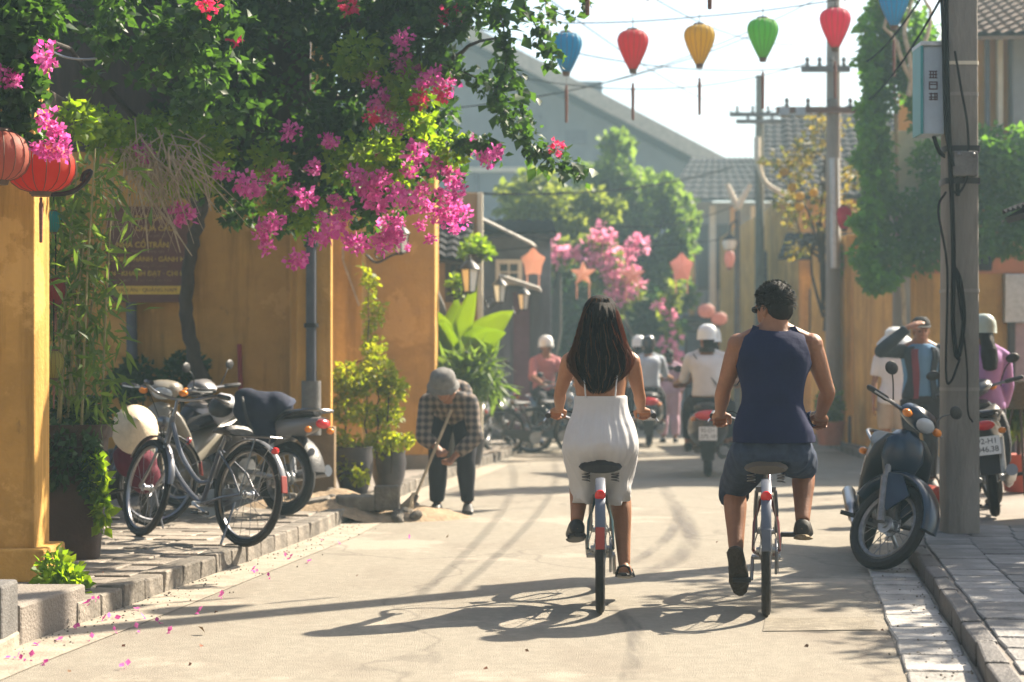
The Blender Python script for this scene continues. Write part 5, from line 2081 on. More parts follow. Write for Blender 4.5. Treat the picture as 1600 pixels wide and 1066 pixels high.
# ---------------- riders in the distance
def seated(label, group, loc, rz, seat_z, bar, shirt_m, pants_m, hel=None, hair=True, skin=SKIN2, face=None, sc_=1.0, sleeve=.42, foot=(.22, .55, .27), female=False, lean=.06):
    J = dict(pelvis=(0, 0, seat_z + .06), neck=(0, lean, seat_z + .60), head=(0, lean + .03, seat_z + .745), face=face or (0, 1, 0), bow=(0, -.03, 0),
             shL=(-.185, lean, seat_z + .535), shR=(.185, lean, seat_z + .535), elL=(-.26, lean + .14, seat_z + .30), elR=(.26, lean + .14, seat_z + .30),
             wrL=(-bar[0], bar[1] - .07, bar[2] + .01), wrR=(bar[0], bar[1] - .07, bar[2] + .01), hipL=(-.10, .02, seat_z + .05), hipR=(.10, .02, seat_z + .05),
             knL=(-.20, .42, seat_z - .02), knR=(.20, .42, seat_z - .02), anL=(-foot[0], foot[1] - .12, foot[2] + .08), anR=(foot[0], foot[1] - .12, foot[2] + .08),
             toL=(-foot[0], foot[1] + .06, foot[2] + .07), toR=(foot[0], foot[1] + .06, foot[2] + .07))
    f = Fig(J, sc_, female)
    b = f.body('person', label, group, loc, rz, skin, hands=(('L', (0, 1, -.1), (0, -.1, -1), 60), ('R', (0, 1, -.1), (0, -.1, -1), 60)), voxel=.011)
    f.wear('shirt', b, shirt_m, shirt_fn(f, .02, .97, sleeve, .022, .02), voxel=.014, amp=.01)
    f.wear('trousers', b, pants_m, trouser_fn(f, .95, .02, .1), voxel=.014, amp=.008)
    for S in 'LR':
        shoe(f, S, b, SHOE)
    if hair:
        f.wear('hair', b, HAIRM, lambda mb: f.hair_cap(mb, .008, low=-.10), voxel=.012, amp=0)
    if hel is not None:
        f.helmet(b, hel)
    return f, b


WHITEH = mat('white_helmet', (.72, .72, .70), .25, var=.05, coat=.5)
BLACKH = mat('black_helmet', (.02, .02, .022), .25, var=.1, coat=.5)
GREENH = mat('grey_green_helmet', (.33, .38, .33), .3, var=.15, coat=.4)
RG = 'people riding scooters away from us'
s1 = pillion_sc.location
WSH = cloth('white_shirt', (.66, .63, .62), trans=.12)
PALE = cloth('pale_blue_shirt', (.42, .47, .53))
f1, p1 = seated('scooter rider in a white helmet and white shirt with a dark bag strap', RG, (s1.x, s1.y + .12, 0), -.1, .80, (.36, .74, 1.04), WSH, DARKT, WHITEH, True, face=(-.5, .85, 0), lean=.0)
MB().tube(smooth_path([(-.155, -.09, 1.385), (-.05, -.147, 1.25), (.10, -.15, 1.05), (.17, -.09, .96)], 5), .012, 6, flat=.5).build('bag_strap', SHOE, p1)
MB().loft([((0, -.05, 1.40), V((.09, 0, 0)), V((0, .075, 0))), ((0, -.055, 1.455), V((.088, 0, 0)), V((0, .085, 0)))], 14).build('neck_scarf', SHOE, p1)
f1b, p1b = seated('front rider in a white helmet, half hidden by the man in navy', RG, (s1.x + .11, s1.y + .56, 0), -.1, .78, (.36, .30, 1.04), cloth('grey_shirt', (.40, .40, .42)), DARKT, WHITEH, True, sc_=.95)
s2 = far_sc.location
f2, p2 = seated('far scooter rider in a pale blue shirt and dark helmet', RG, (s2.x, s2.y + .15, 0), -.08, .80, (.36, .70, 1.04), PALE, DARKT, BLACKH, True)
f2b, p2b = seated('far scooter passenger in front with a white helmet', RG, (s2.x - .12, s2.y + .55, 0), -.08, .80, (.36, .3, 1.04), cloth('white_shirt_far', (.6, .6, .6)), DARKT, WHITEH, True, sc_=1.0)
fl2, pl2 = seated('person in a rose shirt seated on the far blue motorbike', RG, (.48, 28.75, 0), math.radians(200), .78, (.33, .82, .99), cloth('rose_shirt', (.45, .17, .17)), DARKT, WHITEH, True)


# ---------------- people on foot
def standing(label, group, loc, rz, H_=1.66, skin=SKIN2, female=False, armL=None, armR=None, face=None, voxel=.011, hands=None, stride=0.0, **kw):
    k = H_ / 1.70
    J = dict(pelvis=(0, 0, .93 * k), neck=(0, .01, 1.45 * k), head=(0, .035, 1.585 * k), face=face or (0, 1, -.05),
             shL=(-.185 * k, .0, 1.38 * k), shR=(.185 * k, .0, 1.38 * k), elL=(-.235 * k, .0, 1.10 * k), elR=(.235 * k, .0, 1.10 * k),
             wrL=(-.225 * k, .10, .86 * k), wrR=(.225 * k, .10, .86 * k), hipL=(-.095 * k, 0, .90 * k), hipR=(.095 * k, 0, .90 * k),
             knL=(-.10 * k, .03 + stride, .49 * k), knR=(.10 * k, .03 - stride * .3, .49 * k), anL=(-.10 * k, stride * 1.4, .085 * k), anR=(.10 * k, -stride * 1.4, .085 * k),
             toL=(-.13 * k, .18 + stride * 1.4, .075 * k), toR=(.13 * k, .18 - stride * 1.4, .075 * k))
    if armL:
        J['elL'], J['wrL'] = armL
    if armR:
        J['elR'], J['wrR'] = armR
    f = Fig(J, k, female)
    hands = hands or (('L', (0, .15, -1), (.9, .1, 0), 20), ('R', (0, .15, -1), (-.9, .1, 0), 20))
    b = f.body('person', label, group, loc, rz, skin, hands=hands, voxel=voxel)
    return f, b


WG = 'people standing on the right pavement'
# man in blue shirt and open dark jacket, hand raised to the brow, facing us
la = G(1438, 765, PZ)
fa_, pa_ = standing('man in dark cap and open jacket over blue shirt, hand at brow', WG, la, math.radians(180), 1.58,
                    armR=((.40, .17, 1.28), (.155, .22, 1.50)), hands=(('R', (-.85, -.05, .35), (0, -.5, -.9), 12), ('L', (0, .15, -1), (.9, .1, 0), 20)), voxel=.009)
fa_.face(pa_)
fa_.wear('shirt', pa_, cloth('denim_blue_shirt', (.085, .19, .33)), lambda mb: fa_.torso(mb, -.02, 1.0, add=.02), voxel=.012, amp=.006)
JK = cloth('dark_jacket', (.022, .03, .042))
MA = cloth('maroon_jacket_lining', (.14, .035, .055))


def jacket(mb):
    for S, s in (('L', -1), ('R', 1)):
        fa_.arm(mb, S, 0, .97, add=.022)
        mb.ball(fa_.J['sh' + S], .072, n=12, m=8)
        rows = [r for r in fa_.rows if -.05 <= r[5] <= .95]
        mb.loft([(V((r[0] + s * (r[3] * .72), r[1] - .005, r[2])), V((r[3] * .38, 0, 0)), V((0, r[4] + .03, 0))) for r in rows], 14)
    mb.loft([(V((r[0], r[1] - .045, r[2])), V((r[3] + .015, 0, 0)), V((0, r[4] * .72, 0))) for r in fa_.rows if -.05 <= r[5] <= .97], 16)


fa_.wear('jacket', pa_, JK, jacket, voxel=.012, amp=.008, smooth=3)
MB().loft([(V((r[0] + r[3] * .60, r[1] + r[4] * .80 + .035, r[2])), V((.045, -.02, 0)), V((0, .014, 0))) for r in fa_.rows if -.05 <= r[5] <= .9], 10).build('lapel', MA, pa_)
MB().loft([(V((r[0] - r[3] * .66, r[1] + r[4] * .80 + .03, r[2])), V((.030, .02, 0)), V((0, .014, 0))) for r in fa_.rows if -.05 <= r[5] <= .9], 10).build('lapel', JK, pa_)
fa_.wear('trousers', pa_, DARKT, trouser_fn(fa_, .97, .02, .1), voxel=.013, amp=.008)
for S in 'LR':
    shoe(fa_, S, pa_, SHOE)
fa_.wear('hair', pa_, HAIRM, lambda mb: fa_.hair_cap(mb, .006), voxel=.012, amp=0)
hd, A = fa_.J['head'], fa_.HM
cp = MB()
cp.lathe([(0, .115), (.05, .11), (.085, .08), (.098, .035), (.099, .015), (0, .012)], 18, hd + A @ V((0, -.01, .015)), A, .9, 1.08)
cp.loft([(hd + A @ V((0, .07, .04)), A @ V((.075, 0, 0)), A @ V((0, .02, .004))), (hd + A @ V((0, .15, .028)), A @ V((.055, 0, 0)), A @ V((0, .02, .004)))], 12)
cp.build('cap', cloth('black_cap', (.018, .018, .02)), pa_)['kind'] = 'stuff'
# person in white with a white sun hat, turned away, beside him
lb = G(1398, 748, PZ)
fb_, pb_ = standing('person in white shirt and floppy white sun hat beside the man with raised hand', WG, lb, math.radians(160), 1.50, female=True, face=(.5, .8, -.1))
fb_.wear('shirt', pb_, cloth('white_linen', (.62, .60, .63), trans=.1), shirt_fn(fb_, -.25, .97, .40, .025, .022), voxel=.013, amp=.009)
fb_.wear('shorts', pb_, cloth('beige_shorts', (.34, .27, .21)), trouser_fn(fb_, .42, .025, .1), voxel=.013, amp=.008)
for S in 'LR':
    shoe(fb_, S, pb_, SHOE)
fb_.wear('hair', pb_, HAIRM, lambda mb: fb_.hair_cap(mb, .010, low=-.08), voxel=.012, amp=0)
hd, A = fb_.J['head'], fb_.HM
MB().lathe([(0, .125), (.05, .12), (.09, .09), (.10, .04), (.13, .02), (.185, -.035), (.187, -.045), (.10, .01), (0, .01)], 22, hd + A @ V((0, -.01, .015)), A).build('sun_hat', cloth('white_hat', (.62, .65, .66), trans=.15), pb_)
# person in purple with a helmet, back to us, behind the pole
lc = G(1538, 790, PZ)
fc_, pc_ = standing('person in a lilac shirt and grey green helmet behind the silver and black motorbike', WG, lc, math.radians(10), 1.52, female=True, face=(-.2, 1, 0))
fc_.wear('shirt', pc_, cloth('lilac_shirt', (.36, .20, .43)), shirt_fn(fc_, -.12, .97, .93, .022, .02), voxel=.013, amp=.009)
fc_.wear('trousers', pc_, DARKT, trouser_fn(fc_, .97, .03, .1), voxel=.013, amp=.008)
for S in 'LR':
    shoe(fc_, S, pc_, SHOE)


def pony(mb):
    fc_.hair_cap(mb, .010)
    h2 = fc_.J['head']
    mb.tube(smooth_path([h2 + V((0, -.08, -.02)), h2 + V((-.005, -.13, -.12)), h2 + V((.0, -.135, -.24)), h2 + V((.005, -.13, -.31))], 4), [.06] * 5 + [.07] * 4 + [.065] * 3 + [.03], 12)


fc_.wear('hair', pc_, HAIRM, pony, voxel=.01, amp=.004, scale=14)
fc_.helmet(pc_, GREENH)
# far walker in pink
ld = V(((1046 - 800) * 31 / 3000, 31, 0))
fd_, pd_ = standing('person in a pink blouse and trousers walking far down the street', None, ld, 0, 1.50, female=True, stride=.06)
PK = cloth('pink_suit', (.52, .34, .42), trans=.1)
fd_.wear('blouse', pd_, PK, shirt_fn(fd_, -.2, .97, .8, .022, .02), voxel=.015, amp=.008)
fd_.wear('trousers', pd_, PK, trouser_fn(fd_, .95, .03, .1), voxel=.015, amp=.008)
for S in 'LR':
    shoe(fd_, S, pd_, SHOE)
fd_.wear('hair', pd_, HAIRM, lambda mb: fd_.hair_cap(mb, .012, low=-.10), voxel=.013, amp=0)
# ------------------------------------------------------------------ plants
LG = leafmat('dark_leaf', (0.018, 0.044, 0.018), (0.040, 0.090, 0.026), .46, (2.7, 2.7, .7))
LY = leafmat('yellow_green_sun_leaf', (0.07, 0.135, 0.018), (0.13, 0.19, 0.028), .6, (3.2, 3.0, .6))  # also the lit copy of LG and LD: sunshine put into the colour
LF = leafmat('far_leaf', (0.055, 0.10, 0.032), (0.10, 0.155, 0.048), .56, (2.6, 2.5, .9))
LD = leafmat('shade_leaf', (0.018, 0.05, 0.022), (0.035, 0.085, 0.03), .3, (2.5, 2.4, .9))
BR = leafmat('magenta_bract', (0.44, 0.035, 0.26), (0.68, 0.19, 0.48), .5, (1.5, 1.25, 1.35), .6)
BR2 = leafmat('crimson_bract', (0.52, 0.022, 0.075), (0.66, 0.06, 0.20), .5, (1.5, 1.2, 1.3), .6)
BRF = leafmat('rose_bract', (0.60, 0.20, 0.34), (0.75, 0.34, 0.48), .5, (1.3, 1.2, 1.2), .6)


def pc(lst, ky=1.0):
    """clumps given as photo columns and rows, depth and radius in photo pixels"""
    o = []
    for px, py, Y, rp in lst:
        c = P(px, py, Y)
        r_ = rp / F * Y
        o.append(((c.x, c.y, c.z), (r_, r_ * ky, r_ * .9)))
    return o


# ---- the great bougainvillea over the parked bicycles
boug = tag(thing('bougainvillea', (G(322, 772, PZ).x, 17.0, PZ)), 'huge bougainvillea with magenta flowers arching over the parked bicycles', 'shrub')
B0 = boug.location.copy()


def rel(p, o=B0):
    return V(p) - o


tk = MB()
tr_pts = [P(326, 772, 17), P(322, 690, 17), P(320, 610, 17), P(302, 550, 16.9), P(291, 480, 16.8), P(297, 400, 16.6), P(312, 340, 16.3), P(335, 260, 15.7), P(380, 180, 15)]
branch(tk, [rel(p) for p in smooth_path(tr_pts, 3)], .075, .045, 10, .012, 2, 4)
tk.build('trunk', M['bark'], boug)
for k, pts in enumerate(([(312, 340, 16.3), (260, 240, 15), (150, 120, 13), (60, 40, 11.5)], [(335, 260, 15.7), (450, 200, 14.6), (580, 120, 13.8), (700, 90, 13.2), (775, 60, 12.6)], [(380, 180, 15), (470, 270, 14.4), (560, 310, 13.9), (650, 310, 13.6)], [(380, 180, 15), (480, 60, 14), (620, 20, 13.4), (770, -40, 12.8)], [(350, 230, 15.4), (500, 230, 14.2), (640, 215, 13.5), (770, 238, 13.2)])):
    b = MB()
    branch(b, [rel(P(*p)) for p in pts], .04, .008, 6, .03, 4, k)
    b.build('branch', M['bark'], boug)
dense = pc([(170, 60, 11.15, 42), (230, 40, 11.2, 50), (290, 70, 11.3, 55), (340, 110, 11.6, 50), (250, 110, 11.25, 40), (330, 20, 11.3, 60), (190, 0, 11.15, 45), (310, 160, 11.9, 36), (150, 130, 11.2, 22), (370, 170, 12.2, 40), (180, -60, 13.6, 130), (330, 20, 13.8, 120), (300, 90, 14.2, 70), (450, 50, 13.8, 115), (560, 40, 13.6, 110), (650, 20, 13.3, 80), (700, -30, 13.2, 80), (380, 150, 14.2, 95), (480, 160, 14, 95), (570, 170, 13.8, 85), (310, 190, 14.3, 60),
            (630, 225, 13.6, 55), (560, 265, 13.8, 65), (470, 270, 14.1, 65), (400, 290, 14.4, 55), (670, 200, 13.5, 50), (350, 245, 14.5, 60), (520, 320, 13.9, 45), (620, 310, 13.6, 45), (680, 285, 13.5, 38), (440, 340, 14.3, 34),
            (680, 100, 13.3, 45), (640, 60, 13.4, 55), (730, 30, 13.0, 35), (575, 350, 13.8, 28), (370, 330, 14.5, 28), (400, -60, 14, 160), (600, -80, 13.6, 130), (340, 300, 14.5, 40)], 1.3)
sub = []
for c, r_ in dense:
    sub += jitter_clumps(c, r_, 9, r_[0] * .42, int(c[0] * 1000) % 9999)
pos, d = clump_points(sub, 27000, .5)
foliage('foliage', boug, pos - np.array(B0), .078, LG, out=d * .6, flat=.5)
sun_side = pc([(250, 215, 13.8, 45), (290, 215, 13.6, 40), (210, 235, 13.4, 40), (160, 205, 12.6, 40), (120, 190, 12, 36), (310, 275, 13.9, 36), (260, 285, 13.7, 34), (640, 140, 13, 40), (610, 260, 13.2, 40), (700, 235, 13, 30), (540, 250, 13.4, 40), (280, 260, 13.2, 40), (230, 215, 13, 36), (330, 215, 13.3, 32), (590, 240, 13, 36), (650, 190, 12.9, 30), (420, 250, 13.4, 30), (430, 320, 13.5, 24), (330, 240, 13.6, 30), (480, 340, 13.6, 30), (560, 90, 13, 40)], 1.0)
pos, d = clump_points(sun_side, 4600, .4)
foliage('sun_painted_foliage', boug, pos - np.array(B0), .07, LY, out=d * .5, flat=.5)  # lighter copy of the leaves, sun on the canopy painted into its colour
near = pc([(20, 40, 9.7, 55), (15, 130, 9.7, 48), (50, 20, 9.8, 50), (10, 190, 9.8, 36), (55, 85, 9.8, 30), (40, 150, 9.8, 30), (48, 205, 9.8, 18), (0, 0, 9.7, 40), (45, -20, 9.8, 40)], 1.0)
pos, d = clump_points(near, 2300, .4)
foliage('near_foliage', boug, pos - np.array(B0), .075, LG, out=d * .5, flat=.4)

# leaves that can be told apart: on the hanging sprays
lm = [leaves_mesh('leaf', [(0, 0, 0)], 1.0, LG, out=[(0, 3, 0)], flat=3) for _ in range(3)]
sprays = [[(770, -10), (786, 40), (790, 100), (775, 150), (800, 190), (835, 230), (870, 255), (912, 270)], [(806, -10), (834, 35), (850, 70), (866, 100)], [(690, 100), (740, 120), (780, 150), (800, 195)],
          [(700, 215), (745, 225), (775, 232)], [(790, 95), (812, 150), (825, 200)], [(745, -5), (720, 40), (690, 60)], [(840, -12), (868, 18), (900, 28)], [(905, -8), (925, 12)]]
nleaf = 0
for k, sp in enumerate(sprays):
    pts = [P(x, y, 12.6 + .1 * k) for x, y in sp]
    pts = smooth_path(pts, 8)
    st = MB()
    st.tube([rel(p) for p in pts], [.007 - .005 * i / len(pts) for i in range(len(pts))], 5)
    st.build('branch', M['bark'], boug)
    for i in range((116, 42, 40, 24, 28, 28, 10, 6)[k]):
        t = R.random() * (len(pts) - 1.001)
        p = pts[int(t)].lerp(pts[int(t) + 1], t % 1)
        sz = R.uniform(.08, .135)
        p = p + V((R.gauss(0, .035), R.gauss(0, .05), R.gauss(0, .03)))
        inst('leaf', R.choice(lm), boug, rel(p), (R.uniform(-1.4, .1), R.uniform(-.8, .8), R.uniform(0, 6.28)), sz)
        nleaf += 1
    # the small leaves behind them
    q = np.array([rel(pts[int(t)].lerp(pts[int(t) + 1], t % 1)) for t in rng.uniform(0, len(pts) - 1.001, (420, 110, 150, 120, 90, 150, 30, 10)[k])])
    foliage('small_leaves', boug, q + rng.normal(0, .04, q.shape), .06, LG, droop=.4)


def bract_mesh(m, seed, n=62, r_=.066, size=.038):
    q = rng.normal(size=(n, 3))
    q /= np.linalg.norm(q, axis=1)[:, None]
    p = q * r_ * rng.uniform(.25, 1.05, n)[:, None] * np.array([1.1, .9, .85])
    return leaves_mesh('flower_cluster', p, size, m, shape=FLOWER_V, out=q * .8, flat=.1)


fm1 = [bract_mesh(BR, k) for k in range(6)]
fm2 = [bract_mesh(BR2, k) for k in range(3)]
cl = [(640, 110), (662, 128), (692, 145, 2), (605, 180), (582, 183, 2), (655, 155, 2), (625, 96), (678, 118), (705, 25, 2), (545, 8, 2), (366, 60, 2), (325, 8, 2), (75, 90), (775, 240), (515, 220), (455, 206), (440, 266), (478, 310), (345, 268), (225, 237), (285, 335),
      (600, 280), (640, 268), (680, 262), (706, 275), (660, 298), (692, 308), (622, 306), (700, 335), (722, 338), (590, 318), (508, 362), (528, 350), (560, 382), (602, 380), (465, 406), (412, 362), (416, 386), (870, 232, 2), (92, 215), (75, 242), (60, 232), (98, 235), (84, 200), (72, 185), (22, 125), (5, 118),
      (570, 288), (552, 272), (650, 240), (668, 325), (640, 315), (715, 300), (580, 300), (617, 200), (596, 160), (700, 130), (490, 262), (395, 295), (540, 330), (610, 352), (735, 228), (630, 60), (580, 120), (380, 285), (620, 370), (545, 375), (490, 372), (430, 345), (760, 248), (712, 320), (684, 340)]
for c in cl:
    nearp = c[0] < 120 or (c[0] < 330 and c[1] < 70)
    Y = 9.55 if c[0] < 110 else 10.5 if nearp else (12.6 if c[0] > 760 else R.uniform(12.7, 13.1))
    me = R.choice(fm2 if len(c) > 2 else fm1)
    o = inst('flower_cluster', me, boug, rel(P(c[0], c[1], Y)), (R.uniform(0, 6), R.uniform(0, 6), R.uniform(0, 6)), R.uniform(.75, 1.35) * Y / 13)
    o['kind'] = 'stuff'
for k in range(16):   # sprinkled small sprays
    x = R.uniform(400, 730)
    yy = R.uniform(225, 390)
    if yy > 400 - max(0, x - 640) * .5:
        continue
    o = inst('flower_cluster', R.choice(fm1), boug, rel(P(x, yy, R.uniform(12.8, 13.4))), (R.uniform(0, 6), R.uniform(0, 6), R.uniform(0, 6)), R.uniform(.35, .7))
    o['kind'] = 'stuff'

# dry hanging vine twigs
dry = tag(thing('dry_vine', tuple(P(250, 210, 12.9))), 'tangle of pale dry twigs hanging beside the red plaque', 'dry vine')
D0 = dry.location.copy()
tw = MB()
for i in range(150):
    a = P(R.gauss(235, 38), R.gauss(235, 18), 12.9 + R.uniform(-.25, .25))
    ln = R.uniform(.15, .75)
    b = a + V((R.gauss(.06, .16), R.gauss(0, .1), -ln * .75))
    mdl = a.lerp(b, .5) + V((R.gauss(0, .06), 0, .03))
    tw.tube([a - D0, mdl - D0, b - D0], [.005, .004, .0015], 4, caps=False)
for e in ((225, 300, 300, 400), (215, 290, 232, 395), (250, 310, 282, 395), (170, 200, 175, 350), (300, 250, 330, 330)):
    tw.tube([P(e[0], e[1], 12.8) - D0, P((e[0] + e[2]) / 2 + 4, (e[1] + e[3]) / 2, 12.8) - D0, P(e[2], e[3], 12.8) - D0], [.009, .007, .004], 5)
tw.build('twigs', M['palebark'], dry)['kind'] = 'stuff'

# ---- bamboo and ferns in the tall brown planter
PLT = G(116, 872, PZ)
planter = tag(thing('planter', PLT, .12), 'tall dark brown tapered planter at the left pavement edge', 'planter')
PW = mat('planter_brown', (.060, .036, .028), .6, var=.25, scale=6, bump=.3, dirt=.3)
b = MB()
b.loft([((0, 0, 0), V((.145, 0, 0)), V((0, .145, 0))), ((0, 0, .05), V((.15, 0, 0)), V((0, .15, 0))), ((0, 0, .72), V((.195, 0, 0)), V((0, .195, 0)))], 24, e=.35)
b.build('pot', PW, planter, bev=.0)
b = MB()
b.loft([((0, 0, .72), V((.215, 0, 0)), V((0, .215, 0))), ((0, 0, .80), V((.22, 0, 0)), V((0, .22, 0))), ((0, 0, .801), V((.185, 0, 0)), V((0, .185, 0))), ((0, 0, .76), V((.18, 0, 0)), V((0, .18, 0)))], 24, e=.35)
b.build('rim', PW, planter)
bam = tag(thing('bamboo', PLT + V((0, 0, .76))), 'thin green bamboo growing up from the tall brown planter', 'plant')
for i in range(13):
    x, yy = R.uniform(-.16, .17), R.uniform(-.13, .13)
    s_ = MB()
    tx, ty, hh = x + R.gauss(.03, .10), yy + R.gauss(0, .1), R.uniform(1.1, 1.75)
    s_.tube(smooth_path([(x, yy, -.05), (x + (tx - x) * .4, yy, hh * .5), (tx, ty, hh)], 5), [.009 - .0004 * k for k in range(11)], 6)
    s_.build('stem', mat('bamboo_stem', (.24, .22, .10), .6, var=.3, scale=20) if i == 0 else bpy.data.materials['bamboo_stem'], bam)
n = 1200
pos = np.stack([rng.normal(.0, .15, n), rng.normal(0, .14, n), rng.uniform(.05, 1.6, n)], 1)
foliage('leaves', bam, pos, .15, LF, shape=BLADE_V, droop=.5)
fern = tag(thing('fern', PLT), 'bushy green fern spilling over the tall brown planter', 'plant')
cl_ = [((-.10, -.12, .72), (.17, .15, .13)), ((.05, -.2, .66), (.16, .1, .14)), ((-.20, -.1, .5), (.10, .1, .2)), ((-.24, -.05, .22), (.09, .1, .24)), ((.15, -.22, .50), (.06, .06, .12)), ((-.06, -.2, .55), (.14, .06, .12)), ((.0, .1, .85), (.2, .15, .1))]
pos, d = clump_points(cl_, 1900, .4)
foliage('foliage', fern, pos, .055, LD, out=d, droop=.3)
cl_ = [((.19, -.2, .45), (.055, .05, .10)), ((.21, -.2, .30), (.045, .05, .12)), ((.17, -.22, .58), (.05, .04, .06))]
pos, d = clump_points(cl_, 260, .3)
foliage('sun_painted_foliage', fern, pos, .065, LY, out=d, droop=.4)  # brighter copy of the fern leaves, sunlight put into the tint
wd = tag(thing('weed', G(98, 925, PZ)), 'small bright green weed at the foot of the near yellow pillar', 'plant')
pos, d = clump_points([((0, 0, .06), (.11, .09, .09)), ((.05, -.05, .04), (.10, .06, .06)), ((-.04, .02, .12), (.08, .08, .08))], 260, .3)
foliage('foliage', wd, pos, .06, LY, out=d + np.array([0, 0, .3]))

# ---- pots with climbers by the corner pillar
POTM = mat('dark_glazed_pot', (.055, .05, .055), .5, var=.3, scale=7, bump=.2)
for k, (px, py, Y, rr, hh, lab) in enumerate(((553, 788, 17.2, .175, .42, 'left dark pot full of bright climbing leaves beside the corner pillar'), (607, 772, 17.7, .165, .36, 'right dark glazed pot of climbing leaves, nearest the sweeper'))):
    c = P(px, py, Y)
    c.z = PZ
    pt = tag(thing('plant_pot', c), lab, 'plant pot', 'pots by the corner pillar')
    MB().lathe([(0, 0), (rr * .66, 0), (rr * .9, hh * .35), (rr, hh * .7), (rr * .93, hh * .93), (rr * .98, hh), (rr * .86, hh), (rr * .84, hh * .9), (0, hh * .88)], 24).build('pot', POTM, pt)
climb = tag(thing('climbing_plant', P(575, 760, 17.4)), 'bright yellow green climbing plant growing from two dark pots', 'climbing plant')
C0 = climb.location.copy()
clp = pc([(545, 590, 17.4, 26), (538, 640, 17.3, 24), (535, 690, 17.2, 20), (545, 730, 17.1, 18), (590, 585, 17.6, 30), (615, 610, 17.6, 22), (610, 650, 17.6, 20), (600, 690, 17.5, 24), (628, 690, 17.4, 15), (575, 650, 17.5, 22), (570, 700, 17.4, 20), (562, 745, 17.0, 14), (585, 555, 17.7, 18), (640, 688, 17.3, 8), (530, 600, 17.3, 16), (565, 610, 17.4, 16)], 1.2)
pos, d = clump_points(clp, 3300, .45)
foliage('foliage', climb, pos - np.array(C0), .055, leafmat('climber_leaf', (0.09, 0.14, 0.018), (0.17, 0.20, 0.03), .62, (2.9, 2.5, .6)), out=d * .6)
vine = pc([(578, 440 + 17 * i, 17.9, 9 if i % 3 else 13) for i in range(8)] + [(590, 480, 17.9, 12), (592, 500, 17.9, 11), (572, 425, 17.9, 10), (590, 535, 17.8, 12)], 1)
pos, d = clump_points(vine, 330, .3)
foliage('vine_leaves', climb, pos - np.array(C0), .06, bpy.data.materials['climber_leaf'], out=d * .6, droop=.4)
st = MB()
for px in (545, 575, 592, 612):
    branch(st, [P(px, 740, 17.4) - C0, P(px - 4, 660, 17.45) - C0, P(px, 580, 17.6) - C0, P(578, 430 if px == 575 else 555, 17.9) - C0], .010, .004, 5, .02, 4, px)
st.build('stems', M['bark'], climb)['kind'] = 'stuff'


# ---- banana plant, each blade a part
def blade(par, base, tip, w, sagk, m, n=9):
    base, tip = V(base), V(tip)
    L = (tip - base)
    mid = base.lerp(tip, .5) + V((0, 0, sagk))
    side = L.cross(V((0, -1, .45))).normalized()
    w = w * 1.45
    vs, fs = [], []
    for i in range(n + 1):
        t = i / n
        c = base * (1 - t) ** 2 + mid * 2 * t * (1 - t) + tip * t * t
        ww = w * (.06 + .94 * math.sin(math.pi * min(1, .06 + .94 * max(0, (t - .15) / .85)) ** .8)) if t > .15 else w * .05
        up = V((0, 0, 1))
        q = R.uniform(-.02, .02) * w * 3
        vs += [c - side * ww + up * (ww * .35 + q), c - side * ww * .5 + up * ww * .2, c, c + side * ww * .5 + up * ww * .2, c + side * ww + up * (ww * .35 - q)]
    for i in range(n):
        for k in range(4):
            a = i * 5 + k
            fs.append((a, a + 1, a + 6, a + 5))
    me = bpy.data.meshes.new('leaf')
    me.from_pydata([tuple(v) for v in vs], [], fs)
    me.materials.append(m)
    me.polygons.foreach_set('use_smooth', [True] * len(me.polygons))
    o = bpy.data.objects.new('leaf', me)
    place(o, par)
    so = o.modifiers.new('thickness', 'SOLIDIFY')
    so.thickness = .003
    return o


BAN = leafmat('banana_leaf', (0.15, 0.21, 0.02), (0.20, 0.26, 0.03), .66, (2.9, 2.7, .5))
BY = 22.6
ban = tag(thing('banana_plant', V((P(700, 640, BY).x, BY, PZ))), 'broad leaved bright green banana plant behind the sweeper', 'plant')
N0 = ban.location.copy()
for bx, by, tx, ty, w, sg in ((700, 600, 802, 486, .13, .12), (700, 600, 790, 520, .14, .18), (695, 600, 672, 480, .14, .10), (700, 610, 775, 545, .13, .16), (695, 600, 715, 465, .10, .05), (695, 610, 735, 500, .13, .05), (700, 610, 660, 530, .12, .12), (705, 620, 782, 585, .11, .15), (700, 600, 745, 440, .08, .05), (700, 615, 765, 610, .09, .14), (698, 600, 690, 500, .12, .04)):
    blade(ban, P(bx, by, BY) - N0, P(tx, ty, BY + R.uniform(-.5, .5)) - N0, w, sg, BAN)
st = MB()
for k in range(4):
    st.tube([(R.uniform(-.1, .1), R.uniform(-.1, .1), -.02), P(700, 600, BY) - N0 + V((R.uniform(-.05, .05), 0, .1))], [.045, .025], 8)
st.build('stems', M['bark'], ban)['kind'] = 'stuff'
palm = tag(thing('palm_plant', V((P(735, 660, BY - .4).x, BY - .4, PZ))), 'fine leaved green potted palm right below the banana leaves', 'plant')
pos, d = clump_points(pc([(725, 590, BY - .4, 34), (750, 575, BY - .4, 28), (765, 600, BY - .4, 22), (710, 610, BY - .4, 24)]), 700, .2)
foliage('fronds', palm, pos - np.array(palm.location), .26, LF, shape=BLADE_V, out=d * 1.2)
MB().tube([(0, 0, 0), (0, 0, .55)], [.04, .03], 8).build('stem', M['bark'], palm)
MB().lathe([(0, 0), (.12, 0), (.17, .28), (.18, .30), (.15, .30), (0, .27)], 18).build('pot', POTM, palm)
hang = tag(thing('hanging_plant', P(742, 385, 23.2)), 'yellow green plant in a hanging basket above the black street lamp', 'plant')
pos, d = clump_points(pc([(742, 385, 23.2, 20), (755, 392, 23.2, 14), (728, 395, 23.2, 10)]), 300, .3)
foliage('foliage', hang, pos - np.array(hang.location), .08, LY, out=d)
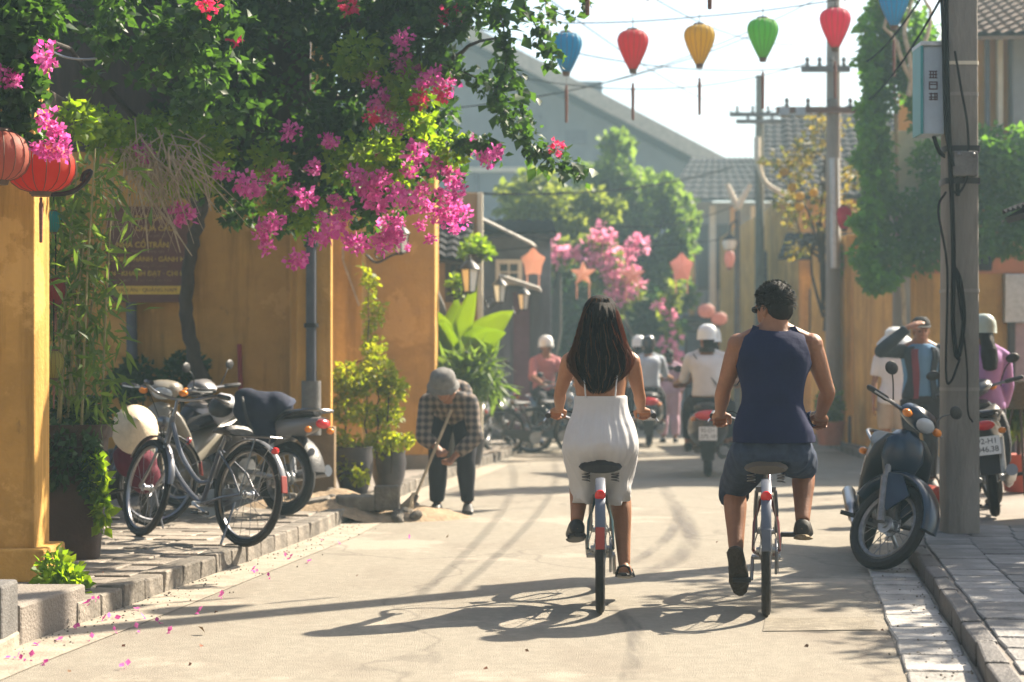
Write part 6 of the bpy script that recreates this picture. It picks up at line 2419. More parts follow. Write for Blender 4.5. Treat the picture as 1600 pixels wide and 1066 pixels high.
MB().lathe([(0, -.22), (.08, -.2), (.12, -.1), (.11, -.1), (0, -.13)], 14).build('basket', M['bark'], hang)
lampp = tag(thing('hanging_plant', P(712, 445, 22.4)), 'small yellow green plant on the scroll of the black street lamp', 'plant')
pos, d = clump_points(pc([(712, 440, 22.4, 11), (714, 455, 22.4, 9)]), 120, .3)
foliage('foliage', lampp, pos - np.array(lampp.location), .075, LY, out=d)

# dark shrubs in pots against the shaded wall
for px, py, lab in ((205, 600, 'dark potted shrub against the shaded wall below the plaque'), (285, 588, 'dark potted shrub against the shaded wall by the bougainvillea trunk')):
    Y = 17.2
    c = P(px, py, Y)
    o = tag(thing('potted_shrub', V((c.x, Y, PZ))), lab, 'shrub', 'shrubs along the shaded wall')
    pos, d = clump_points([((0, 0, c.z - PZ), (.22, .18, .17)), ((.07, 0, c.z - PZ + .1), (.14, .12, .12))], 500, .4)
    foliage('foliage', o, pos, .075, LD, out=d)
    MB().tube([(0, 0, .3), (0, 0, c.z - PZ)], .02, 6).build('stem', M['bark'], o)
    MB().lathe([(0, 0), (.15, 0), (.2, .35), (.21, .4), (.18, .4), (0, .36)], 18).build('pot', POTM, o)


# ---- far trees and the second bougainvillea
def tree(name, label, cat, base, crowns, n, size, m, trunk_r=.12, group=None, limbs=5):
    base = V(base)
    t = tag(thing(name, base), label, cat, group)
    cl2 = []
    for c, r_ in crowns:
        cl2 += jitter_clumps(c, r_, 8, r_[0] * .45, int(abs(c[0]) * 997 + c[2] * 131) % 9973)
    pos, d = clump_points(cl2, n, .5)
    foliage('crown', t, pos - np.array(base), size, m, out=d * .6, flat=.5)
    top = V(np.mean([c for c, _ in crowns], 0))
    b = MB()
    branch(b, [V((0, 0, 0)), (top - base) * .45 + V((.1, 0, 0)), (top - base) * .9], trunk_r, trunk_r * .5, 8, .03, 3, 2)
    for k in range(limbs):
        c = V(R.choice(crowns)[0]) - base
        s_ = (top - base) * R.uniform(.4, .8)
        branch(b, [s_, s_.lerp(c, .5) + V((0, 0, .15)), c], trunk_r * .4, trunk_r * .1, 5, .05, 3, k)
    b.build('trunk', M['bark'], t)
    return t


EG = 'trees overhanging the far left kerb'
tree('tree', 'tall round green tree in front of the pale gable building', 'tree', (P(985, 640, 41).x, 41, PZ), pc([(1000, 275, 41, 55), (950, 262, 41, 45), (1045, 320, 41, 45), (990, 350, 41, 60), (1055, 390, 41, 40), (1065, 340, 41, 28), (930, 300, 41, 40), (960, 400, 41, 50), (1030, 440, 41, 45)], 1.1), 7500, .20, LF, .16, EG)
tree('tree', 'low yellow green tree spreading above the dark shop house', 'tree', (P(850, 660, 36).x, 36, PZ), pc([(845, 320, 36, 50), (900, 345, 36, 45), (820, 300, 36, 34), (875, 375, 36, 45), (800, 350, 36, 34), (930, 335, 36, 30), (955, 325, 36, 18)], 1.1), 4200, .17, leafmat('lime_leaf', (0.10, 0.15, 0.03), (0.16, 0.20, 0.05), .5, (2.2, 2.0, .9)), .12, EG)
tree('tree', 'dark leafy screen of creepers filling the left side below the far bougainvillea', 'tree', (P(900, 660, 37.5).x, 37.5, PZ), pc([(820, 420, 37.5, 45), (870, 440, 37.5, 45), (920, 470, 37.5, 45), (960, 510, 38, 45), (900, 530, 38, 45), (1000, 480, 38, 40), (1030, 500, 38.5, 30), (1000, 550, 38.5, 30), (860, 510, 38, 40)], 1.0), 6500, .20, LD, .12, EG)
fbg = tag(thing('bougainvillea', (P(950, 655, 35).x, 35, PZ)), 'far pink bougainvillea trailing down above the woman rider', 'shrub')
E0 = fbg.location.copy()
pos, d = clump_points(pc([(945, 400, 35, 26), (965, 440, 35, 24), (920, 390, 35, 24), (985, 455, 35, 18), (935, 430, 35, 20), (965, 475, 35, 16), (880, 395, 35, 20), (1045, 480, 35, 18), (1050, 520, 35, 16), (1042, 560, 35, 16), (1055, 450, 35, 14), (1040, 590, 35, 12)]), 1700, .3)
foliage('foliage', fbg, pos - np.array(E0), .15, bpy.data.materials['lime_leaf'], out=d)
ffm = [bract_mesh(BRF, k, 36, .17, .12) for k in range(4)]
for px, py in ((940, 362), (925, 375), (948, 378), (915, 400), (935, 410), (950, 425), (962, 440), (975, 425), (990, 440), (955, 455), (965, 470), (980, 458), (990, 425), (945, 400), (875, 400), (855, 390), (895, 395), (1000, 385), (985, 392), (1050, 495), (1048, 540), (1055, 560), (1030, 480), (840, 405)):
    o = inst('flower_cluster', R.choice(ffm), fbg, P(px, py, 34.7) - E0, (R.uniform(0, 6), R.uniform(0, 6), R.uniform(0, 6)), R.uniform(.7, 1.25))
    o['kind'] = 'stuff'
b = MB()
branch(b, [V((0, 0, 0)), P(1000, 560, 35.2) - E0, P(960, 460, 35.1) - E0, P(900, 400, 35) - E0], .06, .02, 6, .04, 4, 3)
branch(b, [V((0, 0, 0)), P(1045, 600, 35.2) - E0, P(1050, 480, 35.1) - E0, P(1055, 440, 35) - E0], .04, .015, 6, .04, 4, 5)
b.build('trunk', M['bark'], fbg)

# sparse yellowing tree and its bright twigs on the right
yl = tree('tree', 'sparse yellowing tree in front of the dark tiled roof on the right', 'tree', (P(1262, 690, 29.6).x + .35, 29.6, PZ), pc([(1250, 250, 29.6, 40), (1290, 220, 29.6, 40), (1310, 280, 29.6, 38), (1240, 320, 29.6, 34), (1290, 340, 29.6, 36), (1325, 330, 29.6, 26), (1310, 390, 29.6, 30), (1250, 390, 29.6, 24), (1220, 260, 29.6, 24)], 1.0), 1050, .10, leafmat('yellowing_leaf', (0.06, 0.085, 0.03), (0.20, 0.16, 0.05), .5, (2.0, 1.8, .8)), .07, None, 9)
pos, d = clump_points(pc([(1330, 420, 29, 26), (1345, 390, 29, 22), (1320, 395, 29, 20), (1345, 440, 29, 16)]), 500, .3)
foliage('green_crown', yl, pos - np.array(yl.location), .11, LY, out=d)

# ---- ivy over the right hand house
ivy = tag(thing('ivy', (4.7, 23.0, PZ)), 'thick green ivy hanging over the upper floor of the yellow house', 'climbing plant')
I0 = ivy.location.copy()
cl_ = []
for x, y0, y1, rr in ((1372, -20, 440, 20), (1395, -10, 155, 24), (1400, 315, 430, 24), (1425, 20, 160, 24), (1430, 322, 420, 26), (1455, 60, 200, 24), (1460, 250, 410, 28), (1495, 240, 400, 28), (1530, 240, 400, 28), (1565, 250, 400, 26), (1600, 220, 390, 26), (1540, 215, 260, 20), (1355, 180, 440, 10), (1368, 90, 440, 14)):
    yy = y0
    while yy < y1:
        cl_.append((x + R.uniform(-10, 10), yy, 22.7 + R.uniform(-.2, .3), rr * R.uniform(.8, 1.3)))
        yy += rr * 1.0
pos, d = clump_points(pc(cl_, 1.0), 12500, .5)
foliage('foliage', ivy, pos - np.array(I0), .105, leafmat('ivy_leaf', (0.04, 0.10, 0.026), (0.075, 0.15, 0.036), .5, (2.6, 2.6, .8)), out=d * .6, droop=.3)
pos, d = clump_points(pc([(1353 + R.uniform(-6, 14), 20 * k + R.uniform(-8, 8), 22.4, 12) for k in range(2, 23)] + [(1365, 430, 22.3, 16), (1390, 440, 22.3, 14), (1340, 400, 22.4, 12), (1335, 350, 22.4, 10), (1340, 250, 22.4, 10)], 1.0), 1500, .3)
foliage('sun_painted_foliage', ivy, pos - np.array(I0), .10, leafmat('sun_painted_ivy_leaf', (0.05, 0.12, 0.02), (0.085, 0.17, 0.03), .6, (2.6, 3.0, .6)), out=d * .6, droop=.3)  # lighter copy of ivy_leaf, sun on the left edge put into its colour
b = MB()
branch(b, [(0.02, .25, 0), (.05, .2, 1.2), (-.02, .1, 2.2), P(1395, 100, 22.8) - I0], .035, .02, 6, .03, 4, 6)
for k, pts in enumerate(([(1445, 210), (1425, 130), (1405, 80), (1385, 40), (1400, -20)], [(1420, 150), (1440, 90), (1455, 30), (1440, -10)], [(1425, 130), (1412, 60), (1425, 0)])):
    branch(b, [P(x, y, 22.3) - I0 for x, y in pts], .035, .016, 6, .03, 3, k + 20)
b.build('stems', M['palebark'], ivy)['kind'] = 'stuff'
# potted plant at the right edge
rp_ = tag(thing('potted_plant', V((P(1592, 700, 17.5).x, 17.5, PZ))), 'green plant in a red pot at the right edge of the pavement', 'plant')
c = P(1592, 650, 17.5).z - PZ
pos, d = clump_points([((0, 0, c), (.16, .15, .2)), ((.05, 0, c + .1), (.12, .12, .12))], 420, .3)
foliage('foliage', rp_, pos, .10, LF, out=d, droop=.2)
MB().lathe([(0, 0), (.13, 0), (.18, .3), (.19, .34), (.16, .34), (0, .3)], 18).build('pot', mat('red_pot', (.33, .07, .045), .6, var=.2), rp_)
MB().tube([(0, 0, .3), (0, 0, c)], .02, 6).build('stem', M['bark'], rp_)
# street tree beyond the right edge; its crown shades the pavement
tree('tree', 'broad street tree just outside the right edge shading the pavement', 'tree', (6.4, 12.6, PZ), [((5.75, 12.0, 3.8), (.8, 1.0, .7)), ((6.6, 12.9, 4.3), (1.2, 1.3, .9)), ((5.7, 13.6, 4.1), (.9, 1.0, .8)), ((6.7, 11.6, 3.8), (1.1, 1.1, .8)), ((6.0, 10.9, 3.3), (.6, .6, .5))], 5200, .15, LD, .13)
# ------------------------------------------------------------------ pillars, steps, balcony on the near left
pil = tag(thing('pillar', (-2.72, 10.38, PZ)), 'near ochre pillar with a stepped base and sunlit right edge', 'pillar')
MB().box((0, 0, 1.6), (.36, .34, 3.2)).build('shaft', M['yellow'], pil, smooth=False, bev=.012)
MB().box((0, 0, .09), (.50, .48, .18)).build('base', M['yellow'], pil, smooth=False, bev=.015)
MB().tube([V(p_) - pil.location for p_ in smooth_path([P(48, 300, 10.2), P(80, 304, 10.15), P(112, 300, 10.15), P(134, 284, 10.15), P(142, 268, 10.15), P(132, 272, 10.15), P(128, 284, 10.15)], 5)], .014, 6).build('iron_bracket', M['iron'], pil)
st = MB().slab([(-2.2, 8.6, -.02), (-2.09, 9.42, -.02), (-3.3, 9.42, -.02), (-3.3, 8.6, -.02)], (0, 0, .205)).build('stone_step', M['pave'], smooth=False, bev=.015)
tag(st, 'pale worn concrete step at the foot of the near pillar', 'step')
bl = MB().box((-2.42, 8.42, .15), (.44, .28, .31)).build('stone_block', M['darkconc'], smooth=False, bev=.015)
tag(bl, 'dark stone block in the lower left corner before the step', 'stone block')
lo = MB().box((-2.5, 8.3, .03), (.62, .5, .09)).build('stone_slab', M['gutter'], smooth=False, bev=.012)
tag(lo, 'flat pale slab under the dark stone block', 'slab')
bal = tag(thing('balcony', (-3.0, 12.4, 2.85)), 'dark wooden balcony hidden in the bougainvillea at the upper left', 'balcony')
MB().box((-.85, 0, .07), (1.9, 2.2, .14)).build('floor', M['wood'], bal, smooth=False, bev=.01)
for k in range(4):
    MB().box((-1.6 + .48 * k, 0, -.06), (.09, 2.1, .12)).build('beam', M['wood'], bal, smooth=False)
for z in (.28, .98):
    MB().box((-.85, -1.05, z), (1.9, .06, .06)).build('rail', M['wood'], bal, smooth=False)
pm = MB().box((0, 0, 0), (.035, .035, .66)).mesh('baluster', M['wood'], smooth=False)
for k in range(14):
    inst('baluster', pm, bal, (-1.72 + .13 * k, -1.05, .63))
for x in (-1.75, .06):
    MB().box((x, -1.05, .6), (.08, .08, .96)).build('post', M['wood'], bal, smooth=False)
MB().tube(smooth_path([P(45, 55, 11.2) - bal.location, P(90, 85, 11.2) - bal.location, P(130, 93, 11.2) - bal.location, P(175, 88, 11.2) - bal.location], 5), .007, 5).build('hanging_wire', M['dullsteel'], bal)
MB().box((-.6, 1.9, 1.0), (4.2, .1, 2.0)).build('dark_backing', M['wood'], bal, smooth=False)  # dark sheet added behind the leaves to stand for the shaded interior

# plaque
pq = tag(thing('plaque', P(232, 398, 17.5)), 'dark red plaque with gold lettering on the shaded yellow wall', 'plaque')
PR = mat('oxblood_board', (.13, .055, .04), .55, var=.2, scale=4)
GOLD = mat('gold_lettering', (.62, .43, .07), .45, var=.2, scale=30)
TAN = mat('tan_lettering', (.26, .16, .11), .6, var=.2)
MB().box((0, 0, 0), (.70, .05, .82)).build('board', PR, pq, smooth=False, bev=.006)
fr = MB()
for s in (-1, 1):
    fr.box((s * .36, -.01, 0), (.03, .07, .86))
    fr.box((0, -.012, s * .42), (.69, .066, .03))
fr.build('frame', PR, pq, smooth=False)['kind'] = 'stuff'
for z, tx, h_, m, x in ((.33, 'DI TÍCH', .048, GOLD, 0), (.235, 'CHÙA CẦU', .048, GOLD, .06), (.17, 'Khu phố cổ', .028, TAN, .07), (.085, 'NHÀ CỔ TRẦN', .050, GOLD, -.05), (.03, 'tham quan hàng ngày', .026, TAN, 0), (-.045, 'KHÁNH THÀNH · GÁNH HÁP', .044, GOLD, 0), (-.105, 'mở cửa từ sáng đến chiều', .026, TAN, -.02), (-.175, 'ĐÈN · KHANH ĐẠT · CHI ĐẠT', .044, GOLD, 0), (-.235, 'kính mời quý khách vào thăm', .026, TAN, 0)):
    o = inst('lettering', text_mesh(tx, h_, m, .002), pq, (x, -.029, z), (math.pi / 2, 0, 0))
    o['kind'] = 'stuff'
bar = MB().box((0, -.028, -.325), (.60, .012, .075)).build('gold_bar', GOLD, pq, smooth=False)
inst('bar_lettering', text_mesh('HỘI AN · QUẢNG NAM', .036, PR, .002), pq, (0, -.036, -.325), (math.pi / 2, 0, 0))['kind'] = 'stuff'
MB().tube([P(205, 470, 17.53), P(207, 600, 17.53)], .05, 10).build('wall_pipe', M['bluewood'], hA)
dp = MB().tube([(-1.74, 16.64, .75), (-1.74, 16.64, 3.4)], .046, 10).build('drainpipe', mat('blue_grey_pipe', (.075, .08, .10), .6, var=.3, scale=8, dirt=.3), hA)
MB().tube([(-1.74, 16.64, .65), (-1.74, 16.64, 1.12)], .085, 10).build('pipe_collar', M['darkconc'], dp)
for z in (1.6, 2.3, 3.0):
    MB().tube([(-1.74, 16.64, z - .02), (-1.74, 16.64, z + .02)], .064, 10).build('pipe_clamp', M['iron'], dp)
rpole = tag(MB().tube([P(378, 700, 17.45), P(374, 538, 17.5)], .022, 8).build('red_pole', mat('red_pole_paint', (.30, .025, .03), .5, var=.2)), 'thin red pole leaning on the shaded yellow wall', 'pole')


# ------------------------------------------------------------------ poles
def pole(label, c, w0, w1, h, square=True, m=None, group='concrete power poles'):
    t = tag(thing('power_pole', c), label, 'power pole', group)
    b = MB()
    n = 4 if square else 12
    rings = []
    for i in range(9):
        z = h * i / 8
        w = w0 + (w1 - w0) * i / 8
        rings.append((V((0, 0, z)), V((w / 2, 0, 0)), V((0, w / 2, 0))))
    b.loft(rings, 16, e=.32 if square else 1.0)
    b.build('shaft', m or M['concrete'], t)
    return t


p1 = pole('near square concrete power pole with a grey meter box on the right pavement', G(1499, 832, PZ), .245, .195, 6.5, m=mat('grey_brown_concrete', (.25, .225, .195), .9, var=.2, scale=5, bump=.6, bscale=35, dirt=.4, stretch=(1, 1, .25)))
A0 = p1.location.copy()
Yp = A0.y
bx = P(1452, 145, Yp) - A0
box = MB().box(bx + V((.0, .0, 0)), (.145, .26, .60)).build('meter_box', mat('pale_blue_box', (.30, .36, .42), .5, var=.1, dirt=.15), p1, smooth=False, bev=.008)
MB().box(bx + V((-.083, -.02, 0)), (.018, .26, .60)).build('box_edge', mat('teal_edge', (.02, .18, .19), .4, var=.1), box, smooth=False)
MB().box(bx + V((0, 0, .315)), (.18, .30, .03)).build('box_lid', M['dullsteel'], box, smooth=False, bev=.005)
gl = MB()
for k, zz in enumerate((.075, .0, -.075)):     # three block characters stacked
    o = bx + V((-.002, -.132, zz + .03))
    for dz in ((-.022, .0, .022), (-.024, .008, .024), (-.02, -.004, .02))[k]:
        gl.box(o + V((0, 0, dz)), (.056, .004, .008))
    for dx in ((-.018, .018, 0), (-.026, .026), (-.014, .012, .026))[k]:
        gl.box(o + V((dx, -.001, 0)), (.008, .004, .052))
gl.build('box_characters', mat('dark_red_ink', (.05, .02, .03), .6, var=0), box, smooth=False)['kind'] = 'stuff'
MB().tube(smooth_path([bx + V((.03, 0, -.3)), bx + V((.07, -.03, -.42)), bx + V((.16, -.08, -.5)), V((-.04, -.13, bx.z - .72))], 5), .014, 6).build('box_cable', M['cable'], box)
for py, m in ((102, M['trim']), (150, M['concrete'])):
    z = P(0, py, Yp).z - A0.z
    MB().loft([((0, 0, z - .012), V((.115, 0, 0)), V((0, .115, 0))), ((0, 0, z + .012), V((.115, 0, 0)), V((0, .115, 0)))], 16, e=.32).build('band', m, p1)
for py in (235, 285):
    z = P(0, py, Yp).z - A0.z
    MB().loft([((0, 0, z - .02), V((.125, 0, 0)), V((0, .125, 0))), ((0, 0, z + .02), V((.125, 0, 0)), V((0, .125, 0)))], 16, e=.32).build('clamp', M['iron'], p1)
z = P(0, 260, Yp).z - A0.z
MB().box((.0, -.15, z), (.17, .09, .17)).build('junction_box', M['darkconc'], p1, smooth=False, bev=.01)
for x in (-.05, .05):
    MB().ball((x, -.20, z + .06), .014, n=8, m=6).build('bolt', M['chrome'], p1)
for k, pts in enumerate(([(1478, -30), (1480, 120), (1484, 240), (1488, 330), (1490, 420), (1489, 500), (1496, 560), (1506, 500), (1500, 440), (1492, 420)], [(1492, 80), (1502, 140), (1512, 200), (1512, 270), (1500, 300), (1490, 300)], [(1470, -30), (1474, 60), (1478, 200), (1490, 260)], [(1486, 310), (1493, 420), (1510, 560), (1512, 640), (1520, 660)], [(1478, 300), (1466, 330), (1480, 420), (1478, 580), (1486, 596), (1500, 560)])):
    MB().tube([P(x, y, Yp - .165 - .012 * k) - A0 for x, y in smooth_path([(x, y, 0) for x, y in pts], 5) for x, y in ((x, y),)] if False else [P(v.x, v.y, Yp - .165 - .012 * k) - A0 for v in smooth_path([V((x, y, 0)) for x, y in pts], 5)], (.016, .008, .012, .006, .008)[k], 6).build('cable', M['cable'], p1)
for py in (455, 608):
    z = P(0, py, Yp).z - A0.z
    MB().loft([((0, 0, z - .012), V((.122, 0, 0)), V((0, .122, 0))), ((0, 0, z + .012), V((.121, 0, 0)), V((0, .121, 0)))], 16, e=.32).build('band', M['concrete'], p1)

RUST = mat('rusty_arm', (.16, .07, .04), .8, var=.3, scale=12)


def crossarm(par, o, py, x0, x1, Y, m, n=4):
    a, b = P(x0, py, Y) - o, P(x1, py, Y) - o
    c = MB().beam(a, b, .08, .09).build('crossarm', m, par, smooth=False)
    for k in range(n):
        q = a.lerp(b, (k + .5) / n) + V((0, 0, .045))
        MB().lathe([(0, 0), (.03, 0), (.035, .04), (.02, .06), (.04, .09), (.025, .13), (0, .14)], 10, q).build('insulator', M['darkconc'], c)


p2 = pole('round grey power pole with rusty crossarms in front of the yellow gate', G(1302, 690, PZ), .25, .19, 8.0, False)
o2 = p2.location
crossarm(p2, o2, 108, 1252, 1328, o2.y - .14, M['darkconc'])
crossarm(p2, o2, 172, 1213, 1345, o2.y - .14, RUST)
for px in (1225, 1250):
    MB().box(P(px, 176, o2.y - .2) - o2, (.14, .2, .12)).build('switch_box', M['dullsteel'], p2, smooth=False, bev=.01)
MB().tube([V((.0, -.2, P(0, 420, o2.y).z - PZ)), V((-.02, -.2, P(0, 250, o2.y).z - PZ))], .07, 8).build('conduit', M['dullsteel'], p2)
p3 = pole('slim dark power pole with two crossarms at the far end of the street', V((P(1187, 600, 40).x, 40, PZ)), .22, .16, P(0, 118, 40).z - PZ, False, mat('weathered_pole', (.13, .13, .10), .9, var=.3, scale=8, stretch=(1, 1, .3)))
o3 = p3.location
crossarm(p3, o3, 179, 1140, 1236, 39.88, M['darkconc'])
crossarm(p3, o3, 190, 1150, 1225, 39.88, M['darkconc'], 2)
MB().tube(smooth_path([P(1183, 215, 39.8) - o3, P(1184, 250, 39.7) - o3, P(1196, 285, 39.7) - o3, P(1228, 305, 39.6) - o3], 6), [.07] * 8 + [.05] * 11, 8).build('cable_bundle', M['trim'], p3)
lp = tag(thing('street_lamp', V((P(1152, 640, 37).x, 37, PZ))), 'far street lamp with two raised pale arms and a hanging globe', 'street lamp')
l0 = lp.location
MB().tube([(0, 0, 0), P(1152, 330, 37) - l0], [.07, .05], 8).build('post', M['darkconc'], lp)
for x in (1136, 1172):
    MB().tube([P(1152, 325, 37) - l0, P(x, 288, 37) - l0], [.07, .045], 8).build('arm', M['trim'], lp)
MB().tube(smooth_path([P(1152, 345, 36.9) - l0, P(1143, 350, 36.9) - l0, P(1140, 368, 36.9) - l0], 4), .02, 6).build('bracket', M['iron'], lp)
c = P(1140, 380, 36.9) - l0
MB().lathe([(0, -.14), (.10, -.12), (.14, 0), (.12, .06), (0, .06)], 14, c).build('globe', M['lampglass'], lp)
MB().lathe([(0, .20), (.05, .16), (.15, .06), (0, .055)], 14, c).build('cap', M['iron'], lp)


# ------------------------------------------------------------------ wall lamps
def wall_lamp(label, anchor, c, s=1.0, scroll=True):
    """iron bracket from the wall anchor to a four sided lantern hanging at c"""
    t = tag(thing('wall_lamp', anchor), label, 'street lamp', 'black iron lamps along the left wall')
    a, c = V((0, 0, 0)), V(c) - V(anchor)
    MB().tube(smooth_path([a, a.lerp(c, .3) - V((0, 0, .14 * s)), a.lerp(c, .75) - V((0, 0, .12 * s)), c - V((0, 0, .14 * s))], 6), .014 * s, 6).build('bracket', M['iron'], t)
    if scroll:
        q = a.lerp(c, .4) - V((0, 0, .06 * s))
        MB().tube([q + V((math.cos(k * .5), 0, math.sin(k * .5))) * (.085 - .004 * k) * s for k in range(17)], .009 * s, 5).build('scroll', M['iron'], t)
    MB().loft([(c + V((0, 0, -.13 * s)), V((.055, 0, 0)) * s, V((0, .055, 0)) * s), (c + V((0, 0, .10 * s)), V((.085, 0, 0)) * s, V((0, .085, 0)) * s)], 4).build('glass', M['lampglass'], t, smooth=False)
    fr = MB()
    for k in range(4):
        d = V((math.cos(k * math.pi / 2), math.sin(k * math.pi / 2), 0))
        fr.tube([c + d * .058 * s - V((0, 0, .135 * s)), c + d * .09 * s + V((0, 0, .105 * s))], .009 * s, 5)
    fr.lathe([(0, -.16), (.05, -.15), (.065, -.13), (0, -.12)], 8, c) if s == 1 else fr.lathe([(0, -.16 * s), (.06 * s, -.13 * s), (0, -.12 * s)], 8, c)
    fr.build('lamp_frame', M['iron'], t)['kind'] = 'stuff'
    MB().lathe([(0, .24 * s), (.015 * s, .22 * s), (.02 * s, .19 * s), (.07 * s, .15 * s), (.11 * s, .10 * s), (.10 * s, .095 * s), (0, .095 * s)], 12, c).build('cap', M['iron'], t)
    return t


wall_lamp('black scrolled wall lamp just under the bougainvillea by the pilaster', P(572, 398, 20.85), P(627, 378, 20.6), .9)
wall_lamp('black lantern lamp with white glass beside the banana plant', P(700, 450, 22.4), P(734, 436, 22.3), 1.15)
wall_lamp('middle black lantern lamp between banana plant and dark shop house', P(757, 470, 25.2), P(781, 457, 25.1), .95)
wall_lamp('farthest black lantern lamp before the dark shop house', P(800, 480, 28.2), P(818, 470, 28.1), .95, False)


# ------------------------------------------------------------------ silk lanterns
def silk(name, c):
    m = mat(name, c, .6, var=.08, scale=12, bump=.1)
    t = m.node_tree
    b = t.nodes['Principled BSDF']
    tr = t.nodes.new('ShaderNodeBsdfTranslucent')
    tr.inputs['Color'].default_value = (*[min(1, x * 1.25) for x in c], 1)
    ms = t.nodes.new('ShaderNodeMixShader')
    ms.inputs[0].default_value = .55
    t.links.new(b.outputs[0], ms.inputs[1])
    t.links.new(tr.outputs[0], ms.inputs[2])
    t.links.new(ms.outputs[0], t.nodes['Material Output'].inputs['Surface'])
    return m


SILK = dict(blue=silk('blue_silk', (.005, .27, .45)), red=silk('red_silk', (.55, .03, .05)), yellow=silk('yellow_silk', (.55, .38, .015)), green=silk('green_silk', (.14, .45, .06)), rose=silk('rose_silk', (.60, .02, .10)), orange=silk('orange_silk', (.75, .22, .05)), teal=silk('teal_silk', (.02, .30, .32)))
WOODC = mat('lantern_cap_wood', (.10, .06, .035), .6, var=.2)
TAS = mat('striped_tassel', (.16, .07, .05), .8, var=.4, scale=60)


def lantern(label, top, h=.42, w=.32, m=None, group='silk lanterns strung across the street', shape='drop', tassel=True, gap=.10, up=.12, cat='lantern'):
    t = tag(thing('silk_lantern', top), label, cat, group)
    if shape == 'drop':
        prof = [(.20, 0), (.32, -.02), (.42, -.07), (.48, -.15), (.50, -.24), (.48, -.34), (.42, -.48), (.34, -.62), (.24, -.78), (.15, -.91), (.12, -.95)]
    elif shape == 'round':
        prof = [(.15, 0), (.30, -.06), (.42, -.18), (.49, -.36), (.50, -.5), (.49, -.64), (.42, -.82), (.30, -.94), (.15, -1.0)]
    else:
        prof = [(.2, 0), (.40, -.12), (.48, -.32), (.46, -.55), (.36, -.78), (.2, -.97)]
    n = 16
    b = MB()
    rings = []
    vs, fs = [], []
    for i, (r_, z) in enumerate(prof):
        for k in range(n * 2):
            a = math.pi * k / n
            rr = r_ * w * (1.0 if k % 2 == 0 else .95)
            vs.append((rr * math.cos(a), rr * math.sin(a), z * h))
    N = n * 2
    for i in range(len(prof) - 1):
        for k in range(N):
            fs.append((i * N + k, i * N + (k + 1) % N, (i + 1) * N + (k + 1) % N, (i + 1) * N + k))
    b.add(vs, fs)
    b.build('shade', m, t, ang=80)
    rb = MB()
    for k in range(0, n):
        a = 2 * math.pi * k / n
        rb.tube([(r_ * w * 1.005 * math.cos(a), r_ * w * 1.005 * math.sin(a), z * h) for r_, z in prof], ( .0022 * w / .32), 4, caps=False)
    o = rb.build('ribs', WOODC, t)
    o['kind'] = 'stuff'
    MB().lathe([(0, .02 * h / .42), (.19 * w, .02 * h / .42), (.22 * w, 0), (.2 * w, -.015), (0, -.015)], 16).build('top_cap', WOODC, t)
    zb = prof[-1][1] * h
    MB().lathe([(0, zb + .005), (prof[-1][0] * w * 1.1, zb + .005), (prof[-1][0] * w * .9, zb - .035 * h / .42), (0, zb - .035 * h / .42)], 12).build('bottom_cap', WOODC, t)
    MB().tube([(0, 0, .01), (0, 0, up)], .004, 5).build('hanging_cord', M['cable'], t)
    if tassel:
        s = h / .42
        ts = MB()
        z0 = zb - .03 * s
        ts.tube([(0, 0, z0), (0, 0, z0 - gap * s)], .002, 4)
        ts.lathe([(0, 0), (.014 * s, -.01 * s), (.012 * s, -.04 * s), (.018 * s, -.06 * s), (.016 * s, -.2 * s), (.014 * s, -.38 * s), (0, -.385 * s)], 8, (0, 0, z0 - gap * s))
        ts.build('tassel', TAS, t)
    return t


LY_ = 20.0
row = [(885, 52, 'blue', 'blue silk lantern hanging half behind the bougainvillea spray'), (989, 48, 'red', 'red silk lantern hanging in the sky left of the yellow one'), (1093, 40, 'yellow', 'yellow silk lantern hanging in the middle of the row'), (1192, 30, 'green', 'green silk lantern hanging above the slim far pole'), (1305, 14, 'rose', 'rose red silk lantern hanging by the crossarm pole'), (1397, -20, 'blue', 'blue silk lantern hanging before the ivy')]
for px, py, c, lab in row:
    lantern(lab, P(px, py, LY_), .43, .325, SILK[c], up=.10 + .02 * (px % 3))
# the next row, nearer and just above the picture; its tassels hang into view and its shadows lie on the road
for k, (px, c) in enumerate(((660, 'yellow'), (790, 'green'), (918, 'red'), (1012, 'blue'), (1109, 'yellow'), (1205, 'rose'), (1320, 'green'))):
    q = P(px, 0, 13.0)
    lantern('%s silk lantern of the nearer row, only its tassel in view' % c if k in (2, 4) else '%s silk lantern of the nearer row, above the picture, number %s from the left' % (c, 'first second third fourth fifth sixth seventh'.split()[k]), V((q.x, 13.0, 4.56 + (.10, .12, -.0, .10, .04, .12, .1)[k])), .43, .325, SILK[c])
# round lanterns by the near pillar
lantern('large round red lantern hanging beside the near ochre pillar', P(64, 222, 9.95), .26, .36, SILK['orange'] if False else silk('vermilion_silk', (.50, .05, .025)), 'lanterns around the near pillar', 'round', True, .01, .25)
lantern('pale round red lantern cut by the left edge', P(0, 205, 9.7), .25, .30, silk('faded_red_silk', (.50, .16, .11)), 'lanterns around the near pillar', 'round', False, .01, .2)
lantern('small dark red lantern hanging in the bamboo', P(87, 434, 11.3), .17, .12, silk('dark_red_silk', (.28, .03, .04)), 'lanterns around the near pillar', 'egg', True, .02, .3)
lantern('small yellow green lantern hanging lowest in the bamboo', P(84, 548, 11.25), .17, .125, silk('olive_silk', (.35, .33, .08)), 'lanterns around the near pillar', 'egg', True, .02, .3)
lantern('small teal lantern hanging high in the bamboo', P(84, 330, 11.3), .13, .09, SILK['teal'], 'lanterns around the near pillar', 'egg', False, .02, .3)
lantern('rose lantern hanging low beside the ivy', P(1319, 322, 24.0), .30, .20, SILK['rose'], 'silk lanterns strung across the street', 'egg', False, .1, .2)
